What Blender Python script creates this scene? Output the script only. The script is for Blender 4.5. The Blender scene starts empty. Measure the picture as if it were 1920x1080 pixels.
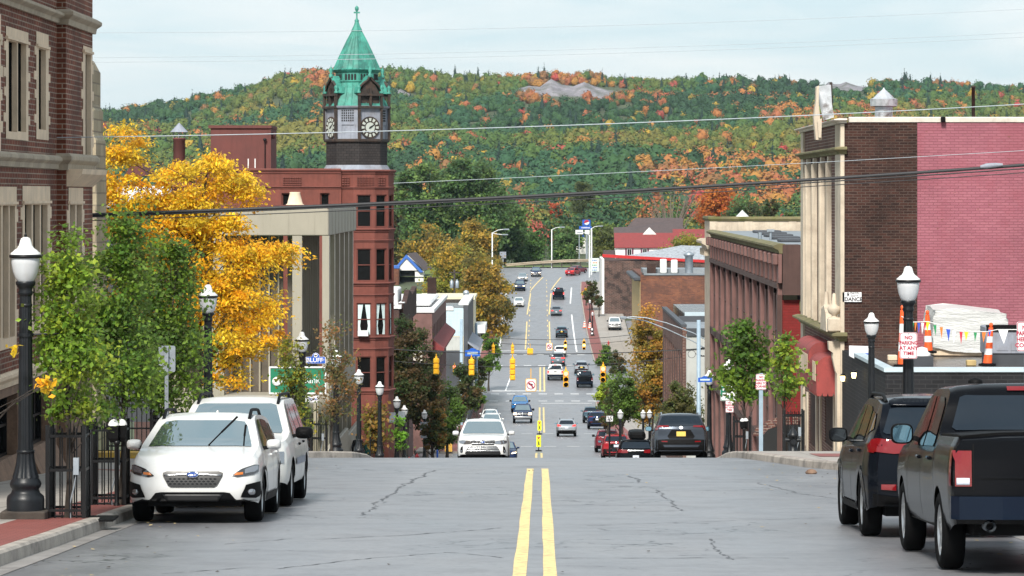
# street scene
HAZE = 0.00004; EXPO = 0.68; SKYB = 0.66; SUNP = 3.6; ROADR = .30; NFOREST = 13500; KQ = 78
import bpy, bmesh, math, random
import numpy as np
from mathutils import Vector, Matrix
from mathutils.bvhtree import BVHTree
from mathutils.geometry import delaunay_2d_cdt
R = math.radians
rng = random.Random(7)
nr = np.random.RandomState(11)
S = bpy.context.scene
COL = S.collection
F, CX, CY = 6400.0, 1013.0, 365.0          # focal length in photo pixels, vanishing point of the street


def W(x, y, d):
    """photo pixel at distance d -> point in the place (eye at the origin, Y down the street)"""
    return Vector(((x - CX) / F * d, d, -(y - CY) / F * d))


def lin(r, g, b):
    f = lambda c: (c / 255 / 12.92) if c <= 10.3 else ((c / 255 + .055) / 1.055) ** 2.4
    return (f(r), f(g), f(b))


KD = [-400, -60, 0, 34, 60, 75, 82, 90, 102, 115, 126, 134, 171, 210, 240, 270, 310, 340, 360, 385, 400, 432, 460, 500, 530, 560, 590, 620, 650, 680, 720, 900, 1200, 1500, 3000]
KZ = [1, 0.6, -2.1, -3.83, -5.15, -5.91, -6.32, -7.1, -8.05, -9.03, -9.95, -10.65, -14.0, -17.0, -18.85, -20.2, -21.8, -23.05, -23.7, -23.95, -23.9, -23.2, -22.75, -22.2, -21.3, -19.7, -17.95, -16.3, -15.25, -14.85, -14.7, -14.4, -14, -14, -14]
ZD, ZV = np.array(KD, float), np.array(KZ, float)
ZH = np.diff(ZD); ZS = np.diff(ZV) / ZH
ZM = np.zeros(len(ZD)); ZM[0] = ZS[0]; ZM[-1] = ZS[-1]
for _i in range(1, len(ZD) - 1):
    if ZS[_i - 1] * ZS[_i] > 0:
        w1, w2 = 2 * ZH[_i] + ZH[_i - 1], ZH[_i] + 2 * ZH[_i - 1]
        ZM[_i] = (w1 + w2) / (w1 / ZS[_i - 1] + w2 / ZS[_i])


def zr(d):
    """height of the carriageway at distance d"""
    i = int(min(max(np.searchsorted(ZD, d) - 1, 0), len(ZH) - 1))
    t = (d - ZD[i]) / ZH[i]; h = ZH[i]
    return float((2*t**3-3*t*t+1)*ZV[i] + (t**3-2*t*t+t)*h*ZM[i] + (-2*t**3+3*t*t)*ZV[i+1] + (t**3-t*t)*h*ZM[i+1])


# ------------------------------------------------------------------ materials
class NT:
    def __init__(s, m):
        s.t = m.node_tree; s.n = s.t.nodes; s.l = s.t.links; s.n.clear()
        s.out = s.n.new('ShaderNodeOutputMaterial')

    def add(s, typ, ins=None, **kw):
        n = s.n.new(typ)
        for k, v in kw.items(): setattr(n, k, v)
        for k, v in (ins or {}).items():
            i = n.inputs[k]
            if hasattr(v, 'is_output'): s.l.new(v, i)
            else: i.default_value = v
        return n

    def mix(s, a, b, f, mode='MIX'):
        n = s.n.new('ShaderNodeMix'); n.data_type = 'RGBA'; n.blend_type = mode
        for i, v in ((n.inputs[0], f), (n.inputs[6], a), (n.inputs[7], b)):
            if hasattr(v, 'is_output'): s.l.new(v, i)
            else: i.default_value = v if isinstance(v, (int, float)) else (*v[:3], 1)
        return n.outputs[2]

    def ramp(s, v, *st):
        n = s.n.new('ShaderNodeValToRGB'); s.l.new(v, n.inputs[0])
        e = n.color_ramp.elements
        while len(e) < len(st): e.new(.5)
        for q, (p, c) in zip(e, st):
            q.position = p; q.color = (c, c, c, 1) if isinstance(c, (int, float)) else (*c, 1)
        return n.outputs[0]

    def math(s, op, a, b=0.0):
        n = s.n.new('ShaderNodeMath'); n.operation = op
        for i, v in ((n.inputs[0], a), (n.inputs[1], b)):
            if hasattr(v, 'is_output'): s.l.new(v, i)
            else: i.default_value = v
        return n.outputs[0]

    def pos(s, local=True):
        return s.n.new('ShaderNodeTexCoord').outputs['Object'] if local else s.n.new('ShaderNodeNewGeometry').outputs['Position']

    def noise(s, vec, scale, detail=4, rough=.6):
        return s.add('ShaderNodeTexNoise', {'Vector': vec, 'Scale': scale, 'Detail': detail, 'Roughness': rough}).outputs[0]

    def scalev(s, vec, sc):
        return s.add('ShaderNodeVectorMath', {0: vec, 1: sc}, operation='MULTIPLY').outputs[0]

    def bsdf(s, **kw):
        b = s.add('ShaderNodeBsdfPrincipled', {k.replace('_', ' '): v for k, v in kw.items()})
        s.l.new(b.outputs[0], s.out.inputs[0]); return b

    def bump(s, b, h, st=.3, dist=.02):
        n = s.add('ShaderNodeBump', {'Strength': st, 'Distance': dist, 'Height': h}); s.l.new(n.outputs[0], b.inputs['Normal'])


def newmat(name):
    m = bpy.data.materials.new(name); m.use_nodes = True
    return m, NT(m)


def pm(name, col, rough=.7, var=.25, scale=2.0, metal=0., bump=0., streak=0., fine=30., spec=.5, coat=0., dirt=None, dirtamt=.4):
    """a plain material with blotches, fine grain and (streak) rain-washed vertical weathering of its own colour"""
    m, n = newmat(name)
    p = n.pos()
    a = n.noise(p, scale, 5); f = n.noise(p, fine, 3)
    lo = tuple(c * (1 - var) for c in col); hi = tuple(min(1, c * (1 + var)) for c in col)
    c = n.mix(lo, hi, n.ramp(a, (.3, 0.), (.7, 1.)))
    c = n.mix(c, tuple(x * .8 for x in col), n.math('MULTIPLY', n.ramp(f, (.4, 0.), (.75, 1.)), min(1, var * 1.6)))
    if streak:
        v = n.noise(n.scalev(p, (3., 3., .25)), 1.6, 5, .7)
        c = n.mix(c, tuple(x * .45 for x in col), n.math('MULTIPLY', n.ramp(v, (.5, 0.), (.75, 1.)), streak))
    if dirt:
        v = n.noise(p, scale * .7, 6, .7)
        c = n.mix(c, dirt, n.math('MULTIPLY', n.ramp(v, (.48, 0.), (.62, 1.)), dirtamt))
    b = n.bsdf(Base_Color=c, Metallic=metal, Specular_IOR_Level=spec, Coat_Weight=coat, Coat_Roughness=.05)
    n.l.new(n.math('ADD', n.math('MULTIPLY', n.math('SUBTRACT', a, .5), .2), rough), b.inputs['Roughness'])
    if bump: n.bump(b, n.noise(p, fine, 4), bump, .02)
    return m


def brickmat(name, c1, c2, mortar, bw=.22, bh=.075, mort=.009, rough=.85, patch=None, patchamt=.5, pscale=.5, bump=.5, chips=None, dark=.35):
    """bricks laid on axis aligned walls: u = x + y, v = z"""
    m, n = newmat(name)
    p = n.pos()
    sp = n.add('ShaderNodeSeparateXYZ', {0: p})
    u = n.math('ADD', sp.outputs[0], sp.outputs[1])
    v = n.add('ShaderNodeCombineXYZ', {0: u, 1: sp.outputs[2], 2: 0.}).outputs[0]
    br = n.add('ShaderNodeTexBrick', {'Vector': v, 'Color1': (*c1, 1), 'Color2': (*c2, 1), 'Mortar': (*mortar, 1), 'Scale': 1., 'Mortar Size': mort, 'Mortar Smooth': .2, 'Bias': 0., 'Brick Width': bw, 'Row Height': bh})
    c = br.outputs[0]
    a = n.noise(p, pscale, 6, .65)
    c = n.mix(c, (1 - dark,) * 3, n.ramp(a, (.35, 1.), (.6, 0.)), 'MULTIPLY')
    if patch: c = n.mix(c, patch, n.math('MULTIPLY', n.ramp(n.noise(p, pscale * 1.7, 7, .7), (.48, 0.), (.6, 1.)), patchamt))
    if chips:
        ch = n.noise(n.scalev(v, (1., 2.2, 1.)), 5.5, 3, .6)
        c = n.mix(c, chips, n.ramp(ch, (.66, 0.), (.7, .9)))
    b = n.bsdf(Base_Color=c, Roughness=rough, Specular_IOR_Level=.25)
    h = n.math('ADD', n.math('MULTIPLY', br.outputs[1], -1.), n.math('MULTIPLY', n.noise(p, 40, 3), .4))
    n.bump(b, h, bump, .012)
    return m


def leafmat(name, trans=.35, rough=.55):
    m, n = newmat(name)
    at = n.add('ShaderNodeAttribute', attribute_name='tint')
    d = n.add('ShaderNodeBsdfPrincipled', {'Base Color': at.outputs[0], 'Roughness': rough, 'Specular IOR Level': .3})
    tr = n.add('ShaderNodeBsdfTranslucent', {'Color': n.mix(at.outputs[0], (1., 1., .55), .25)})
    mx = n.add('ShaderNodeMixShader', {0: trans, 1: d.outputs[0], 2: tr.outputs[0]})
    n.l.new(mx.outputs[0], n.out.inputs[0])
    return m


def emit(name, col, st):
    m, n = newmat(name)
    e = n.add('ShaderNodeEmission', {'Color': (*col, 1), 'Strength': st}); n.l.new(e.outputs[0], n.out.inputs[0])
    return m


# ------------------------------------------------------------------ mesh builder and objects
class MB:
    def __init__(s): s.v = []; s.f = []; s.m = []; s.sm = []

    def add(s, vs, fs, mi=0, smooth=False):
        o = len(s.v); s.v.extend(tuple(v) for v in vs)
        for f in fs: s.f.append([o + i for i in f]); s.m.append(mi); s.sm.append(smooth)
        return s

    def box(s, x0, x1, y0, y1, z0, z1, mi=0, rot=None, at=None):
        vs = [Vector((x, y, z)) for z in (z0, z1) for y in (y0, y1) for x in (x0, x1)]
        if rot is not None: vs = [rot @ v for v in vs]
        if at is not None: vs = [v + Vector(at) for v in vs]
        return s.add(vs, [(0, 2, 3, 1), (4, 5, 7, 6), (0, 1, 5, 4), (2, 6, 7, 3), (0, 4, 6, 2), (1, 3, 7, 5)], mi)

    def bbox(s, x0, x1, y0, y1, z0, z1, b=.02, mi=0):
        """a box with chamfered edges"""
        b = min(b, (x1-x0)*.45, (y1-y0)*.45, (z1-z0)*.45)
        lv = []
        for z, i in ((z0, b), (z0 + b, 0), (z1 - b, 0), (z1, b)):
            X0, X1, Y0, Y1 = x0 + i, x1 - i, y0 + i, y1 - i
            lv.append([(X0+b, Y0, z), (X1-b, Y0, z), (X1, Y0+b, z), (X1, Y1-b, z), (X1-b, Y1, z), (X0+b, Y1, z), (X0, Y1-b, z), (X0, Y0+b, z)])
        return s.rings(lv, mi=mi)

    def rings(s, lv, mi=0, smooth=False, cap=True, closed=True):
        k = len(lv[0]); vs = [p for l in lv for p in l]; fs = []
        for i in range(len(lv) - 1):
            for j in range(k if closed else k - 1):
                fs.append((i*k+j, i*k+(j+1) % k, (i+1)*k+(j+1) % k, (i+1)*k+j))
        s.add(vs, fs, mi, smooth)
        if cap:
            s.add(lv[0], [tuple(reversed(range(k)))], mi); s.add(lv[-1], [tuple(range(k))], mi)
        return s

    def lathe(s, prof, seg=16, at=(0, 0, 0), mi=0, smooth=True, phase=0., cap=True, axis='z'):
        lv = []
        for r, z in prof:
            ring = []
            for j in range(seg):
                a = phase + 2 * math.pi * j / seg
                c, q = r * math.cos(a), r * math.sin(a)
                ring.append((at[0]+c, at[1]+q, at[2]+z) if axis == 'z' else ((at[0]+z, at[1]+c, at[2]+q) if axis == 'x' else (at[0]-c, at[1]+z, at[2]+q)))
            lv.append(ring)
        return s.rings(lv, mi, smooth, cap)

    def tube(s, pts, r, seg=8, mi=0, cap=True):
        pts = [Vector(p) for p in pts]; n = len(pts)
        rr = r if isinstance(r, (list, tuple)) else [r] * n
        lv = []; up = Vector((0, 0, 1)); a = None
        for i, p in enumerate(pts):
            t = (pts[min(i+1, n-1)] - pts[max(i-1, 0)]).normalized()
            if a is None: a = t.cross(up if abs(t.z) < .95 else Vector((1, 0, 0))).normalized()
            else: a = (a - t * a.dot(t)).normalized()
            b = t.cross(a)
            lv.append([p + a * math.cos(2*math.pi*j/seg) * rr[i] + b * math.sin(2*math.pi*j/seg) * rr[i] for j in range(seg)])
        return s.rings(lv, mi, True, cap)

    def poly(s, pts, mi=0): return s.add(pts, [tuple(range(len(pts)))], mi)

    def prism(s, pts, ax, mi=0):
        """polygon (3-D points) pushed along the vector ax"""
        ax = Vector(ax); a = [Vector(p) for p in pts]
        return s.rings([a, [p + ax for p in a]], mi)

    def sheet(s, rows, mi=0, smooth=False):
        return s.rings(rows, mi, smooth, cap=False, closed=False)

    def build(s, name, mats, parent=None, world=True, **tags):
        me = bpy.data.meshes.new(name)
        off = parent_loc(parent) if (parent is not None and world) else Vector((0, 0, 0))
        vs = np.array([tuple(v) for v in s.v], float) - np.array(off)
        me.from_pydata(vs.tolist(), [], s.f)
        for mm in (mats if isinstance(mats, (list, tuple)) else [mats]): me.materials.append(mm)
        me.polygons.foreach_set('material_index', s.m); me.polygons.foreach_set('use_smooth', s.sm)
        bm = bmesh.new(); bm.from_mesh(me)
        if not tags.pop('open', False): bmesh.ops.recalc_face_normals(bm, faces=bm.faces)
        bm.to_mesh(me); bm.free(); me.update()
        return link(name, me, parent, **tags)


def parent_loc(p):
    l = Vector((0, 0, 0))
    while p is not None: l += p.location; p = p.parent
    return l


def link(name, data, parent=None, label=None, cat=None, group=None, kind=None):
    o = bpy.data.objects.new(name, data); COL.objects.link(o)
    if parent is not None: o.parent = parent
    if label: o['label'] = label
    if cat: o['category'] = cat
    if group: o['group'] = group
    if kind: o['kind'] = kind
    return o


def thing(name, label, cat, loc=(0, 0, 0), rz=0., group=None):
    o = link(name, None, None, label, cat, group)
    o.location = loc; o.rotation_euler = (0, 0, rz); o.empty_display_size = .3
    return o


def kids(o): return [c for c in COL.objects if c.parent == o]


def dup(root, loc, rz=0., label=None, group=None, scale=None, swap=None):
    """copy a thing with its parts and their sub-parts; swap = {old material: new material} per copy"""
    def cp(o, par):
        c = o.copy(); COL.objects.link(c); c.parent = par
        if swap and o.type == 'MESH':
            for i, sl in enumerate(o.material_slots):
                if sl.material and sl.material.name in swap:
                    c.material_slots[i].link = 'OBJECT'; c.material_slots[i].material = swap[sl.material.name]
        for k in CH.get(o.name, []): cp(k, c)
        return c
    CH = {}
    for o in COL.objects:
        if o.parent is not None: CH.setdefault(o.parent.name, []).append(o)
    r = cp(root, None)
    r.location = loc; r.rotation_euler = (0, 0, rz)
    if scale: r.scale = scale if isinstance(scale, (tuple, list)) else (scale,) * 3
    if label: r['label'] = label
    if group: r['group'] = group
    return r


def text(txt, size, mat, loc, rot, parent, name='lettering', ext=.003, align='CENTER', sx=1., bold=0.):
    c = bpy.data.curves.new('t', 'FONT'); c.body = txt; c.size = size; c.align_x = align; c.align_y = 'CENTER'; c.extrude = ext; c.offset = bold; c.space_line = 1.0; c.resolution_u = 3
    t = bpy.data.objects.new('t', c); COL.objects.link(t)
    dg = bpy.context.evaluated_depsgraph_get()
    me = bpy.data.meshes.new_from_object(t.evaluated_get(dg))
    bpy.data.objects.remove(t); bpy.data.curves.remove(c)
    M = Matrix.Translation(Vector(loc) - parent_loc(parent)) @ rot.to_4x4() @ Matrix.Diagonal((sx, 1, 1, 1))
    me.transform(M); me.materials.clear(); me.materials.append(mat)
    return link(name, me, parent)


FACE_CAM = Matrix.Rotation(R(90), 3, 'X')                      # text that reads from -Y
FACE_XP = Matrix.Rotation(R(90), 3, 'Z') @ FACE_CAM           # text that reads from +X
FACE_XN = Matrix.Rotation(R(-90), 3, 'Z') @ FACE_CAM          # text that reads from -X

# ------------------------------------------------------------------ material library
M = {}
M['black_metal'] = pm('black painted metal', (.006, .0065, .0075), .4, .3, 6, spec=.3)
M['dark_iron'] = pm('dark iron', (.007, .0085, .011), .42, .3, 8, bump=.1, spec=.35)
M['galv'] = pm('galvanised steel', (.32, .36, .40), .45, .15, 4, metal=.6)
M['pole_blue'] = pm('blue grey pole paint', (.27, .36, .44), .5, .12, 3)
M['pole_white'] = pm('pale pole paint', (.62, .64, .64), .5, .1, 3)
M['white_paint'] = pm('white paint', (.70, .70, .69), .5, .08, 3)
M['rubber'] = pm('tyre rubber', (.005, .005, .0055), .85, .3, 8, spec=.1)
M['black_plastic'] = pm('black plastic', (.005, .005, .0055), .6, .15, 6, spec=.1)
M['rim'] = pm('alloy rim', (.45, .46, .47), .3, .1, 5, metal=.8)
M['chrome'] = pm('chrome', (.55, .56, .57), .30, .05, 5, metal=1.)
M['red_paint'] = pm('red enamel', (.45, .02, .02), .35, .15, 6)
M['sig_yellow'] = pm('signal yellow', (.85, .44, .016), .4, .1, 6)
M['sign_white'] = pm('sign white', (.74, .73, .75), .45, .06, 5)
M['sign_red'] = pm('sign red', (.38, .02, .05), .45, .05, 5)
M['sign_black'] = pm('sign black', (.015, .015, .015), .5, .05, 5)
M['sign_blue'] = pm('sign blue', (.01, .09, .45), .4, .06, 5)
M['sign_green'] = pm('sign green', (.01, .17, .09), .45, .06, 5)
M['sign_lime'] = pm('fluorescent sign yellow', (.78, .85, .02), .5, .04, 5)
M['orange'] = pm('cone orange', (.80, .10, .015), .5, .1, 6)
M['refl_white'] = pm('reflective white band', (.75, .75, .75), .4, .05, 6)
M['wire'] = pm('cable jacket', (.022, .023, .026), .6, .2, 3)
M['wire_pale'] = pm('bare aluminium cable', (.36, .41, .45), .4, .1, 3)
M['bark'] = pm('bark', (.045, .035, .028), .9, .35, 6, bump=.5, fine=20)
M['bark_pale'] = pm('pale bark', (.16, .13, .10), .9, .3, 6, bump=.4, fine=20)
M['leaf'] = leafmat('leaves')
M['leaf_far'] = leafmat('far foliage', .06, .8)
M['skin'] = pm('skin', (.52, .32, .24), .5, .05, 8)
M['dark_glass'] = None


def glassmat(name, col, refl, tint=(.8, .9, .95), rough=.04, spec=.6):
    m, n = newmat(name)
    p = n.pos()
    c = n.mix(tuple(c * .6 for c in col), tuple(c * 1.3 for c in col), n.noise(p, 1.3, 3))
    d = n.add('ShaderNodeBsdfPrincipled', {'Base Color': c, 'Roughness': rough, 'Specular IOR Level': spec})
    g = n.add('ShaderNodeBsdfGlossy', {'Color': (*tint, 1), 'Roughness': rough})
    mx = n.add('ShaderNodeMixShader', {0: refl, 1: d.outputs[0], 2: g.outputs[0]}); n.l.new(mx.outputs[0], n.out.inputs[0])
    return m


M['dark_glass'] = glassmat('dark window glass', (.007, .007, .007), .010, spec=0.)
M['car_glass'] = glassmat('tinted car glass', (.008, .009, .011), .04)
M['screen_glass'] = glassmat('windscreen glass', (.05, .06, .065), .42, (.72, .88, .92))
M['rear_glass'] = glassmat('rear glass', (.008, .012, .018), .03, (.5, .7, .9), spec=.25)
M['globe'] = None
_m, _n = newmat('prismatic lamp globe')
_p = _n.pos(); _sp = _n.add('ShaderNodeSeparateXYZ', {0: _p})
_w = _n.add('ShaderNodeTexWave', {'Vector': _p, 'Scale': 22., 'Distortion': .3}, bands_direction='Z').outputs[1]
_b = _n.bsdf(Base_Color=_n.mix((.62, .64, .67), (.76, .77, .78), _w), Roughness=.15, Transmission_Weight=.3)
M['globe'] = _m


def paint(name, col, metal=.0, rough=.32, coat=.55):
    m, n = newmat(name)
    p = n.pos()
    a = n.noise(p, 1.7, 4)
    sp = n.add('ShaderNodeSeparateXYZ', {0: p})
    c = n.mix(tuple(x * .92 for x in col), tuple(min(1, x * 1.06) for x in col), a)
    grime = n.math('MULTIPLY', n.ramp(sp.outputs[2], (.15, 1.), (.55, 0.)), n.ramp(n.noise(p, 7, 5), (.35, .1), (.75, .7)))
    c = n.mix(c, (.16, .145, .13), n.math('MULTIPLY', grime, .6 if max(col) > .1 else .22))      # road dirt thrown up along the sills
    n.bsdf(Base_Color=c, Metallic=metal, Roughness=rough if max(col) > .1 else .2, Specular_IOR_Level=.2 if max(col) > .1 else .03, Coat_Weight=coat if max(col) > .1 else coat * .25, Coat_Roughness=.03)
    return m


P = {k: paint('car paint ' + k, *v) for k, v in {
    'white': ((.62, .62, .61),), 'old_white': ((.58, .58, .56), 0., .35, .4), 'black': ((.0035, .004, .0055),), 'navy_black': ((.004, .0055, .009),),
    'charcoal': ((.055, .066, .084), .3), 'red': ((.30, .012, .02),), 'silver': ((.38, .41, .44), .6), 'blue': ((.02, .16, .42), .2), 'navy': ((.02, .035, .09), .2),
    'grey': ((.14, .17, .19), .4), 'maroon': ((.16, .01, .025), .1), 'teal': ((.05, .09, .12), .3)}.items()}
# ------------------------------------------------------------------ camera, sky, sun
S.render.engine = 'CYCLES'
cam = bpy.data.cameras.new('camera'); co = bpy.data.objects.new('camera', cam); COL.objects.link(co)
co.location = (0, 0, 0); co.rotation_euler = (R(90), 0, 0)
cam.sensor_width = 36; cam.lens = 36 * F / 1920
cam.shift_x = (960 - CX) / 1920; cam.shift_y = -(540 - CY) / 1920
cam.clip_start = .5; cam.clip_end = 9000
S.camera = co
S.view_settings.view_transform = 'Standard'; S.view_settings.look = 'None'; S.view_settings.gamma = 1; S.view_settings.exposure = EXPO
S.cycles.use_denoising = True
S.cycles.max_bounces = 6; S.cycles.transparent_max_bounces = 8

wd = bpy.data.worlds.new('World'); S.world = wd; wd.use_nodes = True
n = wd.node_tree.nodes; l = wd.node_tree.links; n.clear()
SUN_EL, SUN_AZ = 42, 192      # high, thinly veiled sun behind and to the left
sky = n.new('ShaderNodeTexSky'); sky.sky_type = 'NISHITA'; sky.sun_disc = False
sky.sun_elevation = R(SUN_EL); sky.sun_rotation = R(SUN_AZ); sky.air_density = 1.; sky.dust_density = 1.5; sky.ozone_density = 1.5
bg1 = n.new('ShaderNodeBackground'); bg1.inputs[1].default_value = .12; l.new(sky.outputs[0], bg1.inputs[0])
tc = n.new('ShaderNodeTexCoord')
mp = n.new('ShaderNodeMapping'); mp.inputs[3].default_value = (2.2, 2.2, 13.); l.new(tc.outputs['Generated'], mp.inputs[0])
nz = n.new('ShaderNodeTexNoise'); nz.inputs['Scale'].default_value = 4.2; nz.inputs['Detail'].default_value = 7; nz.inputs['Roughness'].default_value = .55; nz.inputs['Distortion'].default_value = .6
l.new(mp.outputs[0], nz.inputs[0])
rp = n.new('ShaderNodeValToRGB'); rp.color_ramp.elements[0].position = .36; rp.color_ramp.elements[1].position = .64
rp.color_ramp.elements[0].color = (.66, .81, .88, 1); rp.color_ramp.elements[1].color = (.86, .92, .95, 1)
l.new(nz.outputs[0], rp.inputs[0])
bg2 = n.new('ShaderNodeBackground'); bg2.inputs[1].default_value = SKYB; l.new(rp.outputs[0], bg2.inputs[0])
ms = n.new('ShaderNodeMixShader'); ms.inputs[0].default_value = .86      # a nearly closed sheet of thin cloud
l.new(bg1.outputs[0], ms.inputs[1]); l.new(bg2.outputs[0], ms.inputs[2])
wo = n.new('ShaderNodeOutputWorld'); l.new(ms.outputs[0], wo.inputs[0])

sl = bpy.data.lights.new('sun', 'SUN'); sl.energy = SUNP; sl.angle = R(11); sl.color = (1., .95, .87)
so = bpy.data.objects.new('sun', sl); COL.objects.link(so)
_a = R(SUN_AZ)   # sky rotation is clockwise from +Y
_sd = Vector((math.sin(_a) * math.cos(R(SUN_EL)), math.cos(_a) * math.cos(R(SUN_EL)), math.sin(R(SUN_EL))))
so.rotation_euler = _sd.to_track_quat('Z', 'Y').to_euler(); so.location = (-20, -20, 60)

# ------------------------------------------------------------------ ground materials
m, n_ = newmat('damp asphalt'); q = n_.pos()
big = n_.noise(n_.scalev(q, (.5, .12, .5)), 1.2, 6, .6); med = n_.noise(q, 1.1, 6, .65); fin = n_.noise(q, 45, 3)
speck = n_.add('ShaderNodeTexVoronoi', {'Vector': q, 'Scale': 60.}).outputs[0]
c = n_.mix((.185, .186, .200), (.235, .235, .245), n_.ramp(big, (.35, 0.), (.7, 1.)))
c = n_.mix(c, (.145, .146, .158), n_.math('MULTIPLY', n_.ramp(med, (.5, 0.), (.68, 1.)), .5))
sq_ = n_.add('ShaderNodeSeparateXYZ', {0: q}).outputs; sx_ = sq_[0]; mid = n_.noise(q, 9, 5, .7)
c = n_.mix(c, (.09, .09, .098), n_.math('MULTIPLY', n_.ramp(mid, (.48, 0.), (.72, 1.)), .5))
lane = n_.math('MULTIPLY', n_.ramp(n_.math('ABSOLUTE', n_.math('MULTIPLY', sx_, .1)), (.26, 0.), (.46, 1.)), n_.ramp(n_.noise(n_.scalev(q, (.5, .16, .5)), 1.5, 5, .65), (.32, .15), (.62, 1.)))
c = n_.mix(c, (.07, .07, .078), n_.math('MULTIPLY', n_.math('MULTIPLY', lane, n_.ramp(n_.math('MULTIPLY', sq_[1], .005), (.42, .62), (.6, 0.))), 1.))      # damp strips where cars park
c = n_.mix(c, (.28, .28, .29), n_.math('MULTIPLY', n_.ramp(speck, (.05, 1.), (.22, 0.)), .45))
# cracks and tar seams
v1 = n_.add('ShaderNodeTexVoronoi', {'Vector': n_.add('ShaderNodeVectorMath', {0: n_.scalev(q, (.16, .085, .1)), 1: n_.add('ShaderNodeTexNoise', {'Vector': q, 'Scale': .55, 'Detail': 5.}).outputs[1]}, operation='ADD').outputs[0], 'Scale': 1.25}, feature='DISTANCE_TO_EDGE').outputs[0]
crk = n_.math('MULTIPLY', n_.ramp(v1, (.003, 1.), (.011, 0.)), n_.ramp(n_.noise(q, .23, 3), (.47, 0.), (.56, 1.)))
c = n_.mix(c, (.012, .013, .014), n_.math('MULTIPLY', crk, .85))
b = n_.bsdf(Base_Color=c, Specular_IOR_Level=.5)
rg = n_.math('ADD', n_.math('MULTIPLY', n_.ramp(big, (.3, 0.), (.7, 1.)), .14), ROADR)
n_.l.new(n_.math('ADD', rg, n_.math('MULTIPLY', n_.ramp(med, (.35, 0.), (.7, 1.)), .10)), b.inputs['Roughness'])
n_.bump(b, n_.math('ADD', fin, n_.math('MULTIPLY', speck, .5)), .25, .006)
M['asphalt'] = m


def pavemat(name, col, grid, rough=.75):
    m, n = newmat(name); p = n.pos()
    sp = n.add('ShaderNodeSeparateXYZ', {0: p})
    v = n.add('ShaderNodeCombineXYZ', {0: sp.outputs[0], 1: sp.outputs[1], 2: 0.}).outputs[0]
    br = n.add('ShaderNodeTexBrick', {'Vector': v, 'Color1': (*col, 1), 'Color2': (*[x * .88 for x in col], 1), 'Mortar': (*[x * .35 for x in col], 1), 'Scale': 1., 'Mortar Size': grid[2], 'Mortar Smooth': .1, 'Bias': 0., 'Brick Width': grid[0], 'Row Height': grid[1]}, offset=grid[3])
    c = n.mix(br.outputs[0], tuple(x * .55 for x in col), n.math('MULTIPLY', n.ramp(n.noise(p, 1.3, 6, .7), (.45, 0.), (.7, 1.)), .55))
    c = n.mix(c, tuple(min(1, x * 1.3) for x in col), n.math('MULTIPLY', n.ramp(n.noise(p, 9, 4), (.5, 0.), (.75, 1.)), .4))
    b = n.bsdf(Base_Color=c, Roughness=rough, Specular_IOR_Level=.35)
    n.bump(b, n.math('ADD', n.math('MULTIPLY', br.outputs[1], -.8), n.noise(p, 30, 3)), .3, .01)
    return m


M['walk'] = pavemat('concrete pavement', (.34, .31, .28), (1.5, 1.5, .012, 0.))
M['brick_walk'] = pavemat('red pavement bricks', (.25, .078, .066), (.2, .1, .006, .5), .6)
M['kerb'] = pm('kerb concrete', (.36, .32, .28), .75, .3, 2.2, bump=.4, dirt=(.10, .09, .08), dirtamt=.6)
M['gutter'] = pm('gutter concrete', (.24, .225, .215), .6, .25, 1.5, bump=.3, dirt=(.10, .09, .085), dirtamt=.5)
M['yellow_kerb'] = pm('yellow painted kerb', (.62, .36, .03), .6, .25, 3, dirt=(.2, .17, .12), dirtamt=.5)
M['lawn'] = pm('mown lawn', (.05, .13, .015), .9, .5, 3, bump=.6, fine=60)
M['rough_grass'] = pm('rough grass', (.10, .14, .03), .9, .5, .7, bump=.6, fine=8)
M['earth'] = pm('far ground', (.06, .075, .035), .95, .4, .05)


def linemat(name, col, lo=.25):
    m, n = newmat(name); p = n.pos()
    w = n.ramp(n.noise(p, 7, 7, .8), (.45, 1.), (.68, lo))
    c = n.mix((.09, .09, .09), col, n.math('MULTIPLY', w, n.ramp(n.noise(p, 60, 2), (.3, .8), (.5, 1.))))
    n.bsdf(Base_Color=c, Roughness=.5, Specular_IOR_Level=.4)
    return m


M['line_yellow'] = linemat('worn yellow road paint', (.90, .66, .26))
M['line_white'] = linemat('worn white road paint', (.86, .86, .86), .7)


def drange(a, b, near=1., far=4.):
    o = [a]
    while o[-1] < b - 1e-6: o.append(min(b, o[-1] + (near if o[-1] < 150 else far)))
    return o


def strip(name, a, b, xl, xr, dz, mat, cols=None, near=1., far=4., **tags):
    """a sheet lying on the fall of the street between distances a and b; xl, xr: edges (numbers or functions of d)"""
    mb = MB(); rows = []
    for d in drange(a, b, near, far):
        L_, R_ = (xl(d) if callable(xl) else xl), (xr(d) if callable(xr) else xr)
        rows.append([(L_ + (R_ - L_) * t, d, zr(d) + dz) for t in (cols or (0, 1))])
    mb.sheet(rows)
    return mb.build(name, mat, open=True, **tags) if name else rows


def interp(pts): return lambda d: float(np.interp(d, [p[0] for p in pts], [p[1] for p in pts]))


gx = [-1400, -900, -200, -60, -14, 14, 60, 200, 900, 1400]
mb = MB(); rows = []
for d in list(range(-300, 720, 10)) + [720, 900, 1200, 1500, 2500, 2850]:
    rows.append([(x, d, zr(d) - .45 - (2.2 if (x < -20 and 560 < d < 740) else 0)) for x in gx])
mb.sheet(rows, smooth=True); mb.build('ground', M['earth'], open=True, kind='structure')

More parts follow.
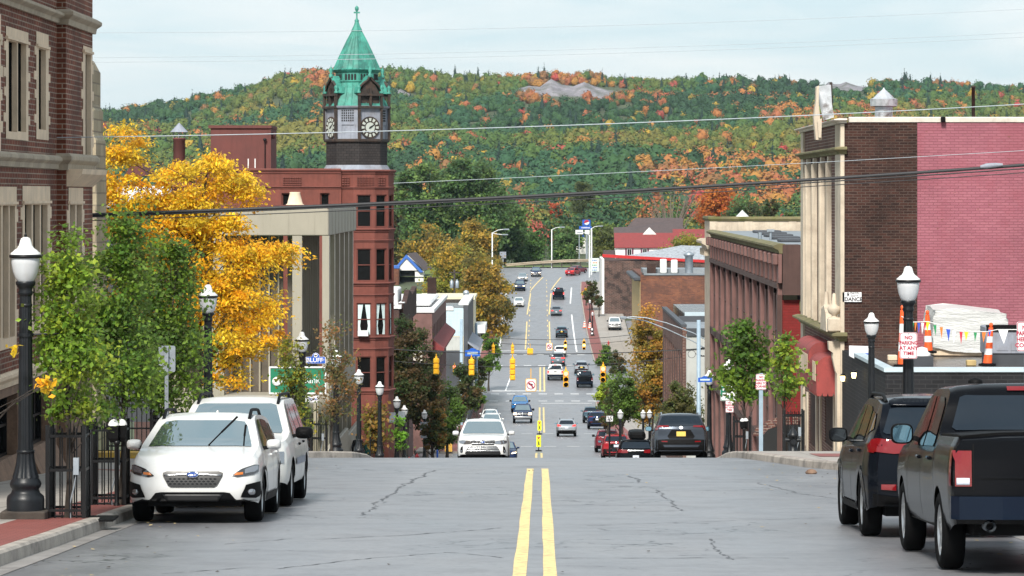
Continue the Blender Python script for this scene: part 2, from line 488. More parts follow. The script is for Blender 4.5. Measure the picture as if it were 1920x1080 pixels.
rl = interp([(-60, -9.2), (61, -9.2), (62, -45), (80, -45), (80.9, -9.2), (221, -9.2), (222, -45), (258, -45), (259, -9.2), (398, -9.2), (402, -60), (460, -60), (466, -9.2), (640, -9.5), (690, -9)])
rr = interp([(-60, 9.2), (47, 9.2), (48, 45), (70, 45), (70.9, 9.2), (221, 9.2), (222, 45), (258, 45), (259, 9.2), (398, 9.2), (402, 60), (460, 60), (466, 11), (600, 11), (632, 14), (640, 70), (696, 70)])
mb = MB(); mb.sheet([[(x0 + (x1 - x0) * t, d, zr(d)) for t in (0, .2, .4, .5, .6, .8, 1)] for d in drange(-60, 696, 1, 2) for x0, x1 in [(rl(d), rr(d))]], smooth=True)
mb.build('road', M['asphalt'], open=True, kind='structure')


def pavement(name, side, pts, brick=.75, h=.16):
    """raised pavement: kerb, brick band, concrete; pts = [(d, kerb x, inner x)] with x measured away from the street's middle"""
    ds = sorted(set([p[0] for p in pts] + drange(pts[0][0], pts[-1][0], 1., 4.)))
    fc = interp([(p[0], p[1]) for p in pts]); fi = interp([(p[0], p[2]) for p in pts])
    mb = MB()
    cols = [(-.012, -.3, 0), (-.012, 0, 0), (.0, h - .03, 0), (.03, h, 0), (.17, h, 1), (.17 + brick, h, 2), (None, h, 2), (None, -.3, 2)]
    rows = []
    for d in ds:
        c, i = fc(d), fi(d)
        rows.append([(side * (i if o is None else min(c + o, i)), d, zr(d) + z) for o, z, _ in cols])
    for a, b in zip(rows[:-1], rows[1:]):
        for k in range(len(cols) - 1):
            mb.add([a[k], a[k+1], b[k+1], b[k]], [(0, 1, 2, 3)], [0, 0, 0, 0, 1, 2, 2][k])
    for r in (rows[0], rows[-1]):
        mb.poly([r[1], r[2], r[3], r[6], (r[6][0], r[6][1], r[1][2])], 0)
    mb.build(name, [M['kerb'], M['brick_walk'], M['walk']], kind='structure')


pavement('pavement', -1, [(-20, 5.95, 9.35), (38.5, 5.72, 9.35), (40, 5.7, 9.35), (60, 5.7, 9.6), (63, 6.2, 9.6), (65, 7.4, 9.6), (66, 9.2, 9.6)], .85)
pavement('pavement', -1, [(80.5, 6.6, 9.6), (81.5, 5.6, 9.6), (83.5, 4.6, 9.6), (86, 4.35, 9.6), (99, 4.35, 9.6), (104, 6.1, 9.6), (218, 6.1, 9.6)])
pavement('pavement', -1, [(262, 6.2, 9.6), (392, 6.2, 9.6)], 1.6)
pavement('pavement', -1, [(462, 6.5, 9.6), (636, 7.3, 9.6)], 1.6)
pavement('pavement', 1, [(-20, 6.15, 9.4), (42, 6.15, 9.4), (46, 6.6, 9.4), (48, 8.5, 9.4)], .85)
pavement('pavement', 1, [(66.5, 8.5, 9.6), (68, 6.6, 9.6), (72, 5.6, 9.6), (80, 4.8, 9.6), (85, 4.6, 9.6), (103, 4.6, 9.6), (108, 6.2, 9.6), (200, 6.2, 9.6), (206, 5.0, 9.6), (220, 4.8, 9.6)], .03)
pavement('pavement', 1, [(260, 6.9, 13.9), (282, 6.4, 13.9), (392, 6.3, 9.6)], 1.6)
pavement('pavement', 1, [(462, 7.3, 13.6), (600, 7.0, 13.6), (625, 7.4, 13.6)], 1.6)
strip('gutter', -20, 64, lambda d: -5.72 - max(0, 38.5 - d) * .004, lambda d: -5.44 - max(0, 38.5 - d) * .004, .006, M['gutter'], kind='structure')
strip('gutter', -20, 46, 5.88, 6.17, .006, M['gutter'], kind='structure')
mb = MB(); mb.bbox(-45, -6.7, 80.3, 80.5, zr(80.4) - .1, zr(80.4) + .17, .03); mb.build('kerb', M['yellow_kerb'], kind='structure')
strip('side_path', 80.5, 83.2, -45, -9.6, .155, M['walk'], kind='structure')
strip('lawn', 83.2, 150, -45, -9.6, .19, M['lawn'], kind='structure')
strip('corner_path', 66.4, 105, 9.6, 40, .158, M['walk'], kind='structure')
mb = MB()      # red tactile paving let into the right hand corner
mb.sheet([[(x, d, zr(d) + .168) for x in (6.1, 7.3)] for d in (74.5, 75.5, 76.5, 77.5)]); mb.build('tactile_paving', M['brick_walk'], open=True, kind='structure')
mb = MB()      # yellow kerb-side strip and kerb stones near the far crossing
strip('parking_lot', 497, 548, 13.7, 30, .15, M['asphalt'], kind='structure')
strip('verge', 640, 700, -40, -8.2, .12, M['rough_grass'], kind='structure')
strip('verge', 690, 702, -20, 60, .16, M['rough_grass'], kind='structure')

# painted markings
mb = MB()
def seg(a, b, x0, w, dz=.008, mi=0, x1=None, step=3.):
    k = max(2, int((b - a) / step) + 1); x1 = x0 if x1 is None else x1
    mb.sheet([[(x0 + (x1 - x0) * t - w / 2, a + (b - a) * t, zr(a + (b - a) * t) + dz), (x0 + (x1 - x0) * t + w / 2, a + (b - a) * t, zr(a + (b - a) * t) + dz)] for t in np.linspace(0, 1, k)], mi)
for s_ in (-1, 1):
    x_ = -.055 + s_ * .155; pts = []
    for d in np.arange(5, 70.9, .7): pts.append((x_ - .07 + .004 * math.sin(d * .5 + s_) + .003 * math.sin(d * 1.3), x_ + .07 + .004 * math.sin(d * .4 + 2 * s_), d))
    mb.sheet([[(a, d, zr(d) + .006), (b, d, zr(d) + .006)] for a, b, d in pts], 0)
    seg(225, 262, s_ * .2 - .1, .16, .02); seg(316, 384, .15 + s_ * .22, .18, .02); seg(411, 452, .25 + s_ * .25, .2, .025)
    seg(492, 548, s_ * 1.8 - .35, .2, .03); seg(560, 600, s_ * 1.8 - .35, .2, .03, 0, s_ * 1.8 + .1); seg(606, 640, s_ * 1.8 + .1, .2, .03, 0, s_ * 1.7 + 2.2)
    for d in np.arange(494, 630, 9.): seg(d, d + 3, s_ * 1.45 - .3, .14, .03)
for d, x0, x1, dd in ((278, -5.4, 6.0, .7), (312, -5.5, 6.1, .7), (395, -5.9, 6.3, .8), (407, -5.9, 6.3, .8), (455, -6.0, 6.8, .9), (479, -6.2, 6.8, .9)):
    x = x0
    while x < x1: seg(d, d + dd, x + .5, 1.0, .02, 1); x += 1.9
seg(411.5, 412.3, -2.6, 6.4, .02, 1); seg(391, 391.6, 3., 5.8, .02, 1); seg(412, 436, -4.2, .16, .025, 1, -3.7)
seg(488, 489, -3.6, 4.6, .03, 1); seg(488, 560, -5.9, .22, .03, 1, -6.1); seg(565, 628, -6.1, .22, .03, 1, -5.9)
seg(486, 560, 5.2, .22, .03, 1, 5.15); seg(580, 612, 5.1, .22, .03, 1, 5.6)
for d in (572, 596):
    for t0, t1 in ((0, 1.), (1., 2.), (2., 3.)):
        mb.sheet([[(-.9 + a, d + 1.4 * math.sin(a), zr(d) + .03), (-.9 + a, d + 1.4 * math.sin(a) + 1.1, zr(d) + .03)] for a in (t0 * .8, t1 * .8)], 1)
mb.build('road_markings', [M['line_yellow'], M['line_white']], open=True, kind='structure')

# cracks and tarred joints, laid along the asphalt
mb = MB(); cr_ = random.Random(3)
def crack(pts, w):
    pp = [((x - CX) / F * (13440 / (y - 690)), 13440 / (y - 690)) for x, y in pts]; row = []; off = 0
    for (x0, y0), (x1, y1) in zip(pp[:-1], pp[1:]):
        L_ = math.hypot(x1 - x0, y1 - y0); k = max(2, int(L_ / .12))
        for i in range(k):
            t = i / k; off = off * .8 + cr_.gauss(0, .022); ww = w * max(.15, cr_.gauss(.7, .45)) / 2; nx_, ny_ = -(y1 - y0) / L_, (x1 - x0) / L_
            x, y = x0 + (x1 - x0) * t + nx_ * off, y0 + (y1 - y0) * t + ny_ * off
            row.append([(x - nx_ * ww, y - ny_ * ww, zr(y - ny_ * ww) + .004), (x + nx_ * ww, y + ny_ * ww, zr(y + ny_ * ww) + .004)])
    mb.sheet(row)
for pts, w in ((((680, 965), (705, 945), (722, 932), (752, 914)), .04), (((752, 914), (775, 900), (818, 882)), .05), (((590, 1011), (740, 1004), (950, 989)), .035), (((520, 1066), (700, 1046), (840, 1035), (962, 1046)), .03), (((575, 966), (960, 963), (1300, 957)), .035), (((590, 938), (900, 935)), .03), (((600, 916), (960, 913)), .03), (((1262, 980), (1290, 981), (1347, 982)), .06), (((1228, 918), (1250, 936), (1276, 958)), .03), (((1330, 1010), (1350, 1030), (1372, 1050)), .03), (((1040, 1046), (1500, 1046)), .03), (((1100, 985), (1560, 970)), .03), (((1030, 905), (1480, 903)), .03), (((420, 1020), (560, 1009)), .03), (((1180, 893), (1195, 899), (1200, 905)), .05), (((300, 1075), (480, 1062)), .03), (((1420, 905), (1500, 925), (1570, 935)), .03)): crack(pts, w)
mb.build('road_cracks', pm('tar filled crack', (.08, .08, .087), .5, .2), open=True, kind='structure')

# ------------------------------------------------------------------ the wooded hill
SK = np.array([(-300, 262), (0, 222), (170, 206), (250, 196), (330, 184), (400, 172), (450, 165), (500, 150), (540, 140), (580, 137), (620, 134), (700, 132), (760, 130), (850, 136), (900, 142), (960, 140), (1020, 133), (1100, 132), (1150, 141), (1250, 146), (1400, 148), (1500, 145), (1600, 149), (1700, 151), (1800, 153), (1920, 160), (2300, 178)], float)
HD0, HD1 = 1250., 2500.


def hillz(x, d):
    """x, d arrays -> height of the hill's soil"""
    u = x / d * F + CX
    top = np.interp(u, SK[:, 0], SK[:, 1]) + 13
    s = np.clip((d - HD0) / (HD1 - HD0), 0, 1.25)
    row = 425 + (top - 425) * np.minimum(s, 1) ** .82
    z = -(row - CY) / F * np.minimum(d, HD1)
    z = np.where(s > 1, z - (d - HD1) * .12, z)
    return z + (3.5 * np.sin(x * .013 + d * .009) + 3 * np.sin(d * .021 - x * .006)) * np.clip(s * 3, 0, 1) * np.clip((1.02 - s) * 5, 0, 1)


mb = MB(); rows = []
for d in np.linspace(HD0 - 30, HD1 + 250, 40):
    xs = np.linspace(-700, 640, 60) * d / 2000.
    zz = hillz(xs, np.full_like(xs, d))
    rows.append([(float(a), float(d), float(b)) for a, b in zip(xs, zz)])
mb.sheet(rows, smooth=True); mb.build('hill', M['earth'], open=True, kind='structure')


def quads_mesh(name, cen, nrm, size, col, mat, aspect=1., fold=0., parent=None, world=True, along=None, lumps=None, **tags):
    """many leaf shaped quads: centres, normals, half lengths, colours (n,3)"""
    n_ = len(cen)
    nrm = nrm / np.maximum(np.linalg.norm(nrm, axis=1, keepdims=True), 1e-6)
    ref = nr.normal(size=(n_, 3)) if along is None else along
    a = np.cross(nrm, ref); a /= np.maximum(np.linalg.norm(a, axis=1, keepdims=True), 1e-6)
    b = np.cross(nrm, a)
    if along is not None: a, b = -b, a
    s = np.asarray(size).reshape(-1, 1)
    v = np.empty((n_, 4, 3))
    v[:, 0] = cen - a * s; v[:, 1] = cen + b * s * aspect * .55 - a * s * .1 + nrm * s * fold; v[:, 2] = cen + a * s; v[:, 3] = cen - b * s * aspect * .55 - a * s * .1 + nrm * s * fold
    if parent is not None and world: v -= np.array(parent_loc(parent))
    me = bpy.data.meshes.new(name)
    co_, lp, tot, smo = v.reshape(-1, 3), np.arange(n_ * 4), np.full(n_, 4), np.zeros(n_, bool)
    if lumps is not None:
        lv, lf, lc = lumps; lp = np.concatenate([lp, lf.reshape(-1) + len(co_)]); co_ = np.concatenate([co_, lv]); tot = np.concatenate([tot, np.full(len(lf), 3)]); smo = np.concatenate([smo, np.ones(len(lf), bool)]); col = np.concatenate([col, lc])
    me.vertices.add(len(co_)); me.vertices.foreach_set('co', co_.reshape(-1).astype(np.float32))
    me.loops.add(len(lp)); me.loops.foreach_set('vertex_index', lp.astype(np.int32))
    me.polygons.add(len(tot)); me.polygons.foreach_set('loop_start', np.concatenate([[0], np.cumsum(tot)[:-1]]).astype(np.int32)); me.polygons.foreach_set('loop_total', tot.astype(np.int32)); me.polygons.foreach_set('use_smooth', smo)
    at = me.attributes.new('tint', 'FLOAT_COLOR', 'FACE')
    at.data.foreach_set('color', np.concatenate([np.clip(col, 0, 1), np.ones((len(col), 1))], 1).astype(np.float32).reshape(-1))
    me.materials.append(mat); me.update(calc_edges=True); me.validate()
    return link(name, me, parent, **tags)


def vnoise(x, y, sc, seed):
    """smooth 2-D noise, about -1..1"""
    r = np.random.RandomState(seed); o = np.zeros_like(x)
    for i in range(7):
        k = r.normal(size=2) / sc; o += np.sin(x * k[0] + y * k[1] + r.uniform(0, 6.28))
    return o / 2.6


HG = np.array([(.026, .064, .028), (.036, .086, .028), (.032, .088, .040), (.064, .115, .027), (.100, .130, .027), (.150, .140, .030)])
HO = np.array([(.34, .135, .04), (.31, .105, .045), (.34, .165, .038), (.22, .11, .042)])
HR = np.array([(.34, .05, .04), (.31, .07, .05)])
HY = np.array([(.36, .24, .03), (.25, .19, .03)])


def crowns(n_, x, d, z, r, h, col, conifer, kq):
    """clumps of leaf faces over the upper shell of each crown"""
    t = nr.uniform(-.3, 1, (n_, kq)); ph = nr.uniform(0, 2 * np.pi, (n_, kq))
    nz_ = t; nxy = np.sqrt(1 - np.clip(t, -1, 1) ** 2)
    N = np.stack([nxy * np.cos(ph), nxy * np.sin(ph), nz_], -1)
    lob = 1 + .22 * np.sin(ph * 3 + nr.uniform(0, 6, (n_, 1))) * np.cos(t * 5 + nr.uniform(0, 6, (n_, 1)))
    rad = (lob * nr.uniform(.84, 1.1, (n_, kq)))[..., None]
    cone = conifer[:, None]
    sx = np.where(cone, (1 - np.clip(t, 0, 1)) * .95 + .05, 1.)
    Nx = np.where(cone[..., None], np.stack([np.cos(ph), np.sin(ph), np.full_like(ph, .35)], -1), N)
    P_ = np.stack([np.where(cone, np.cos(ph) * sx, N[..., 0]), np.where(cone, np.sin(ph) * sx, N[..., 1]), np.where(cone, t * 1.5, N[..., 2])], -1) * rad
    cen = np.stack([x, d, z + h * .6], -1)[:, None, :] + P_ * np.stack([r, r, h], -1)[:, None, :]
    nn = Nx + nr.normal(size=Nx.shape) * .42
    sz = (r[:, None] * nr.uniform(.10, .19, (n_, kq)))
    cc = col[:, None, :] * nr.uniform(.74, 1.2, (n_, kq, 1))
    return cen.reshape(-1, 3), nn.reshape(-1, 3), sz.reshape(-1), cc.reshape(-1, 3)


def pick(arr, i): return arr[i % len(arr)]


NT_ = NFOREST
d = HD0 + (HD1 + 60 - HD0) * nr.uniform(0, 1, NT_) ** .9
x = nr.uniform(-1010, 990, NT_) / F * d
zz = hillz(x, d)
u = x / d * F + CX; row = CY - zz / d * F
nC = vnoise(x, d * .22, 40, 9); r = (3.5 + nC * .8) * nr.uniform(.7, 1.35, NT_); h = r * nr.uniform(.85, 1.35, NT_)
nA = vnoise(x, d * .22, 42, 3) + .8 * vnoise(x, d * .22, 13, 4)
nB = vnoise(x, d * .22, 34, 5)
idx = nr.randint(0, 1000, NT_)
col = HG[np.clip(((nB + 1.2) / 2.4 * 5 + nr.uniform(0, 1.3, NT_)).astype(int), 0, 5)]
rnd = nr.uniform(0, 1, NT_)
org = (nA > 1.12) & (rnd < .75) | (rnd < .075)
col = np.where(org[:, None], HO[idx % 4], col)
col = np.where(((rnd > .965) & (nA > -.2))[:, None], HR[idx % 2], col)
col = np.where(((rnd > .93) & (rnd < .955))[:, None], HY[idx % 2], col)
con = (nr.uniform(0, 1, NT_) < .035) | ((d > HD1 - 90) & (nr.uniform(0, 1, NT_) < .10) & (u > 800))
con = con & ~org
col = np.where(con[:, None], np.array([.018, .040, .030]), col)
r = np.where(con, r * .6, r); h = np.where(con, h * 1.15, h)
OUT = [(1075, 162, 112, 17), (742, 170, 36, 8), (1580, 158, 58, 9)]      # bare rock showing through (px centre, half sizes)
keep = np.ones(NT_, bool)
for ox, oy, ow, oh in OUT:
    keep &= ~(((u - ox) / ow) ** 2 + ((row - oy - oh * .95) / (oh * .95)) ** 2 < 1)
x, d, zz, r, h, col, con = (a[keep] for a in (x, d, zz, r, h, col, con))
ce, nn, sz, cc = crowns(len(x), x, d, zz, r, h, col, con, KQ)
bm = bmesh.new(); bmesh.ops.create_icosphere(bm, subdivisions=2, radius=1); bm.verts.index_update()
tv = np.array([tuple(v.co) for v in bm.verts]); tf = np.array([[v.index for v in f.verts] for f in bm.faces]); bm.free()


def solid(x, d, z, r, h, col, con):
    """lumpy bodies of the crowns under their outer leaves"""
    k = len(x); ph = nr.uniform(0, 6.28, (k, 1, 4))
    b = 1 + .16 * np.sin(tv[None, :, 0] * 4.1 + ph[..., 0]) * np.cos(tv[None, :, 1] * 3.7 + ph[..., 1]) + .15 * np.sin(tv[None, :, 2] * 5.3 + tv[None, :, 0] * 3 + ph[..., 2]) + nr.normal(size=(k, len(tv))) * .05
    wx = np.where(con[:, None], np.clip(.62 - .55 * tv[None, :, 2], .05, 1.1), .83) * b
    P_ = np.stack([tv[None, :, 0] * wx * r[:, None] + x[:, None], tv[None, :, 1] * wx * r[:, None] + d[:, None], tv[None, :, 2] * np.where(con[:, None], 1.35, .84) * b * h[:, None] + (z + h * .6)[:, None]], -1)
    return P_.reshape(-1, 3), (tf[None] + np.arange(k)[:, None, None] * len(tv)).reshape(-1, 3), np.repeat(col, len(tf), 0) * nr.uniform(.86, 1.1, (k * len(tf), 1))


quads_mesh('forest', ce, nn, sz, cc, M['leaf_far'], aspect=1.7, lumps=solid(x, d, zz, r, h, col, con), kind='stuff', label='autumn woods of green, orange and red trees covering the hill', cat='woods')

M['rock'] = pm('weathered rock', (.22, .205, .225), .9, .5, .10, streak=.8, dirt=(.05, .06, .03), dirtamt=.6, fine=.5, bump=.8)
for (ox, oy, ow, oh), lab in zip(OUT, ('broad bare grey rock outcrop under the hilltop above the street', 'small pale rock outcrop beside the copper spire', 'bare rock ledge on the ridge above the brick block with pink wall')):
    # find the hill's depth at that row
    ds = np.linspace(HD0, HD1, 400); hz = hillz((ox - CX) / F * ds, ds); dd = float(ds[np.argmin(np.abs(CY - hz / ds * F - oy - oh * 1.1))])
    k = dd / F; mb = MB(); rows = []
    for j in range(13):
        a = -1 + 2 * j / 12; rw = []
        for i in range(9):
            t = i / 8
            wob = .5 + .5 * math.sin(i * 1.7 + j * 1.1) * math.cos(j * 2.3 - i)
            hh = (1 - abs(a) ** 3) * oh * (1.75 + .35 * math.sin(j * 1.9) + .2 * math.sin(j * 3.7)) * k
            p = W(ox + a * ow * 1.12, oy + oh + (12 * math.sin(a * 2 + ox) if ow > 60 else 0) * .5, dd)
            rw.append((p.x, p.y - 12 + t * 30 + wob * 5, p.z - 2 + hh * t ** .8 + wob * 1.6 * (1 - abs(a))))
        rows.append(rw)
    mb.sheet(rows); mb.build('rock_outcrop', M['rock'], open=True, label=lab, cat='rock outcrop')

if HAZE:
    m, n = newmat('autumn haze'); n.l.new(n.add('ShaderNodeVolumePrincipled', {'Color': (.62, .80, .92, 1), 'Density': HAZE, 'Anisotropy': .2}).outputs[0], n.out.inputs[1])
    mb = MB(); mb.box(-1450, 1450, -320, 2900, -30, 150); mb.build('haze', m, kind='stuff', label='thin blue air between the street and the hill', cat='haze')
# ------------------------------------------------------------------ buildings
M['brick_old'] = brickmat('red brown bricks', (.215, .062, .034), (.13, .040, .024), (.34, .26, .20), .30, .098, .012, patch=(.06, .024, .018), patchamt=.4)
M['brick_dark'] = brickmat('dark brown bricks', (.082, .034, .025), (.036, .017, .014), (.115, .08, .066), .26, .085, .010, patch=(.022, .013, .011), patchamt=.5, pscale=.35, dark=.5)
M['brick_pink'] = brickmat('pink painted bricks', (.34, .125, .155), (.29, .10, .13), (.26, .09, .11), .26, .085, .009, patch=(.28, .08, .10), patchamt=.4, chips=(.20, .08, .07), bump=1., dark=.15)
M['brick_front'] = brickmat('front bricks', (.15, .065, .05), (.10, .04, .034), (.30, .24, .2), .30, .10, .012)
M['brick_black'] = brickmat('black painted bricks', (.020, .020, .023), (.014, .014, .016), (.034, .034, .036), .34, .115, .012, dark=.3)
M['brick_red'] = brickmat('red painted bricks', (.20, .022, .020), (.17, .02, .018), (.15, .018, .016), .30, .10, .010, dark=.2)
M['brick_orange'] = brickmat('weathered orange bricks', (.22, .085, .045), (.13, .05, .035), (.16, .10, .075), .5, .16, .014, patch=(.09, .045, .035), patchamt=.75, pscale=.22)
M['brick_stain'] = brickmat('soot stained bricks', (.12, .06, .048), (.06, .034, .03), (.16, .12, .10), .6, .2, .03, patch=(.03, .022, .02), patchamt=.9, pscale=.5)
M['limestone'] = pm('limestone dressings', (.68, .53, .38), .8, .16, 1.6, streak=.35, fine=25, bump=.2)
M['buff_stone'] = brickmat('rough buff stone blocks', (.42, .36, .25), (.32, .26, .18), (.24, .20, .15), .7, .32, .02, bump=.9, dark=.3)
M['granite_base'] = pm('rough brown stone base', (.20, .125, .085), .95, .35, 3., bump=.9, fine=18, streak=.3)
M['cream_stone'] = pm('cream terracotta', (.53, .45, .35), .75, .14, 1.4, streak=.45, dirt=(.25, .19, .14), dirtamt=.4)
M['moss_stone'] = pm('mossy coping', (.16, .14, .07), .9, .4, 1.5, dirt=(.09, .10, .02), dirtamt=.7)
M['cornice_stone'] = pm('weathered cornice stone', (.38, .315, .235), .85, .25, 1.5, streak=.5, fine=20, bump=.3)
M['bronze'] = pm('bronze curtain wall', (.10, .08, .062), .4, .3, 1)
M['sandstone'] = pm('red sandstone', (.165, .047, .034), .85, .3, .8, streak=.6, fine=6, bump=.3)
M['sandstone_dark'] = pm('dark sandstone trim', (.15, .045, .034), .85, .25, 1., streak=.4)
M['brownstone'] = pm('brownstone', (.165, .085, .075), .85, .3, 1., streak=.5, fine=8)
M['brownstone_dark'] = pm('dark brownstone', (.075, .042, .036), .9, .3, 1., streak=.5)
M['copper'] = pm('green copper', (.048, .27, .21), .6, .35, 1.1, streak=1., fine=9, dirt=(.02, .10, .085), dirtamt=.8)
M['slate_panel'] = pm('grey painted tower panel', (.25, .27, .32), .7, .2, 1.5, streak=.7, dirt=(.12, .075, .05), dirtamt=.35)
M['shingle'] = brickmat('dark shingles', (.052, .045, .044), (.036, .032, .032), (.018, .016, .016), .22, .14, .012, dark=.3)
M['rust'] = pm('rusting iron', (.034, .026, .022), .8, .5, 3, dirt=(.09, .048, .03), dirtamt=.5)
M['clock_face'] = pm('opal clock face', (.46, .49, .44), .4, .06, 3)
M['bank_tan'] = pm('tan metal panel', (.31, .28, .225), .6, .08, .6, streak=.25)
M['bank_fin'] = pm('tan fin', (.29, .255, .19), .6, .08, .8, streak=.3)
M['penthouse'] = pm('maroon stucco', (.13, .042, .036), .85, .15, 1., streak=.5)
M['roof_white'] = pm('white roof coating', (.66, .66, .66), .6, .10, .5, dirt=(.45, .43, .40), dirtamt=.25)
M['roof_tar'] = pm('wet tar roof', (.055, .048, .045), .25, .5, .7, dirt=(.13, .09, .06), dirtamt=.6)
M['roof_grey'] = pm('grey roof membrane', (.17, .19, .21), .45, .2, .4, dirt=(.28, .30, .31), dirtamt=.5)
M['coping_pale'] = pm('pale blue coping', (.44, .53, .58), .5, .08, 1.5)
M['coping_white'] = pm('weathered white coping', (.66, .60, .53), .7, .15, 1.3, streak=.3, dirt=(.30, .23, .18), dirtamt=.4)
M['awning'] = pm('red awning cloth', (.27, .045, .04), .7, .2, 1.8, dirt=(.12, .025, .025), dirtamt=.5)
M['clap_blue'] = pm('pale blue boards', (.50, .61, .66), .7, .06, .5, streak=.25)
M['cream_wall'] = pm('cream render', (.62, .57, .43), .8, .08, .6, streak=.3)
M['grey_wall'] = pm('grey stucco', (.42, .43, .41), .8, .12, .6, streak=.4)
M['dark_wall'] = pm('dark shopfront', (.05, .055, .065), .6, .3, .6)
M['yellow_wall'] = pm('ochre render', (.42, .31, .14), .8, .15, .6, streak=.4)
M['roof_red'] = pm('red roof shingles', (.20, .035, .035), .85, .15, 2., fine=6)
M['roof_brown'] = pm('brown roof shingles', (.075, .055, .055), .85, .2, 2., fine=6)
M['house_white'] = pm('white house boards', (.74, .73, .70), .75, .06, .6, streak=.2)
M['blue_trim'] = pm('blue trim', (.03, .12, .42), .6, .1, 2)
M['tin'] = pm('peeling aluminium paint', (.55, .57, .60), .4, .3, 2.5, metal=.5, dirt=(.10, .07, .055), dirtamt=.85)
M['curtain'] = pm('pale curtain', (.55, .68, .68), .8, .15, 4)
M['teal_door'] = pm('dark opening', (.01, .011, .012), .8, .2, 3)  # near-black colour stands in for the shade inside doorways and openings
X_, Y_, Z_ = Vector((1, 0, 0)), Vector((0, 1, 0)), Vector((0, 0, 1))


def wall(mb, o, ud, wd_, h, holes, nd, dep, mi=0):
    """flat wall with real openings: o lower corner, ud direction along, nd inward; holes (u0,u1,v0,v1)"""
    o = Vector(o); us = sorted({0, wd_, *[q for hh in holes for q in hh[:2]]}); vs = sorted({0, h, *[q for hh in holes for q in hh[2:]]})
    pt = lambda u, v, k=0.: o + ud * u + Z_ * v + nd * k
    for i in range(len(us) - 1):
        for j in range(len(vs) - 1):
            cu, cv = (us[i] + us[i+1]) / 2, (vs[j] + vs[j+1]) / 2
            if any(a < cu < b and c_ < cv < d_ for a, b, c_, d_ in holes): continue
            mb.add([pt(us[i], vs[j]), pt(us[i+1], vs[j]), pt(us[i+1], vs[j+1]), pt(us[i], vs[j+1])], [(0, 1, 2, 3)], mi)
    for a, b, c_, d_ in holes:
        q = [(a, c_), (b, c_), (b, d_), (a, d_)]
        for (u, v), (u2, v2) in zip(q, q[1:] + q[:1]):
            mb.add([pt(u, v), pt(u2, v2), pt(u2, v2, dep), pt(u, v, dep)], [(0, 1, 2, 3)], mi)
    return mb


def window(par, o, ud, nd, hole, frame, glass, dep, bars=(1, 1), fw=.07, name='window', curtain=None):
    o = Vector(o); u0, u1, v0, v1 = hole
    ex = lambda mb, a, b, c_, d_, k0, k1: mb.prism([o + ud*a + Z_*c_ + nd*k0, o + ud*b + Z_*c_ + nd*k0, o + ud*b + Z_*d_ + nd*k0, o + ud*a + Z_*d_ + nd*k0], nd * (k1 - k0))
    mb = MB(); k0, k1 = dep - .07, dep - .003
    e = .003
    ex(mb, u0+e, u0 + fw, v0+e, v1-e, k0, k1); ex(mb, u1 - fw, u1-e, v0+e, v1-e, k0, k1)
    ex(mb, u0 + fw, u1 - fw, v1 - fw, v1-e, k0, k1); ex(mb, u0 + fw, u1 - fw, v0+e, v0 + fw, k0, k1)
    for i in range(1, bars[0]):
        c_ = u0 + (u1 - u0) * i / bars[0]; ex(mb, c_ - fw * .4, c_ + fw * .4, v0 + fw, v1 - fw, k0 + .004, k1)
    for i in range(1, bars[1]):
        c_ = v0 + (v1 - v0) * i / bars[1]; ex(mb, u0 + fw, u1 - fw, c_ - fw * .4, c_ + fw * .4, k0 + .008, k1)
    w = mb.build(name, frame, par)
    g = MB(); g.add([o + ud*u0 + Z_*v0 + nd*dep, o + ud*u1 + Z_*v0 + nd*dep, o + ud*u1 + Z_*v1 + nd*dep, o + ud*u0 + Z_*v1 + nd*dep], [(0, 1, 2, 3)])
    g.build('pane', glass, w)
    if curtain:
        g = MB(); k = dep - .035; um = (u0 + u1) / 2
        for a, b in ((u0 + fw, um), (u1 - fw, um)):
            s_ = b - a
            g.add([o + ud*a + Z_*(v1-fw) + nd*k, o + ud*(a + s_ * .85) + Z_*(v1-fw) + nd*k, o + ud*(a + s_ * .35) + Z_*(v0 + (v1-v0)*.3) + nd*k, o + ud*(a + s_ * .6) + Z_*(v0+fw) + nd*k, o + ud*a + Z_*(v0+fw) + nd*k], [(0, 1, 2, 3, 4)])
        g.build('curtain', curtain, w)
    return w


def part(par, name, mat, *boxes, b=None, **kw):
    mb = MB()
    for q in boxes: (mb.bbox(*q, b) if b else mb.box(*q))
    return mb.build(name, mat, par, **kw)


def fx(X, x): return X * F / (x - CX)                 # distance of photo column x on a wall lying along the street
def fz(y, d): return -(y - CY) / F * d

# --- brick hall with stone dressings, near left
X0 = -9.35
B = thing('brick_hall', 'dark red brick hall with pale stone window surrounds and cornices, nearest on the left', 'building', (X0, 60, -5))
D_ = lambda x: fx(X0, x)
d0, d1, d2 = 46., D_(107), D_(158)
zb, zt = -7.2, 6.5
o = Vector((X0, d0, zb))
XB = X0 + .17
def rect(x0, x1, y0, y1, base=d0):
    a, b_ = D_(x0), D_(x1); m_ = (a + b_) / 2
    return (a - base, b_ - base, fz(y1, m_) - zb, fz(y0, m_) - zb)
sur = [rect(-42, 0.5, 20, 285), rect(10, 52, 55, 262), rect(67, 90, 62, 262), rect(-12, 30, 350, 655), rect(41, 93, 349, 628)]
lights = [[rect(-36, -20, 70, 262), rect(-16, -3, 70, 262)], [rect(15, 31, 78, 247), rect(32.5, 48, 80, 247)], [rect(71.5, 85, 92, 243)],
          [rect(-10, 1, 386, 635), rect(4, 15, 386, 635), rect(17, 27, 386, 632)], [rect(45.5, 58, 384, 604), rect(61, 73.5, 384, 604), rect(76, 88, 384, 604)]]
base_top = [fz(705, d0 + 14) - zb]
bh = fz(700, 61) - zb
cell = [rect(-30, 33, 748, 868), rect(60, 96, 728, 835)]
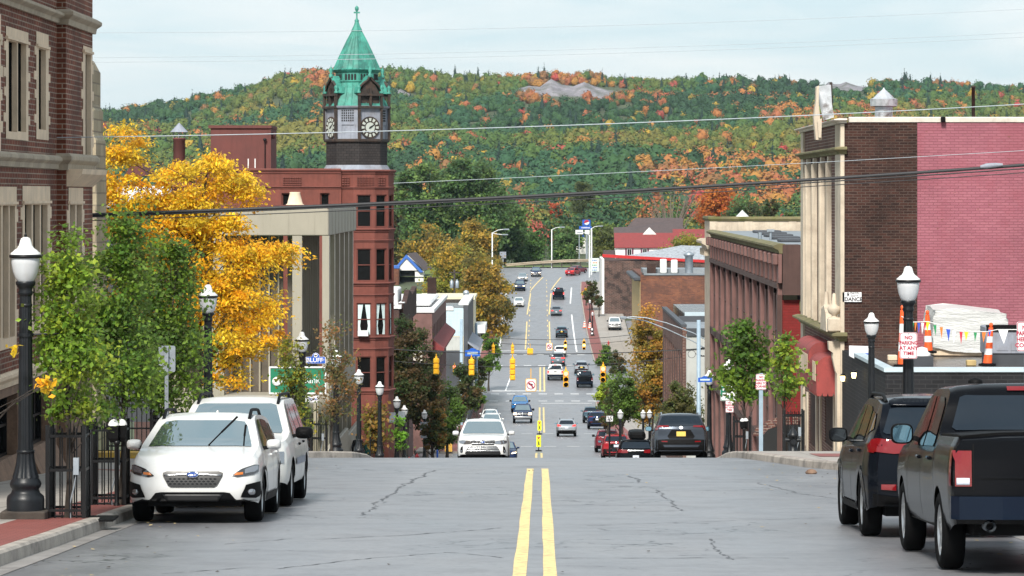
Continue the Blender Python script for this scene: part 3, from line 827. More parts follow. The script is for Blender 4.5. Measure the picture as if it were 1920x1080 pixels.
mb = MB(); wall(mb, o + Z_ * bh, Y_, d1 - d0, zt - zb - bh, [(a, b_, c_ - bh, e_ - bh) for a, b_, c_, e_ in sur], -X_, .25)
mb.add([(X0, d0, zb), (X0 - 16, d0, zb), (X0 - 16, d0, zt), (X0, d0, zt)], [(0, 1, 2, 3)])
mb.add([(XB - .17, d2, zb), (X0 - 16, d2, zb), (X0 - 16, d2, zt), (XB - .17, d2, zt)], [(0, 1, 2, 3)])
mb.add([(X0, d0, zt), (X0, d2, zt), (X0 - 16, d2, zt), (X0 - 16, d0, zt)], [(0, 1, 2, 3)])
mb.build('wall', M['brick_old'], B)
# corner bay, one brick proud
zbay = bh
bs = [rect(139, 156.5, 88, 308, d1), rect(111, 139, 352, 650, d1)]
bl = [[rect(143.5, 154, 102, 294, d1)], [rect(114, 124, 384, 630, d1), rect(126.5, 136.5, 384, 630, d1)]]
mb = MB(); ob = Vector((XB, d1, zb))
wall(mb, ob + Z_ * zbay, Y_, d2 - d1, zt - zb - zbay, [(a, b_, c_ - zbay, e_ - zbay) for a, b_, c_, e_ in bs], -X_, .2)
mb.add([(X0 - .01, d1, zb + zbay), (XB, d1, zb + zbay), (XB, d1, zt), (X0 - .01, d1, zt)], [(0, 1, 2, 3)])
mb.add([(X0 - .5, d2, zb), (XB, d2, zb), (XB, d2, zt), (X0 - .5, d2, zt)], [(0, 1, 2, 3)])
mb.build('corner_bay', M['brick_old'], B)
mb = MB(); wall(mb, o, Y_, d1 - d0, bh, [(a, b_, max(c_, .4), e_) for a, b_, c_, e_ in cell], -X_, .3)
mb.box(X0 - .3, XB, d1, d2, zb, zb + bh)
for a, b_, c_, e_ in cell: mb.prism([(X0 + .002, d0 + a - .3, zb + max(c_, .4) - .45), (X0 + .25, d0 + a - .3, zb + max(c_, .4) - .5), (X0 + .002, d0 + a - .3, zb + max(c_, .4) + .04)], (0, b_ - a + .6, 0))
mb.build('stone_base', M['granite_base'], B)
for a, b_, c_, e_ in cell: window(B, o, Y_, -X_, (a, b_, max(c_, .4), e_), M['black_metal'], M['dark_glass'], .26, (3, 2), .06, 'basement_window')
for oo, ss, ll in ((o, sur, lights), (ob, bs, bl)):
    for s_, lg in zip(ss, ll):
        mb = MB(); p0 = oo + X_ * .012
        wall(mb, p0 + Y_ * s_[0] + Z_ * s_[2], Y_, s_[1] - s_[0], s_[3] - s_[2], [(a - s_[0], b_ - s_[0], c_ - s_[2], e_ - s_[2]) for a, b_, c_, e_ in lg], -X_, .10)
        for k, (dv, w_) in enumerate(((.15, .22), (.38, .16), (.55, .24), (.78, .18))):     # toothed quoins running into the brickwork
            hh = (s_[3] - s_[2])
            for sd in (0, 1):
                u = s_[0] - w_ if sd == 0 else s_[1]
                mb.box(oo.x - .05, oo.x + .012, oo.y + u, oo.y + u + w_, zb + s_[2] + hh * dv, zb + s_[2] + hh * (dv + .08))
        mb.box(oo.x - .05, oo.x + .05, oo.y + s_[0], oo.y + s_[1], zb + lg[0][3] + .02, zb + lg[0][3] + .07)      # drip moulding over the lights
        wn = mb.build('window', M['limestone'], B)
        for a, b_, c_, e_ in lg:
            g = MB(); g.add([oo + Y_*a + Z_*c_ - X_*.085, oo + Y_*b_ + Z_*c_ - X_*.085, oo + Y_*b_ + Z_*e_ - X_*.085, oo + Y_*a + Z_*e_ - X_*.085], [(0, 1, 2, 3)]); g.build('pane', M['dark_glass'], wn)


def cornice(par, prof, path, mat, name='cornice'):
    """profile [(out, z)] carried along a plan path [(x, y, outward normal x, y)]"""
    mb = MB(); mb.rings([[(x + nx * o_, y + ny * o_, z) for o_, z in prof] for x, y, nx, ny in path], cap=True)
    return mb.build(name, mat, par)


def band(zlo, zhi, out):
    h = zhi - zlo
    return [(-.1, zlo), (out * .35, zlo), (out * .45, zlo + h * .35), (out * .9, zlo + h * .55), (out, zlo + h * .62), (out, zlo + h * .82), (out * .5, zhi), (-.1, zhi)]
for (ya, yb), out in (((22, 44), .17), ((292, 317), .13)):
    za, zb_ = fz(yb, 66.), fz(ya, 66.)
    cornice(B, band(za, zb_, out), [(X0, d0, 1, 0), (X0, d1 - .02, 1, 0)], M['cornice_stone'])
    cornice(B, band(za - .02, zb_ + .05, out), [(X0, d1 - .03, 0, -1), (XB, d1 - .03, 1, -1), (XB, d2 + .03, 1, 1), (X0 - 1, d2 + .03, 0, 1)], M['cornice_stone'])
zc = fz(705, 61); cornice(B, band(zc - .13, zc + .13, .10), [(X0, d0, 1, 0), (X0, d1, 1, 0), (XB + .001, d1 - .001, 1, 0), (XB + .001, d2, 1, 0)], M['limestone'], 'base_moulding')
za, zb2 = fz(350, 68), fz(318, 68)
mb = MB(); mb.rings([[(X0 - .1, y, za), (XB + .03, y, za), (XB + .30, y, zb2 - .1), (XB + .32, y, zb2), (X0 - .1, y, zb2)] for y in (d1 + .1, d2 - .15)]); mb.build('corbel', M['limestone'], B)

# --- buff stone church corner beyond it
B = thing('stone_church', 'buff stone church corner buttress with weathered set-offs behind the brick hall', 'church', (-11.6, 92, -7))
mb = MB()
for xr, ztop, yy in ((181, 322, 0.), (178, 262, .2), (172, 205, .3), (166, 130, .4)):
    p = W(xr, ztop, 88.); mb.box(-19, p.x, 88 + yy, 90 + yy, -8.5 if yy == 0 else p.z - 2.4, p.z)
    mb.prism([(p.x - .5, 88 + yy - .002, p.z), (p.x, 88 + yy - .002, p.z), (p.x - .16, 88 + yy, p.z + .3), (p.x - .5, 88 + yy, p.z + .3)], (0, 1.9, 0))
mb.build('buttress', M['buff_stone'], B)
part(B, 'wall', M['buff_stone'], (-30, -12.4, 90.6, 92.4, -8.5, 2.2))
p = W(163, 131, 88); mb = MB(); mb.lathe([(.14, 0), (.1, .1), (.12, .2), (.02, .75)], 8, (p.x - .12, 89, p.z)); mb.build('finial', M['limestone'], B)

# --- tan bank building
X0 = -9.3; da, db = 150., 172.5
B = thing('bank_building', 'tan metal clad bank block with tall fins and flat overhanging roof', 'bank', (X0, 160, -11))
zr0, zr1 = fz(442, da), fz(391, da)
xl = W(300, 0, da).x
mb = MB(); mb.bbox(xl, X0, da, db, zr0, zr1, .04)
for x in np.arange(xl + 1.13, X0, 1.13): mb.box(x - .012, x + .012, da - .012, da - .001, zr0 + .03, zr1 - .05)
for y in np.arange(da + 2.5, db, 2.5): mb.box(X0 + .001, X0 + .012, y - .02, y + .02, zr0 + .03, zr1 - .05)
mb.build('fascia', M['bank_tan'], B)
part(B, 'roof', M['roof_grey'], (xl + .2, X0 - .25, da + .3, db - .2, zr1, zr1 + .06))
part(B, 'roof_edge', M['penthouse'], (xl, X0 - .01, da + .04, da + .3, zr1, zr1 + .16), (X0 - .24, X0 - .03, da + .3, db, zr1, zr1 + .16))
zs = fz(740, da); zf = fz(775, da)
part(B, 'back_wall', M['bronze'], (xl, X0 - 2.2, da + 2.6, da + 2.8, -12.5, zr0), (X0 - 2., X0 - 1.8, da + 2.6, db - 2, -12.5, zr0))
mb = MB()
for y in np.arange(da + 2.7, db - 2, 1.3): mb.box(X0 - 1.8, X0 - 1.68, y, y + .12, zs, zr0)
for x in np.arange(xl + .4, X0 - 2.3, .42): mb.box(x - .035, x + .035, da + 2.42, da + 2.59, zs, zr0)
mb.build('mullions', M['bank_fin'], B)
for xa, xb in ((400, 420), (548, 566), (604, 617)):
    a, b_ = W(xa, 0, da).x, W(xb, 0, da).x; part(B, 'column', M['bank_tan'], (a, b_, da + .03, da + .5, -12.5, zr0))
part(B, 'spandrel', M['bank_tan'], (xl, X0 - .02, da + .06, da + 2.4, zf, zs - .02), (X0 - .5, X0 - .03, da + 2.4, db - .05, zf, zs + .6))
mb = MB()
for i in range(6):
    y = da + .9 + i * 3.75; mb = MB(); mb.box(X0 - .26, X0 - .03, y, y + .2, zs + .6, zr0 - .002); mb.box(X0 - .029, X0 - .004, y - .01, y + .21, zs + .6, zr0 - .002, 1); mb.build('fin', [M['bank_fin'], M['coping_white']], B)
    part(B, 'pier', M['bank_fin'], (X0 - .8, X0 - .1, y - .1, y + .3, -12.5, zf))
for q in ((-9.3, -9.0, 147, 152, -13.5, -10.95), (-9.3, -9.1, 152.01, 162, -14, -11.05), (-9.3, -9.1, 162.01, 172, -15, -11.4)): part(B, 'planter_wall', M['bank_tan'], q, b=.04)
p = W(553, 382, 158); mb = MB(); mb.lathe([(.42, 0), (.42, .12), (.36, .13), (.24, .62), (.25, .68), (.0, .68)], 12, (p.x, p.y, zr1 + .05)); mb.build('roof_vent', M['limestone'], B)
SG = thing('bank_sign', 'dark green bank sign board framed in white behind the pale sapling', 'sign', tuple(W(558, 712, 148)))
a, b_ = W(507, 690, 148), W(609, 736, 148)
part(SG, 'board', M['sign_green'], (a.x, b_.x, 148, 148.15, b_.z, a.z))
t_ = .06; part(SG, 'frame', M['sign_white'], (a.x - t_, b_.x + t_, 147.96, 148.18, a.z, a.z + t_), (a.x - t_, b_.x + t_, 147.96, 148.18, b_.z - t_, b_.z), (a.x - t_, a.x, 147.96, 148.18, b_.z, a.z), (b_.x, b_.x + t_, 147.96, 148.18, b_.z, a.z))
text('Range Bank', .42, M['sign_white'], (0.12 + (a.x + b_.x) / 2, 147.98, (a.z + b_.z) / 2), FACE_CAM, SG, sx=.86)
mb = MB(); mb.lathe([(.13, -.01), (.2, -.01), (.2, .0), (.13, .0)], 20, (a.x + .28, 147.98, (a.z + b_.z) / 2 - .05), axis='y'); mb.build('emblem', M['sign_white'], SG)
part(SG, 'post', M['bank_fin'], (a.x + .3, a.x + .5, 148.16, 148.3, -12.5, a.z), (b_.x - .5, b_.x - .3, 148.16, 148.3, -12.5, a.z))

# --- red sandstone block with corner turret and clock tower
dS = 186.; zpar = fz(320, dS); TC = Vector((W(682, 0, dS + 1.2).x, dS + 1.2, 0)); TR = 1.66
B = thing('sandstone_block', 'red sandstone block with rounded corner bay and rows of sash windows', 'building', (-10, 190, -15))
xw0, xw1 = W(300, 0, dS).x, W(640, 0, dS).x
ow = Vector((xw0, dS, -15.5)); hh = zpar + 15.5
hw = [(W(528, 0, dS).x - xw0, W(546, 0, dS).x - xw0, fz(425, dS) + 15.5, fz(362, dS) + 15.5), (W(600, 0, dS).x - xw0, W(618, 0, dS).x - xw0, fz(425, dS) + 15.5, fz(362, dS) + 15.5)]
mb = MB(); wall(mb, ow, X_, xw1 - xw0, hh, hw, Y_, .25)
mb.box(xw0, xw1 + 1, dS + .4, dS + 26, zpar - .8, zpar - .6)
mb.add([(-9.35, dS + 1, -15.5), (-9.35, dS + 30, -15.5), (-9.35, dS + 30, zpar), (-9.35, dS + 1, zpar)], [(0, 1, 2, 3)])
mb.build('wall', M['sandstone'], B)
for h_ in hw: window(B, ow, X_, Y_, h_, M['sandstone_dark'], M['dark_glass'], .2, (1, 2))
angs = [185, 150, 107, 66, 33, -8, -50]
def tp(a, r=TR): return Vector((TC.x + r * math.cos(R(a)), TC.y - r * math.sin(R(a)), 0))
mbw = MB(); FL = [(365, 426), (466, 527), (568, 629), (668, 728)]
wins = []
for a0, a1 in zip(angs[:-1], angs[1:]):
    p0, p1 = tp(a0), tp(a1); ud = (p1 - p0); wl = ud.length; ud.normalize(); nd = Vector((-ud.y, ud.x, 0)); o_ = Vector((p0.x, p0.y, -15.5))
    hs = []
    if a0 <= 110:
        for ya, yb in FL:
            e = .12 * wl if wl < 1.05 else .16 * wl
            hs.append((e, wl - e, fz(yb, dS) + 15.5, fz(ya, dS) + 15.5))
    wall(mbw, o_, ud, wl, hh - .02, hs, nd, .16)
    for i, h_ in enumerate(hs): wins.append((o_, ud, nd, h_, i))
mbw.poly([tp(a) + Z_ * (zpar - .3) for a in angs]); mbw.build('corner_bay', M['sandstone'], B)
for o_, ud, nd, h_, i in wins: window(B, o_, ud, nd, h_, M['sandstone_dark'], M['dark_glass'], .13, (1, 2), .06, curtain=M['curtain'] if i == 2 else None)
def ringband(y0_, y1_, out, mat, name='string_course', am=angs):
    za, zb_ = fz(y1_, dS), fz(y0_, dS)
    cornice(B, band(za, zb_, out), [(tp(a).x, tp(a).y, math.cos(R(a)), -math.sin(R(a))) for a in am], mat, name)
for y0_, y1_, out in ((318, 326, .14), (350, 355, .08), (428, 435, .12), (449, 454, .07), (529, 536, .12), (551, 556, .07), (630, 637, .12), (652, 657, .07), (730, 738, .12)): ringband(y0_, y1_, out, M['sandstone_dark'])
cornice(B, band(zpar - .15, zpar + .12, .12), [(xw0, dS, 0, -1), (xw1 - .02, dS, 0, -1)], M['sandstone_dark'], 'parapet_coping')
cornice(B, band(fz(354, dS), fz(349, dS), .09), [(xw0, dS, 0, -1), (xw1 - .02, dS, 0, -1)], M['sandstone_dark'], 'string_course')
mb = MB()
for cx0, nx_, sp in ((532, 8, 4.4), (638, 4, 5.2), (672, 6, 5.6), (711, 3, 4.6)):
    for i in range(nx_):
        for j in range(4):
            px = cx0 + i * sp
            if px < 625: yq = dS - .03
            else:
                dx = W(px, 0, dS).x - TC.x; yq = TC.y - math.sqrt(max(.1, TR**2 - dx**2)) + .03
            p = W(px, 333 + j * 4.4, dS); mb.box(p.x - .05, p.x + .05, yq - .05, yq + .2, p.z - .04, p.z + .04)
mb.build('terracotta_panel', M['sandstone_dark'], B)
q = W(681, 624, dS - .5); part(B, 'air_conditioner', M['white_paint'], (q.x - .28, q.x + .28, TC.y - TR - .3, TC.y - TR + .1, q.z - .17, q.z + .13))
pa, pb = W(395, 320, 190), W(508, 237, 190)
part(B, 'penthouse', M['penthouse'], (pa.x, pb.x, 190, 194, pa.z - .5, pb.z - .1))
part(B, 'penthouse_coping', M['penthouse'], (pa.x - .12, pb.x + .04, 189.9, 194.1, pb.z - .1, pb.z + .06))
q = W(472, 305, 190); part(B, 'penthouse_window', M['white_paint'], (q.x - .22, q.x - .16, 189.95, 190, q.z - .3, q.z + .22), (q.x + .16, q.x + .22, 189.95, 190, q.z - .3, q.z + .22))
q = W(510, 254, 190); mb = MB(); mb.lathe([(.0, 0), (.18, .03), (.18, .2), (.0, .24)], 10, (q.x - .1, 190.6, q.z), axis='x'); mb.build('alarm_bell', M['penthouse'], B)
q = W(497, 262, 190); mb = MB(); mb.tube([(q.x, 189.9, q.z), (q.x, 189.9, q.z - 1.7)], .03, 6); mb.lathe([(0, -.1), (.1, -.03), (.1, .04), (0, .1)], 8, (q.x, 189.85, q.z)); mb.build('wall_lamp', M['black_metal'], B)
q = W(336, 262, 188); mb = MB()
mb.lathe([(.33, -2.6), (.33, 0), (.36, .02), (.36, .1), (.0, .1)], 10, (q.x, 188, q.z)); mb.build('flue', M['penthouse'], B)
mb = MB(); mb.lathe([(.50, .42), (.47, .45), (.0, .95)], 12, (q.x, 188, q.z)); [mb.tube([(q.x + .28 * c_, 188 + .28 * s_, q.z + .05), (q.x + .36 * c_, 188 + .36 * s_, q.z + .46)], .025, 5) for c_, s_ in ((1, 0), (-1, 0), (0, 1), (0, -1))]; mb.build('flue_cowl', M['slate_panel'], B)
q0, q1, q2 = W(232, 330, 187), W(276, 330, 187), W(255, 296, 187); mb = MB(); mb.prism([q0, q1, q2], (0, 5, 0)); mb.build('gable', M['penthouse'], B)

# clock tower, octagonal
dT = 189.; kT = F / dT; ax = W(669, 0, dT).x
T = thing('clock_tower', 'octagonal clock tower with green copper spire on the sandstone block', 'clock tower', (ax, dT, zpar - .6))
zz_ = lambda y: fz(y, dT)
ph = R(30 + 22.5 - 90)
lt = lambda prof, mb=None, seg=8, p=ph: (mb or MB()).lathe([(r / kT / math.cos(math.pi / 8) if seg == 8 else r / kT, zz_(y)) for r, y in prof], seg, (ax, dT, 0), smooth=(seg > 8), phase=p)
lt([(53, 330), (53, 266)]).build('shingled_base', M['shingle'], T)
lt([(62, 330), (58, 318), (52, 308), (52, 330)]).build('skirt_roof', M['slate_panel'], T)
lt([(56, 267), (57, 265), (57, 262), (54, 261), (51, 266)]).build('ledge', M['rust'], T)
lt([(52.5, 262), (52.5, 203)]).build('clock_stage', M['slate_panel'], T)
lt([(53, 205), (57, 203), (58, 200), (53, 199)]).build('cornice', M['slate_panel'], T)
lt([(56, 201), (52, 195), (44, 176), (41, 166), (40, 157), (38, 155)]).build('mansard_roof', M['copper'], T)
lt([(39, 158), (39, 155), (41, 154), (41, 152), (37, 151)]).build('balcony', M['copper'], T)
lt([(37, 152), (37, 136)]).build('belfry', M['copper'], T)
lt([(38, 137), (41, 134), (43, 131.5), (40, 129), (29, 103), (17, 76), (9, 60), (9.5, 58.5), (9.5, 57), (5, 47), (3.5, 41), (3.2, 40)]).build('spire', M['copper'], T)
mb = MB(); mb.lathe([(3 / kT, zz_(41)), (4.8 / kT, zz_(39)), (3 / kT, zz_(37)), (1.5 / kT, zz_(34)), (1.3 / kT, zz_(22)), (3.6 / kT, zz_(18)), (3.6 / kT, zz_(14)), (.5 / kT, zz_(10.5))], 10, (ax, dT, 0))
mb.box(ax - 5.8 / kT, ax + 5.8 / kT, dT - .04, dT + .04, zz_(25), zz_(22)); mb.build('finial', M['copper'], T)
mb = MB()
for k in range(8):
    a = ph + k * math.pi / 4; hyp = 1 / math.cos(math.pi / 8)
    for rr_, y0_, y1_ in ((54, 263, 201),):
        x_, y_ = ax + rr_ / kT * math.cos(a) * hyp, dT + rr_ / kT * math.sin(a) * hyp
        mb.tube([(x_, y_, zz_(y0_)), (x_, y_, zz_(y1_))], .055, 6)
mb.build('corner_rib', M['slate_panel'], T)
mb = MB()       # standing seams on spire and mansard
for k in range(24):
    a = ph + k * 2 * math.pi / 24
    ar = (a - ph) % (math.pi / 4) - math.pi / 8; hyp = 1 / math.cos(ar)
    for pts in (((42.5, 131), (40, 129), (29, 103), (17, 76), (9, 60)), ((55, 200), (52, 195), (44, 176), (41, 166), (40, 157))):
        mb.tube([(ax + r / kT * math.cos(a) * hyp, dT + r / kT * math.sin(a) * hyp, zz_(y)) for r, y in pts], .028, 4)
mb.build('standing_seam', M['copper'], T)
mb = MB()
for k in range(8):
    a = R(30 - 90) + k * math.pi / 4; n_v = Vector((math.cos(a), math.sin(a), 0)); t_v = Vector((-n_v.y, n_v.x, 0))
    for t_ in (-9, -3, 3, 9):
        c_ = Vector((ax, dT, 0)) + n_v * (37.3 / kT) + t_v * (t_ / kT)
        prof = [c_ + t_v * u / kT + Z_ * zz_(y) for u, y in ((-1.9, 152), (1.9, 152), (1.9, 142), (1.0, 139.5), (-1.0, 139.5), (-1.9, 142))]
        mb.prism([q - n_v * .05 for q in prof], n_v * .07)
mb.build('belfry_opening', M['teal_door'], T)
for k in range(4):
    a = R(30 - 90) + k * math.pi / 2; n_v = Vector((math.cos(a), math.sin(a), 0)); t_v = Vector((-n_v.y, n_v.x, 0)); c_ = Vector((ax, dT, 0)) + n_v * (53 / kT)
    yr = n_v.to_3d(); rot = Matrix((t_v, Z_, n_v)).transposed()
    fr = c_ + Z_ * zz_(240)
    P_ = lambda u, y, o_=0.: c_ + t_v * u / kT + Z_ * zz_(y) + n_v * o_ / kT
    mb = MB()
    for s_ in (-1, 1):
        mb.prism([P_(s_ * 21, 263), P_(s_ * 25, 263), P_(s_ * 25, 172), P_(s_ * 21, 172)], n_v * (5 / kT))
        arch = [P_(s_ * 24, 176, 1), P_(s_ * 22, 166, 1), P_(s_ * 14, 158, 1), P_(s_ * 5, 152, 1), P_(0, 143, 1)]
        mb.tube(arch, .075, 6)
    mb.prism([P_(-26, 204), P_(26, 204), P_(26, 200), P_(-26, 200)], n_v * (6 / kT)); mb.prism([P_(-26, 181), P_(26, 181), P_(26, 177), P_(-26, 177)], n_v * (6 / kT))
    mb.prism([P_(-2, 200, 1), P_(2, 200, 1), P_(2, 166, 1), P_(-2, 166, 1)], n_v * (4 / kT))
    dm = mb.build('dormer', M['rust'], T)
    mb = MB(); mb.prism([P_(-21, 200, -10), P_(21, 200, -10), P_(21, 176, -10), P_(13, 162, -10), P_(0, 150, -10), P_(-13, 162, -10), P_(-21, 176, -10)], n_v * (9 / kT)); mb.build('dormer_opening', M['rust'], dm)
    for s_ in (-1, 1):
        mb = MB(); mb.sheet([[P_(s_ * 25, 176, o_), P_(s_ * 22, 165, o_), P_(s_ * 13, 157, o_), P_(s_ * 1, 143, o_)] for o_ in (-25, 3)], smooth=True); mb.build('dormer_roof', M['copper'], dm, open=True)
        q = P_(s_ * 24, 176, 2); mb = MB(); mb.lathe([(.12, 0), (.12, .1), (.06, .14), (.12, .28), (.11, .36), (.05, .42), (.0, .48)], 8, tuple(q)); mb.build('urn', M['copper'], dm)
    q = P_(0, 143, 1); mb = MB(); mb.lathe([(.11, -.1), (.12, .06), (.06, .12), (.11, .3), (.09, .38), (.03, .45), (.0, .62)], 8, tuple(q)); mb.build('urn', M['copper'], dm)
    cf = MB(); 
    def disc(r0, r1, z0, z1):
        g = MB(); g.lathe([(r0, z0), (r1, z0), (r1, z1), (r0, z1)], 28, (0, 0, 0), smooth=False, cap=(r0 < .01))
        return [Vector(fr + rot @ Vector(v)) for v in g.v], g.f
    rC = 20.5 / kT
    v_, f_ = disc(.001, rC, 0, .05); cf.add(v_, f_); ck = cf.build('clock', M['rust'], T)
    g = MB(); v_, f_ = disc(.001, rC * .46, .05, .075); g.add(v_, f_)
    for i in range(12):
        a2 = i * math.pi / 6; r1, r2 = rC * .58, rC * .86; w1, w2 = rC * .085, rC * .125
        e1 = Vector((math.sin(a2), math.cos(a2), 0)); e2 = Vector((math.cos(a2), -math.sin(a2), 0))
        g.prism([fr + rot @ (e1 * r1 - e2 * w1 + Z_ * .051), fr + rot @ (e1 * r1 + e2 * w1 + Z_ * .051), fr + rot @ (e1 * r2 + e2 * w2 + Z_ * .051), fr + rot @ (e1 * r2 - e2 * w2 + Z_ * .051)], n_v * .02)
    g.build('dial', M['clock_face'], ck)
    g = MB()
    for a2, L_, w_ in ((R(54), rC * .62, .035), (R(58), rC * .42, .05), (R(54 + 180), rC * .15, .05)):
        e1 = Vector((math.sin(a2), math.cos(a2), 0)); e2 = Vector((math.cos(a2), -math.sin(a2), 0))
        g.prism([fr + rot @ (-e2 * w_ + Z_ * .08), fr + rot @ (e2 * w_ + Z_ * .08), fr + rot @ (e1 * L_ + e2 * w_ * .4 + Z_ * .08), fr + rot @ (e1 * L_ - e2 * w_ * .4 + Z_ * .08)], n_v * .015)
    g.build('clock_hands', M['sign_black'], ck)
    # lattice panel on the next face round
    a = R(30 - 90 - 45) + k * math.pi / 2; n_v = Vector((math.cos(a), math.sin(a), 0)); t_v = Vector((-n_v.y, n_v.x, 0)); c_ = Vector((ax, dT, 0)) + n_v * (52.6 / kT)
    P2 = lambda u, y, o_=0.: c_ + t_v * u / kT + Z_ * zz_(y) + n_v * o_ / kT
    mb = MB()
    for i in range(6):
        for j in range(5): mb.prism([P2(-12.5 + i * 4.2, 207 + j * 4.6), P2(-10 + i * 4.2, 207 + j * 4.6), P2(-10 + i * 4.2, 210 + j * 4.6), P2(-12.5 + i * 4.2, 210 + j * 4.6)], n_v * (.4 / kT))
    mb.build('lattice_opening', M['teal_door'], T)
    mb = MB()
    for q0, q1, q2, q3 in ((-14, 14, 235, 232.5), (-14, -12, 262, 235), (12, 14, 262, 235)): mb.prism([P2(q0, q2), P2(q1, q2), P2(q1, q3), P2(q0, q3)], n_v * (1.4 / kT))
    mb.build('panel_frame', M['slate_panel'], T)
# ------------------------------------------------------------------ right hand buildings
# --- tall brown brick block, pink painted flank
X0 = 9.3; yN, yF = 105., 121.; zt = fz(229, yN); zb = -10.6
B = thing('brick_block', 'tall dark brick block with pale stone front and a pink painted flank', 'building', (X0, 110, -9))
xs = W(1720, 0, yN).x; xe = 24.
mb = MB(); mb.box(X0 + .02, xs, yN, yF, zb, zt - .001); mb.build('side_wall', M['brick_dark'], B)
mb = MB(); mb.box(xs, xe, yN - .004, yF - .01, zb, zt); mb.build('painted_side_wall', M['brick_pink'], B)
cornice(B, [(-.25, zt), (-.25, zt + .16), (.05, zt + .16), (.06, zt + .13), (.04, zt)], [(X0 + .2, yN, 0, -1), (xe, yN, 0, -1)], M['coping_white'], 'coping')
zt2 = zt - .05
D_ = lambda x: fx(X0, x)
rct = lambda x0, x1, y0, y1: (D_(x1) - yN, D_(x0) - yN, fz(y1, (D_(x0) + D_(x1)) / 2) - zb, fz(y0, (D_(x0) + D_(x1)) / 2) - zb)
big = rct(1517, 1559, 296, 612)
shop = [rct(1507.5, 1513, 738, 835), rct(1518, 1528, 738, 835), rct(1547, 1562, 738, 835)]
o = Vector((X0, yN, zb))
mb = MB(); wall(mb, o, Y_, yF - yN, zt2 - zb, [big] + shop, X_, .3); mb.build('front_wall', M['brick_front'], B)
mb = MB(); u0, u1, v0, v1 = big
nW = 3; lights = []
for i in range(nW):
    a = u0 + (u1 - u0) * (i + .16) / nW; b_ = u0 + (u1 - u0) * (i + .9) / nW
    lights += [(a, b_, v0 + .45, v0 + (v1 - v0) * .46), (a, b_, v0 + (v1 - v0) * .66, v1 - .5)]
wall(mb, o - X_ * .0 + Y_ * u0 + Z_ * v0 + X_ * .03, Y_, u1 - u0, v1 - v0, [(a - u0, b_ - u0, c_ - v0, e_ - v0) for a, b_, c_, e_ in lights], X_, .22)
for i in range(nW + 1):
    c_ = yN + u0 + (u1 - u0) * min(max(i / nW, .03), .97); mb.box(X0 - .10, X0 + .03, c_ - .22, c_ + .22, zb + v0, zb + v1)
    for k in range(2): mb.tube([(X0 - .10, c_ - .12 + k * .24, zb + v0 + .2), (X0 - .10, c_ - .12 + k * .24, zb + v1 - .2)], .07, 6)
mb.build('stone_window_bay', M['cream_stone'], B)
for i, h_ in enumerate(lights): window(B, o, Y_, X_, h_, M['cream_stone'], M['dark_glass'], .2, (1, 3), .06)
mb = MB()
for ya, yb in ((yN - .06, yN + 1.9), (yF - 1.1, yF + .02)): mb = MB(); mb.box(X0 - .07, X0 + .05, ya, yb, zb + .5, zt2); mb.build('stone_quoin', M['cream_stone'], B)
def rcorn(ya, yb, out, mat, nm='cornice', back=.2):
    za, zb_ = fz(yb, yN), fz(ya, yN)
    cornice(B, band(za, zb_, out), [(X0 + .12, yN, 0, -1), (X0, yN, -1, -1), (X0, yF, -1, 1), (X0 + .12, yF, 0, 1)], mat, nm)
rcorn(222, 231, .28, M['coping_white']); rcorn(275, 289, .26, M['moss_stone']); rcorn(623, 640, .34, M['moss_stone'])
zs = fz(640, yN)
mb = MB(); mb.box(X0 - .16, X0 + .02, yN + .1, yN + .9, zb, zs); mb.rings([[(X0 - .16, y, zs), (X0 - .42, y, zs - .02), (X0 - .40, y, zs - .28), (X0 - .28, y, zs - .36), (X0 - .30, y, zs - .5), (X0 - .20, y, zs - .95), (X0 - .16, y, zs - 1.)] for y in (yN + .12, yN + .6)]); mb.build('scroll_bracket', M['cream_stone'], B)
zs = fz(623, yN)
mb = MB(); mb.bbox(X0 - .44, X0 - .02, yN - .02, yN + .5, zs, zs + .45, .05)
mb.lathe([(.15, .45), (.08, .48), (.08, .52), (.17, .58), (.21, .70), (.19, .78), (.10, .82), (.08, .88), (.05, 1.18), (.0, 1.2)], 10, (X0 - .24, yN + .24, zs)); mb.build('urn', M['cream_stone'], B)
mb = MB(); mb.bbox(X0 - .40, X0 - .02, yN + 3.0, yN + 3.5, zs, zs + .4, .05); mb.lathe([(.15, .4), (.08, .45), (.17, .54), (.19, .66), (.09, .76), (.05, 1.15), (.0, 1.18)], 10, (X0 - .22, yN + 3.25, zs)); mb.build('urn', M['cream_stone'], B)
mb = MB(); mb.prism([(X0 - .45, yN + .55, zs), (X0 - .45, yN + 2.9, zs), (X0 - .45, yN + 2.6, zs + .55), (X0 - .45, yN + 1.7, zs + .8), (X0 - .45, yN + .9, zs + .55)], (.44, 0, 0)); mb.build('pediment', M['cream_stone'], B)
for h_ in shop: window(B, o, Y_, X_, h_, M['cream_stone'], M['dark_glass'], .22, (1, 1), .08, 'shop_window')
mb = MB()
for x_ in (1515, 1533, 1540, 1566): y_ = D_(x_); part(B, 'pilaster', M['cream_stone'], (X0 - .06, X0 + .0, y_ - .2, y_ + .2, zb, fz(735, y_)))
part(B, 'roof', M['roof_grey'], (X0 + .3, xe - .3, yN + .3, yF - .3, zt - .25, zt - .2))
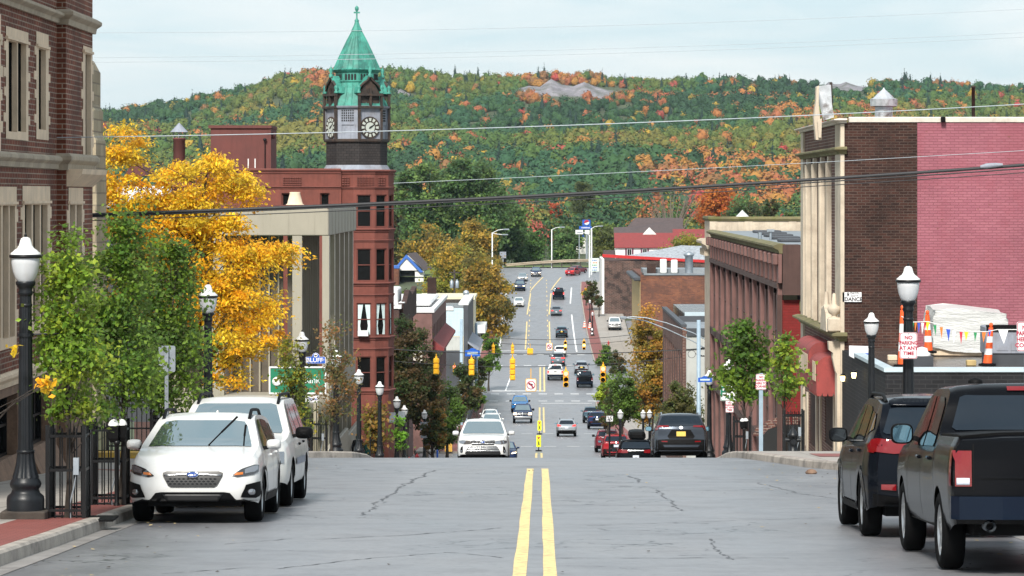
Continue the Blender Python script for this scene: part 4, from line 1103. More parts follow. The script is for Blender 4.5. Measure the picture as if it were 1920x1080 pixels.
# wrecked roof ornament, ventilator, pipe
q = W(1540, 226, 107); O = thing('roof_ornament', 'torn stone and sheet metal gable standing on the brick block parapet', 'roof ornament', tuple(q))
mb = MB(); k = 107 / F
prof = [(1530, 262), (1526, 222), (1530, 190), (1531, 163), (1536, 160), (1535, 190), (1538, 225), (1541, 262)]
mb.prism([W(a, b_, 105.9) - X_ * 0 for a, b_ in prof], (0, .5, 0)); mb.prism([W(a, b_, 105.7) for a, b_ in ((1533, 228), (1541, 222), (1540, 258), (1535, 258))], (0, .3, 0)); mb.build('stone_rib', M['cream_stone'], O)
mb = MB(); mb.rings([[W(a, b_, d_) for a, b_ in ((1533, 161), (1558, 159), (1560, 196), (1564, 220), (1544, 226), (1536, 195))] for d_ in (106.5, 107.4)]); mb.build('metal_sheet', M['tin'], O)
mb = MB(); mb.tube([W(1559, 220, 107.6), W(1558, 154, 107.6)], .05, 6); mb.build('flue_pipe', M['rust'], O)
q = W(1657, 222, 110); V = thing('roof_ventilator', 'rusty peeling metal ventilator with conical cap on the brick block roof', 'ventilator', tuple(q)); k = 110 / F
mb = MB(); mb.lathe([(17 * k, -.6), (16.5 * k, 24 * k)], 14, tuple(q)); mb.build('shaft', M['tin'], V)
mb = MB(); mb.lathe([(19 * k, 22 * k), (25 * k, 23 * k), (26 * k, 36 * k), (20 * k, 38 * k), (12 * k, 46 * k), (2 * k, 55 * k), (.5 * k, 58 * k)], 14, tuple(q), smooth=False); mb.build('cap', M['tin'], V)
q = W(1825, 222, 108); mb = MB(); mb.lathe([(.055, -.8), (.055, .98), (.075, .98), (.075, 1.03), (.0, 1.03)], 8, tuple(q)); mb.build('vent_pipe', M['rust'], label='thin rusty vent pipe standing on the roof above the pink wall', cat='pipe')
q = W(1768, 222, 104.9); mb = MB(); mb.bbox(q.x - .07, q.x + .07, 104.78, 104.93, q.z - .12, q.z + .05, .02); mb.build('security_camera', M['black_plastic'], label='small black camera on the coping above the pink wall', cat='camera')
# awning
A = thing('awning', 'faded red half-round shop awning on the brick block front', 'awning', (X0 - .4, 108, fz(700, 107)))
def awn(y0, y1, px0, px1, pyt, pyb, nm):
    w_ = W(px1, 0, y0).x - W(px0, 0, y0).x; zt_, zb_ = fz(pyt, y0), fz(pyb, y0); r_ = w_ * .55
    prof = [(X0 - .003, zb_), (X0 - .003, zt_)] + [(X0 - w_ + r_ - r_ * math.sin(a), zt_ - r_ + r_ * math.cos(a)) for a in np.linspace(0, math.pi / 2, 8)] + [(X0 - w_, zb_)]
    mb = MB(); mb.rings([[(x, y, z) for x, z in prof] for y in (y0, y1)], smooth=False)
    nsc = 14
    for side_y in (y0,):
        for i in range(4):
            a, b_ = X0 - w_ + w_ * i / 4, X0 - w_ + w_ * (i + 1) / 4
            mb.prism([(a, side_y + .002, zb_), (b_, side_y + .002, zb_), ((a + b_) / 2 + .06, side_y + .002, zb_ - .10), ((a + b_) / 2 - .06, side_y + .002, zb_ - .10)], (0, .01, 0))
    for i in range(nsc):
        a, b_ = y0 + (y1 - y0) * i / nsc, y0 + (y1 - y0) * (i + 1) / nsc
        mb.prism([(X0 - w_, a, zb_), (X0 - w_, b_, zb_), (X0 - w_, (a * .3 + b_ * .7), zb_ - .10), (X0 - w_, (a * .7 + b_ * .3), zb_ - .10)], (.01, 0, 0))
    return mb.build(nm, M['awning'], A), w_, zt_, zb_
_, w_, zt_, zb_ = awn(106.2, 109.2, 1524, 1566.5, 668, 737, 'near_hood')
awn(109.22, 114.5, 1520, 1562, 642, 722, 'far_hood')
part(A, 'name_panel', M['limestone'], (X0 - w_ - .02, X0 - w_ - .003, 106.5, 107.6, zb_ + .35, zb_ + .95), (X0 - w_ - .02, X0 - w_ - .003, 109.6, 113.2, zb_ + .45, zb_ + 1.05))
# dance sign
q = W(1597.5, 557, yN - .05); SG = thing('dance_sign', 'small white sign board reading DANCE on the dark brick wall', 'sign', tuple(q))
k = yN / F; part(SG, 'board', M['sign_white'], (q.x - 17.8 * k, q.x + 17.8 * k, yN - .06, yN - .003, q.z - 9 * k, q.z + 9 * k))
text('DANCE', .16, M['sign_black'], (q.x + .04, yN - .064, q.z - .07), FACE_CAM, SG, bold=.004)
text('DAWN\nDOTT', .085, M['sign_black'], (q.x + .08, yN - .064, q.z + .075), FACE_CAM, SG)
mb = MB(); mb.prism([(q.x - .12 + a, yN - .063, q.z + .07 + b_) for a, b_ in ((-.02, -.07), (0, -.02), (.03, -.07), (.02, 0), (.05, .05), (.0, .03), (.02, .07), (-.02, .07), (-.03, .02))], (0, .003, 0)); mb.build('dancer_emblem', M['sign_black'], SG)

# --- low black brick shop with flat roof
yB = 91.7; zr_ = -4.66; X1 = 9.28
B = thing('low_brick_shop', 'low black brick shop with pale coping in front of the tall block', 'building', (X1, 96, -7.5))
mb = MB(); mb.box(X1, 24, yB, yN - .006, -9.6, zr_ - .12); mb.build('wall', M['brick_black'], B)
part(B, 'roof', M['roof_tar'], (X1 + .2, 23.9, yB + .2, yN - .01, zr_ - .12, zr_ - .06))
cornice(B, [(-.22, zr_ - .12), (-.22, zr_ + .02), (.05, zr_ + .0), (.05, zr_ - .10), (.0, zr_ - .12)], [(X1, 100.5, -1, 0), (X1, yB, -1, -1), (24, yB, 0, -1)], M['coping_pale'], 'coping')
part(B, 'doorway', M['teal_door'], (X1 - .01, X1 + .02, 97.6, 99.4, -9, zr_ - 1.6))
SG = thing('shop_sign', 'white and blue hanging shop sign on the corner of the black shop', 'sign', (X1 - .2, 101, -4.8))
q0, q1 = W(1592, 648, 101.), W(1609, 722, 101.)
mb = MB(); mb.rings([[(q0.x, y, q0.z), (q1.x + .42, y + .0, q0.z - .02), (q1.x + .42, y, q1.z + .6), (q1.x, y, q1.z), (q1.x, y, q0.z - .45), (q0.x, y, q0.z - .3)] for y in (100.9, 101.05)]); mb.build('board', M['sign_white'], SG)
part(SG, 'blue_panel', M['sign_blue'], (q1.x + .02, q1.x + .3, 100.88, 100.9, q1.z + .45, q1.z + .95), (q1.x + .05, q1.x + .35, 100.88, 100.9, q1.z + .12 + .0, q1.z + .38))
for px, py, d_ in ((1580, 709, 104), (1601, 703, 98)):
    q = W(px, py, d_); L_ = thing('wall_lantern', 'lit wall lantern on the ' + ('stone corner pilaster by the black shop' if px < 1590 else 'hanging shop sign of the black shop'), 'lantern', tuple(q), group='lit wall lanterns')
    mb = MB(); mb.lathe([(.03, .14), (.09, .07), (.02, .07)], 8, tuple(q)); mb.lathe([(.05, -.11), (.06, -.1), (.05, -.09)], 8, tuple(q)); mb.tube([(q.x, q.y, q.z + .1), (q.x + .12, q.y, q.z + .16)], .015, 5); mb.build('frame', M['black_metal'], L_)
    mb = MB(); mb.lathe([(.05, -.1), (.075, .06)], 8, tuple(q)); mb.build('lamp_glass', emit('warm lantern glow' + str(px), (1., .78, .35), 5.), L_)

# things on that roof
def cone(px, py, d, h, lean, lab):
    q = W(px, py, d); T_ = thing('traffic_post', lab, 'traffic cone', tuple(q), group='orange and white delineator posts'); dx = math.sin(lean)
    mb = MB(); mb.lathe([(.24, 0), (.24, .06), (.12, .08), (.0, .08)], 8, tuple(q)); mb.build('base', M['rubber'], T_)
    mb = MB(); N_ = 12
    for i in range(N_):
        z0, z1 = .06 + (h - .06) * i / N_, .06 + (h - .06) * (i + 1) / N_; r0, r1 = .13 - .07 * i / N_, .13 - .07 * (i + 1) / N_
        mb.rings([[(q.x + dx * z + r * math.cos(a), q.y + r * math.sin(a), q.z + z) for a in np.arange(10) * .6283] for r, z in ((r0, z0), (r1, z1))], mi=1 if i in (3, 4, 7, 8) else 0, smooth=True, cap=(i == N_ - 1))
    mb.lathe([(.03, 0), (.05, .04), (.05, .1), (.02, .13)], 8, (q.x + dx * h, q.y, q.z + h)); mb.build('post', [M['orange'], M['refl_white']], T_)
cone(1692, 688, 93, 1.55, 0., 'orange and white post partly behind the nearer right lamp')
cone(1741, 662, 98, 1.1, -.03, 'orange and white post beside the white wrapped stack')
cone(1851, 686, 93, 1.05, .10, 'leaning orange and white post in front of the grey cabinet')
S0 = thing('wrapped_stack', 'bulky white plastic wrapped stack of boards on the low roof', 'wrapped load', tuple(W(1820, 665, 100)))
mb = MB(); lv = []
k = 100 / F
top = [(1748, 582), (1790, 577), (1830, 582), (1892, 589)]; bot = [(1752, 652), (1790, 660), (1830, 662), (1890, 655)]
for j in range(13):
    t = j / 12; row = []
    for i in range(30):
        a = i / 30 * 2 * math.pi; cx_ = max(-1, min(1, 1.7 * math.cos(a))); sy_ = max(-1, min(1, 1.7 * math.sin(a)))
        px = 1820 + 70 * cx_ * (1 - .05 * (t > .9)); yt_ = np.interp(px, [p[0] for p in top], [p[1] for p in top]); yb_ = np.interp(px, [p[0] for p in bot], [p[1] for p in bot])
        p = W(px, yb_ + (yt_ - yb_) * t, 99.4); f = .018 * math.sin(i * 2.9 + j * 2.1) + .012 * math.sin(j * 4.7 + i)
        row.append((p.x + f, 100.6 + 1.2 * sy_ + f, p.z + (.06 if j == 12 and sy_ > 0 else 0)))
    lv.append(row)
m, n = newmat('white plastic wrap'); p_ = n.pos(); w_ = n.noise(n.scalev(p_, (1, 1, 5)), 2.5, 5, .7); b = n.bsdf(Base_Color=n.mix((.42, .43, .42), (.66, .66, .65), w_), Roughness=.4); n.bump(b, w_, .8, .06); M['wrap'] = m
mb.rings(lv, smooth=True); mb.build('plastic_wrap', M['wrap'], S0)
part(S0, 'pallet', M['limestone'], (W(1752, 0, 99.4).x, W(1885, 0, 99.4).x, 99.5, 101.8, W(0, 668, 99.4).z, W(0, 655, 99.4).z + .1), b=.03)
G = thing('roof_cabinet', 'grey metal equipment cabinet at the edge of the low roof', 'cabinet', tuple(W(1885, 688, 94)))
a, b_ = W(1848, 612, 94), W(1935, 664, 94); part(G, 'case', M['slate_panel'], (a.x, b_.x, 94, 95.2, b_.z, a.z), b=.03); part(G, 'plinth', M['dark_wall'], (a.x + .05, b_.x, 94.05, 95.2, W(0, 690, 94).z, b_.z)); part(G, 'grille', M['black_plastic'], (a.x + .02, b_.x, 93.97, 94.1, a.z - .14, a.z + .04))
part(G, 'door', M['slate_panel'], (a.x + .3, a.x + .62, 93.985, 94, b_.z + .1, a.z - .2), (a.x + .7, a.x + 1.1, 93.985, 94, b_.z + .1, a.z - .2))
G = thing('roof_hatch', 'white domed roof ventilator on a black kerb behind the NO PARKING sign', 'ventilator', tuple(W(1731, 680, 94))); q = W(1731, 685, 94)
part(G, 'curb', M['dark_wall'], (q.x - .25, q.x + .28, 94, 94.6, q.z - .1, q.z + .25)); mb = MB(); mb.lathe([(.24, .25), (.24, .32), (.17, .36), (.15, .46), (.0, .5)], 12, (q.x, 94.3, q.z)); mb.build('dome', M['white_paint'], G)
for px, py, d_, lab in ((1674, 666, 97, 'pale offcut of board lying on the wet low roof'), (1822, 681, 94, 'short orange timber block on the low roof by the leaning post')):
    q = W(px, py, d_); mb = MB(); mb.bbox(q.x - .13, q.x + .13, d_, d_ + .3, zr_ - .06, zr_ + .1 , .02); mb.build('timber_offcut', M['limestone'] if px < 1700 else M['yellow_wall'], label=lab, cat='timber')
# pennants
cols = {'green': (.01, .22, .07), 'orange': (.75, .17, .02), 'blue': (.02, .07, .45), 'white': (.75, .75, .75), 'red': (.5, .02, .04), 'yellow': (.8, .55, .02)}
PM = {k: pm('pennant ' + k, v, .6, .08, 6) for k, v in cols.items()}
G = thing('pennant_string', 'string of coloured triangular pennants strung above the low roof', 'bunting', tuple(W(1780, 612, 92.5)))
pp = [W(x, y, 92.5) for x, y in ((1690, 593), (1712, 604), (1740, 603), (1757, 608), (1800, 621), (1850, 622), (1870, 618), (1930, 618))]
mb = MB(); mb.tube(pp, .012, 5); mb.build('string', M['white_paint'], G)
pr_ = random.Random(4)
for x, y, w_, h_, c_ in ((1712, 603, 4, 17, 'green'), (1717, 604, 4, 18, 'orange'), (1723, 605, 5, 20, 'blue'), (1730, 605, 5, 22, 'white'), (1735, 604, 5, 16, 'red'), (1739, 602, 9, 20, 'yellow'), (1753, 609, 6, 20, 'green'), (1765, 613, 6, 22, 'orange'), (1778, 617, 8, 23, 'blue'), (1789, 620, 7, 24, 'white'), (1802, 622, 6, 24, 'red'), (1812, 622, 8, 17, 'yellow'), (1829, 623, 6, 18, 'green'), (1845, 621, 8, 22, 'orange'), (1856, 618, 6, 15, 'blue'), (1881, 618, 19, 27, 'white')):
    sg = pr_.uniform(-1.5, 1.5)
    mb = MB(); mb.prism([W(x - w_ / 2, y, 92.5), W(x + w_ / 2, y + .6, 92.5), W(x + sg, y + h_, 92.5)], (0, .012, 0)); mb.build('pennant', PM[c_], G)

# --- brownstone commercial block
X0 = 9.0; yN, yF = 127., 178.; zt = fz(446, yN); zt = -1.83; zb = -16
B = thing('brownstone_block', 'long brownstone shop block with bracketed cornice and arched windows', 'building', (X0, 150, -12))
D_ = lambda x: fx(X0, x); o = Vector((X0, yN, zb)); hh = zt - .35 - zb
hs = []; nb = 10; bw = (yF - yN) / nb
for i in range(nb):
    for k in range(2):
        a = (i + .16 + .36 * k) * bw; hs += [(a, a + bw * .28, -6.6 - zb, -3.7 - zb), (a, a + bw * .28, -9.4 - zb + .0, -7.4 - zb)]
mb = MB(); wall(mb, o, Y_, yF - yN, hh, hs, X_, .1)
mb.build('front_wall', M['brownstone'], B)
for h_ in hs: window(B, o, Y_, X_, h_, M['brownstone_dark'], M['dark_glass'], .075, (1, 2), .08)
part(B, 'frieze', M['brownstone_dark'], (X0 - .03, X0 - .002, yN, yF, -3.25, zt - .4))  # darker stone colour puts the shade between the brackets into the panel
mb = MB()
for i in range(nb * 2 + 1):
    y = yN + .2 + (yF - yN - .4) * i / (nb * 2); mb = MB(); mb.box(X0 - .16, X0 - .031, y - .5, y + .5, -3.28, zt - .38); mb.bbox(X0 - .36, X0 - .161, y - .4, y + .4, zt - .8, zt - .37, .04); mb.build('bracket', M['brownstone'], B)
for i in range(nb + 1):
    y = yN + .3 + (yF - yN - .6) * i / nb; part(B, 'pilaster', M['brownstone'], (X0 - .16, X0, y - .3, y + .3, zb, -3.5))
mb = MB()
for i in range(nb * 2):
    y = yN + (i // 2 + .28 + .36 * (i % 2)) * bw; mb.rings([[(X0 - .05, y + math.cos(a) * bw * r_, -3.75 + math.sin(a) * bw * r_) for a in np.linspace(0, math.pi, 9)] + [(X0 - .05, y - math.cos(0) * bw * r_, -3.75)] for r_ in (.13, .13)], cap=True)
mb.build('window_arches', M['brownstone_dark'], B)
mb = MB()
for z0, z1, o_ in ((-3.5, -3.3, .2), (-7.2, -6.85, .16), (-9.9, -9.6, .18)): mb.box(X0 - o_, X0, yN, yF, z0, z1)
mb.build('string_course', M['brownstone_dark'], B)
cornice(B, band(zt - .36, zt, .34), [(X0, yN - .2, -1, 0), (X0, yF + .1, -1, 0)], M['moss_stone'])
xr_ = W(1462, 0, yN).x
part(B, 'corner_pier', M['brownstone_dark'], (X0, xr_ + .75, yN - .3, yN + 1, zt - 1.9, zt - .03), (X0 - .02, xr_ - .1, yN - .02, yN + .5, zb, zt - 1.9))
part(B, 'red_side_wall', M['brick_red'], (xr_ - .09, 26, yN + .1, yN + .5, zb, zt - 2.1))
part(B, 'tarred_side_wall', M['dark_wall'], (xr_ + .74, 26, yN + .7, yN + 1.2, zt - 2.1, zt - .1))
part(B, 'roof', M['roof_grey'], (X0 + .1, 26, yN + 1.2, yF - .1, zt - .2, zt - .05))
part(B, 'roof_skirt', M['moss_stone'], (xr_ + .74, 26, yN + .0, yN + .69, zt - 2.5, zt - 2.12))
part(B, 'skylight', M['dark_wall'], *[(X0 + .5 + .25 * i, X0 + 1.6 + .3 * i, yN + 8 + i * 8, yN + 10 + i * 8, zt - .05, zt + .08) for i in range(5)], b=.03)
mb = MB(); q = W(1425, 445, 140); mb.tube([(q.x, 140, zt - .1), (q.x, 140, zt + .28)], .08, 8); mb.tube([(q.x + .5, 141, zt - .1), (q.x + .5, 141, zt + .3)], .05, 8); mb.box(q.x + .35, q.x + .65, 140.9, 141.1, zt + .3, zt + .4); mb.build('roof_pipe', M['galv'], B)
mb = MB(); ar = [( -1.25 + 2.5 * t, math.sqrt(max(0, 1 - (2 * t - 1) ** 2)) * .45) for t in np.linspace(0, 1, 11)]
q = W(1492, 800, yN); mb.prism([(q.x + a, yN + .02, -9.0 + b_ + .0) for a, b_ in ar] + [(q.x + 1.25, yN + .02, -12), (q.x - 1.25, yN + .02, -12)], (0, .07, 0)); mb.build('arched_doorway', M['teal_door'], B)
mb = MB()
for i in range(13):
    a0, a1 = math.pi * i / 13 + .03, math.pi * (i + 1) / 13 - .03
    mb.prism([(q.x + c_ * math.cos(a), yN + .01, -9.0 + s_ * math.sin(a)) for a, c_, s_ in ((a0, 1.25, .45), (a1, 1.25, .45), (a1, 1.6, .78), (a0, 1.6, .78))], (0, .085, 0))
mb.build('brick_arch', M['brick_front'], B)

# --- pale terracotta block beyond
X0 = 8.9; yN, yF = 178.6, 184.8; zt = fz(411, yN)
B = thing('terracotta_block', 'pale stone block with moss stained parapet behind the brownstone', 'building', (X0, 186, -14))
part(B, 'wall', M['cream_stone'], (X0, 30, yN, yF, -17, zt))
for x in [X0 - .04] + list(np.arange(X0 + 1.8, 16, 2.3)): part(B, 'pilaster', M['cream_stone'], (x, x + .4, yN - .04, yN - .002, zt - 2.2, zt - .12))
cornice(B, [(-.3, zt), (-.3, zt + .14), (.1, zt + .14), (.12, zt + .02), (.05, zt - .1), (0, zt - .1)], [(X0, yF, -1, 0), (X0, yN, -1, -1), (30, yN, 0, -1)], M['moss_stone'], 'coping')
za, zb_ = fz(466, 181), fz(448, 181); cornice(B, band(za, zb_, .45), [(X0, yN + .1, -1, 0), (X0, yF, -1, 0)], M['cream_stone'])
part(B, 'bracket', M['cream_stone'], *[(X0 - .3, X0, y, y + .35, za - .35, za) for y in np.arange(yN + .5, yF, 1.5)])
mb = MB(); mb.lathe([(.35, 0), (.0, .35)], 4, tuple(W(1392, 406, 182) + Z_ * .0)); mb.build('roof_cap', M['white_paint'], B)

# --- low brick shop with flat grey roof beyond the trees
X0 = 9.4; yN, yF = 226., 262.; zt = -8.75
B = thing('flat_roof_shop', 'low brown brick shop with tall dark windows and grey flat roof', 'building', (X0, 240, -17))
o = Vector((X0, yN, -21)); hs = [(1.2 + i * 4.2, 3.4 + i * 4.2, 21 - 17.5, 21 - 10.6) for i in range(8)]
mb = MB(); wall(mb, o, Y_, yF - yN, zt + 21, hs, X_, .3); mb.build('front_wall', M['brick_front'], B)
for h_ in hs: window(B, o, Y_, X_, h_, M['brownstone_dark'], M['dark_glass'], .25, (2, 3), .08)
part(B, 'side_wall', M['grey_wall'], (X0 + .25, 26, yN + .05, yN + .5, -21, zt - .5)); part(B, 'corner_pier', M['brick_front'], (X0 + .01, X0 + .25, yN - .05, yN + .6, -21, zt - .02))
part(B, 'roof', M['roof_grey'], (X0 + .3, 26, yN + .5, yN + 13, zt - .3, zt - .15)); part(B, 'parapet', M['dark_wall'], (X0 - .06, X0 + .3, yN - .08, yF, zt - .02, zt + .16), (X0 + .3, 26, yN - .08, yN + .3, zt - .6, zt - .1), (X0 + .3, 26, yN + 13, yN + 13.3, zt - .3, zt + .25))
part(B, 'upper_roof', M['roof_tar'], (X0 + .8, 26, yN + 14, yF, zt - .3, zt + .35)); part(B, 'upper_parapet', M['coping_pale'], (X0 + .75, 26, yN + 13.8, yN + 14, zt + .2, zt + .5))

# --- weathered brick flank and ochre front, parking lot beside it
X0 = 13.8; yN, yF = 470., 512.; zt = fz(516, yN)
B = thing('patched_brick_building', 'weathered orange brick flank with grey metal roof edge and ochre front', 'building', (X0, 480, -22))
part(B, 'side_wall', M['brick_orange'], (X0, 36, yN, yF, -24, zt)); part(B, 'front_wall', M['yellow_wall'], (X0 - .06, X0 - .002, yN + .1, yF, -24, zt - .9))
part(B, 'roof_edge', M['roof_grey'], (X0 + .5, 36, yN - .15, yN + 8, zt, zt + .25), (X0 + .4, 36, yN + 2, yN + 12, zt + .25, zt + .8)); part(B, 'porch_roof', M['dark_wall'], (X0 - .9, X0 + .3, yN + .3, yF, zt - .8, zt - .3), b=.1)
for q0, nm, lb in ((1222, 'chimney', M['brick_dark']),): q = W(q0, 500, yN); part(B, nm, lb, (q.x - .6, q.x + .6, yN + 1, yN + 2.2, zt, zt + 1.6))
q = W(1252, 500, yN); part(B, 'roof_unit', M['white_paint'], (q.x - 1, q.x - .1, yN + 1, yN + 2, zt + .25, zt + 2.2), (q.x + .5, q.x + 1.4, yN + 1, yN + 2, zt + .25, zt + 2.1), b=.1)
q = W(1293, 495, yN); mb = MB(); mb.lathe([(.55, .2), (.55, 2.6), (.75, 2.7), (.75, 2.9), (.0, 3.3)], 10, (q.x, yN + 2, zt)); mb.build('roof_stack', M['galv'], B)
X0 = 10.4; yN, yF = 560., 582.; zt = fz(489, yN)
B = thing('soot_brick_building', 'dark soot stained brick building with red roof edge and white front', 'building', (X0, 565, -20))
part(B, 'side_wall', M['brick_stain'], (X0 + .1, 40, yN, yF, -22, zt)); part(B, 'front_wall', M['house_white'], (X0 - .3, X0 + .09, yN + .0, yF, -22, zt + .3)); 
mb = MB(); mb.prism([(X0 - .2, yN - .2, zt + .6), (40, yN - .2, zt - 1.0), (40, yN - .2, zt - .6), (X0 - .2, yN - .2, zt + 1.1)], (0, 1, 0)); mb.build('red_coping', M['red_paint'], B)
mb = MB(); mb.prism([(X0 + 2, yN + 1, zt + .4), (40, yN + 1, zt - .7), (40, yF + 8, zt + 1.4), (X0 + 14, yF + 8, zt + 2.0)], (0, 0, .1)); mb.build('roof', M['tin'], B)
# --- white house with red and brown roofs
H = thing('white_house', 'white house with purple shutters under red and brown roofs', 'house', tuple(W(1220, 480, 650)))
k = 650 / F; P_ = lambda x, y, dd=0.: W(x, y, 650) + Y_ * dd
a, b_ = P_(1154, 500), P_(1245, 463); part(H, 'wall', M['house_white'], (a.x, b_.x + 9, 650, 658, a.z - 4, b_.z))
mb = MB(); mb.prism([P_(1152, 465, -.4), P_(1264, 465, -.4), P_(1264, 439, 4), P_(1152, 439, 4)], (0, 0, .2)); mb.prism([P_(1263, 460, 1), P_(1334, 448, 1), P_(1334, 432, 5), P_(1263, 432, 5)], (0, 0, .2)); mb.build('red_roof', M['roof_red'], H)
mb = MB(); mb.prism([P_(1152, 441, 4), P_(1284, 441, 4), P_(1284, 410, 10), P_(1194, 410, 10), P_(1178, 427, 8), P_(1152, 428, 8)], (0, .3, .1)); mb.build('brown_roof', M['roof_brown'], H)
mb = MB(); mb.prism([P_(1206, 440, 3.4), P_(1232, 440, 3.4), P_(1219, 427, 3.4)], (0, 4, 0)); mb.build('dormer_gable', M['house_white'], H)
for px in (1180, 1209):
    q = P_(px, 474, -.05); wn = part(H, 'window', M['white_paint'], (q.x - .45, q.x + .45, 649.9, 650, q.z - .75, q.z + .75)); part(wn, 'pane', M['dark_glass'], (q.x - .35, q.x - .03, 649.85, 649.9, q.z - .65, q.z + .65), (q.x + .03, q.x + .35, 649.85, 649.9, q.z - .65, q.z + .65))
    part(wn, 'shutter', pm('purple shutter' + str(px), (.11, .03, .06), .6), (q.x - .8, q.x - .47, 649.9, 650, q.z - .8, q.z + .8), (q.x + .47, q.x + .8, 649.9, 650, q.z - .8, q.z + .8))
part(H, 'side_shed', M['roof_brown'], (P_(1132, 0).x, P_(1153, 0).x, 651, 656, P_(0, 487).z, P_(0, 470).z))

# ------------------------------------------------------------------ left middle distance
def corner_store(lab, X0, yN, yF, zt, wm, roof, sm, extra=None):
    B = thing('corner_store', lab, 'building', (X0, (yN + yF) / 2, zr((yN + yF) / 2)))
    o = Vector((X0, yF, -26)); n_ = max(2, int((yF - yN) / 4)); w_ = (yF - yN) / n_
    hs = [(i * w_ + w_ * .25, i * w_ + w_ * .75, zt + 26 - 2.9 - 3.3 * j, zt + 26 - 1.1 - 3.3 * j) for i in range(n_) for j in range(2)]
    mb = MB(); wall(mb, o, -Y_, yF - yN, zt + 26, hs, -X_, .25); mb.build('front_wall', wm, B)
    for h_ in hs: window(B, o, -Y_, -X_, h_, M['brownstone_dark'], M['dark_glass'], .2, (1, 2), .1)
    part(B, 'side_wall', sm, (X0 - 18, X0 - .01, yN + .003, yN + .4, -26, zt - .01)); part(B, 'roof', roof, (X0 - 18, X0 - .25, yN + .4, yF, zt - .35, zt - .1))
    part(B, 'parapet', roof, (X0 - .25, X0 + .15, yN - .1, yF, zt, zt + .25), (X0 - 18, X0 - .25, yN - .1, yN + .4, zt - .0, zt + .18))
    return B
B = corner_store('pink brick shop with white roof and red pent canopy', -8.6, 272, 312, -9.4, M['brownstone'], M['roof_white'], M['brownstone'])
part(B, 'roof_slope', M['roof_white'], (-17, -9.2, 288, 310, -9.4, -9.0), (-20, -13, 285, 300, -9.3, -8.4), b=.15)
mb = MB(); mb.prism([(-8.6, 273, -11.6), (-7.7, 273, -12.3), (-7.7, 273, -12.5), (-8.6, 273, -12.4)], (0, 37, 0)); mb.build('pent_canopy', M['roof_red'], B)
q = W(810, 562, 318); part(B, 'chimney', M['brick_dark'], (q.x - .4, q.x + .4, 317, 318, -9.5, -8.3 + .6))
mb = MB(); mb.prism([(-16, 271.7, -11.2), (-9.4, 271.7, -13.4), (-9.4, 271.7, -12.4), (-13, 271.7, -10.0), (-16, 271.7, -10.0)], (0, .28, 0)); mb.build('gable_trim', M['coping_white'], B)
B = corner_store('older brick shop with patched white roof and small roof house', -9.6, 232, 258, -7.75, M['brownstone'], M['roof_white'], M['brownstone_dark'])
part(B, 'roof_house', M['roof_white'], (-11.2, -10, 240, 246, -7.8, -6.6), b=.1); mb = MB(); mb.rings([[(-9.7, y, z) for y, z in ((233, -9), (258, -9), (258, -6.9), (250, -7.3), (244, -6.8), (238, -7.6), (233, -7.4))], [(-9.35, y, z) for y, z in ((233, -9), (258, -9), (258, -6.9), (250, -7.3), (244, -6.8), (238, -7.6), (233, -7.4))]]); mb.build('broken_parapet', M['brick_dark'], B)
yb = 346.; a, b_ = W(828, 0, yb).x, W(869, 0, yb).x
B = thing('boarded_shop', 'narrow shop with pale blue boarded flank and dark front', 'building', (b_, 350, -22))
part(B, 'side_wall', M['clap_blue'], (a - 6, b_, yb, yb + .5, fz(630, yb), fz(578, yb)), (a - 6, a + 1.1, yb + .01, yb + .5, fz(578, yb), fz(574, yb)))
mb = MB()
for z in np.arange(fz(629, yb), fz(579, yb), .14): mb.box(a - 6, b_, yb - .015, yb - .001, z, z + .025)
mb.build('clapboard', M['clap_blue'], B)
part(B, 'front_wall', M['dark_wall'], (b_ + .002, b_ + .45, yb - .05, 375, -26, fz(572, yb))); part(B, 'coping', M['white_paint'], (a - 6, a + 1.2, yb - .1, yb + .8, fz(582, yb), fz(576, yb)), (b_ - .5, b_ + .5, yb - .1, 375, fz(572, yb), fz(568, yb)))
part(B, 'lower_wall', M['grey_wall'], (a + .2, b_ - .2, yb + .02, yb + .5, fz(657, yb), fz(632, yb))); part(B, 'ground_floor', M['dark_wall'], (a - 6, b_ - .1, yb + .03, yb + .5, -26, fz(657.5, yb))); part(B, 'roof', M['roof_tar'], (a - 6, b_, yb + .5, 375, fz(590, yb), fz(585, yb)))
mb = MB(); mb.prism([(b_ + .45, yb - 1, fz(640, yb)), (b_ + .45, yb + 24, fz(640, yb)), (b_ + 1.6, yb + 24, fz(655, yb)), (b_ + 1.6, yb - 1, fz(655, yb))], (0, 0, -.15)); mb.build('awning', M['slate_panel'], B)
a, b_ = W(785, 0, 382).x, W(888, 0, 382).x
B = thing('cream_building', 'cream rendered building with flat roof behind the blue boarded shop', 'building', (b_, 385, -23))
part(B, 'wall', M['cream_wall'], (a, b_, 382, 396, -25.5, fz(562, 382))); part(B, 'parapet', M['cream_wall'], (a - .1, b_ + .15, 381.85, 396, fz(562, 382), fz(556.5, 382))); part(B, 'roof', M['roof_tar'], (a + .5, b_ - 1.2, 381.8, 381.84, fz(568, 382), fz(561, 382)))
part(B, 'white_awning', M['white_paint'], (b_ + .0, b_ + 1.3, 383, 395, fz(626, 382), fz(611, 382)), b=.05)
q = W(874, 550, 381); mb = MB(); mb.lathe([(.0, 0), (.28, .03), (.36, .12)], 12, (q.x, 381, q.z), axis='y'); mb.tube([(q.x, 381, q.z), (q.x, 381.1, q.z - 1.2)], .05, 5); mb.build('dish_aerial', M['galv'], B)
H = thing('gabled_house', 'white gabled cottage with blue barge boards on the far left bank', 'house', tuple(W(770, 530, 640)))
P_ = lambda x, y, dd=0.: W(x, y, 640) + Y_ * dd
mb = MB(); mb.prism([P_(738, 507), P_(791, 507), P_(762, 480)], (0, 8, 0)); mb.build('gable', M['house_white'], H)
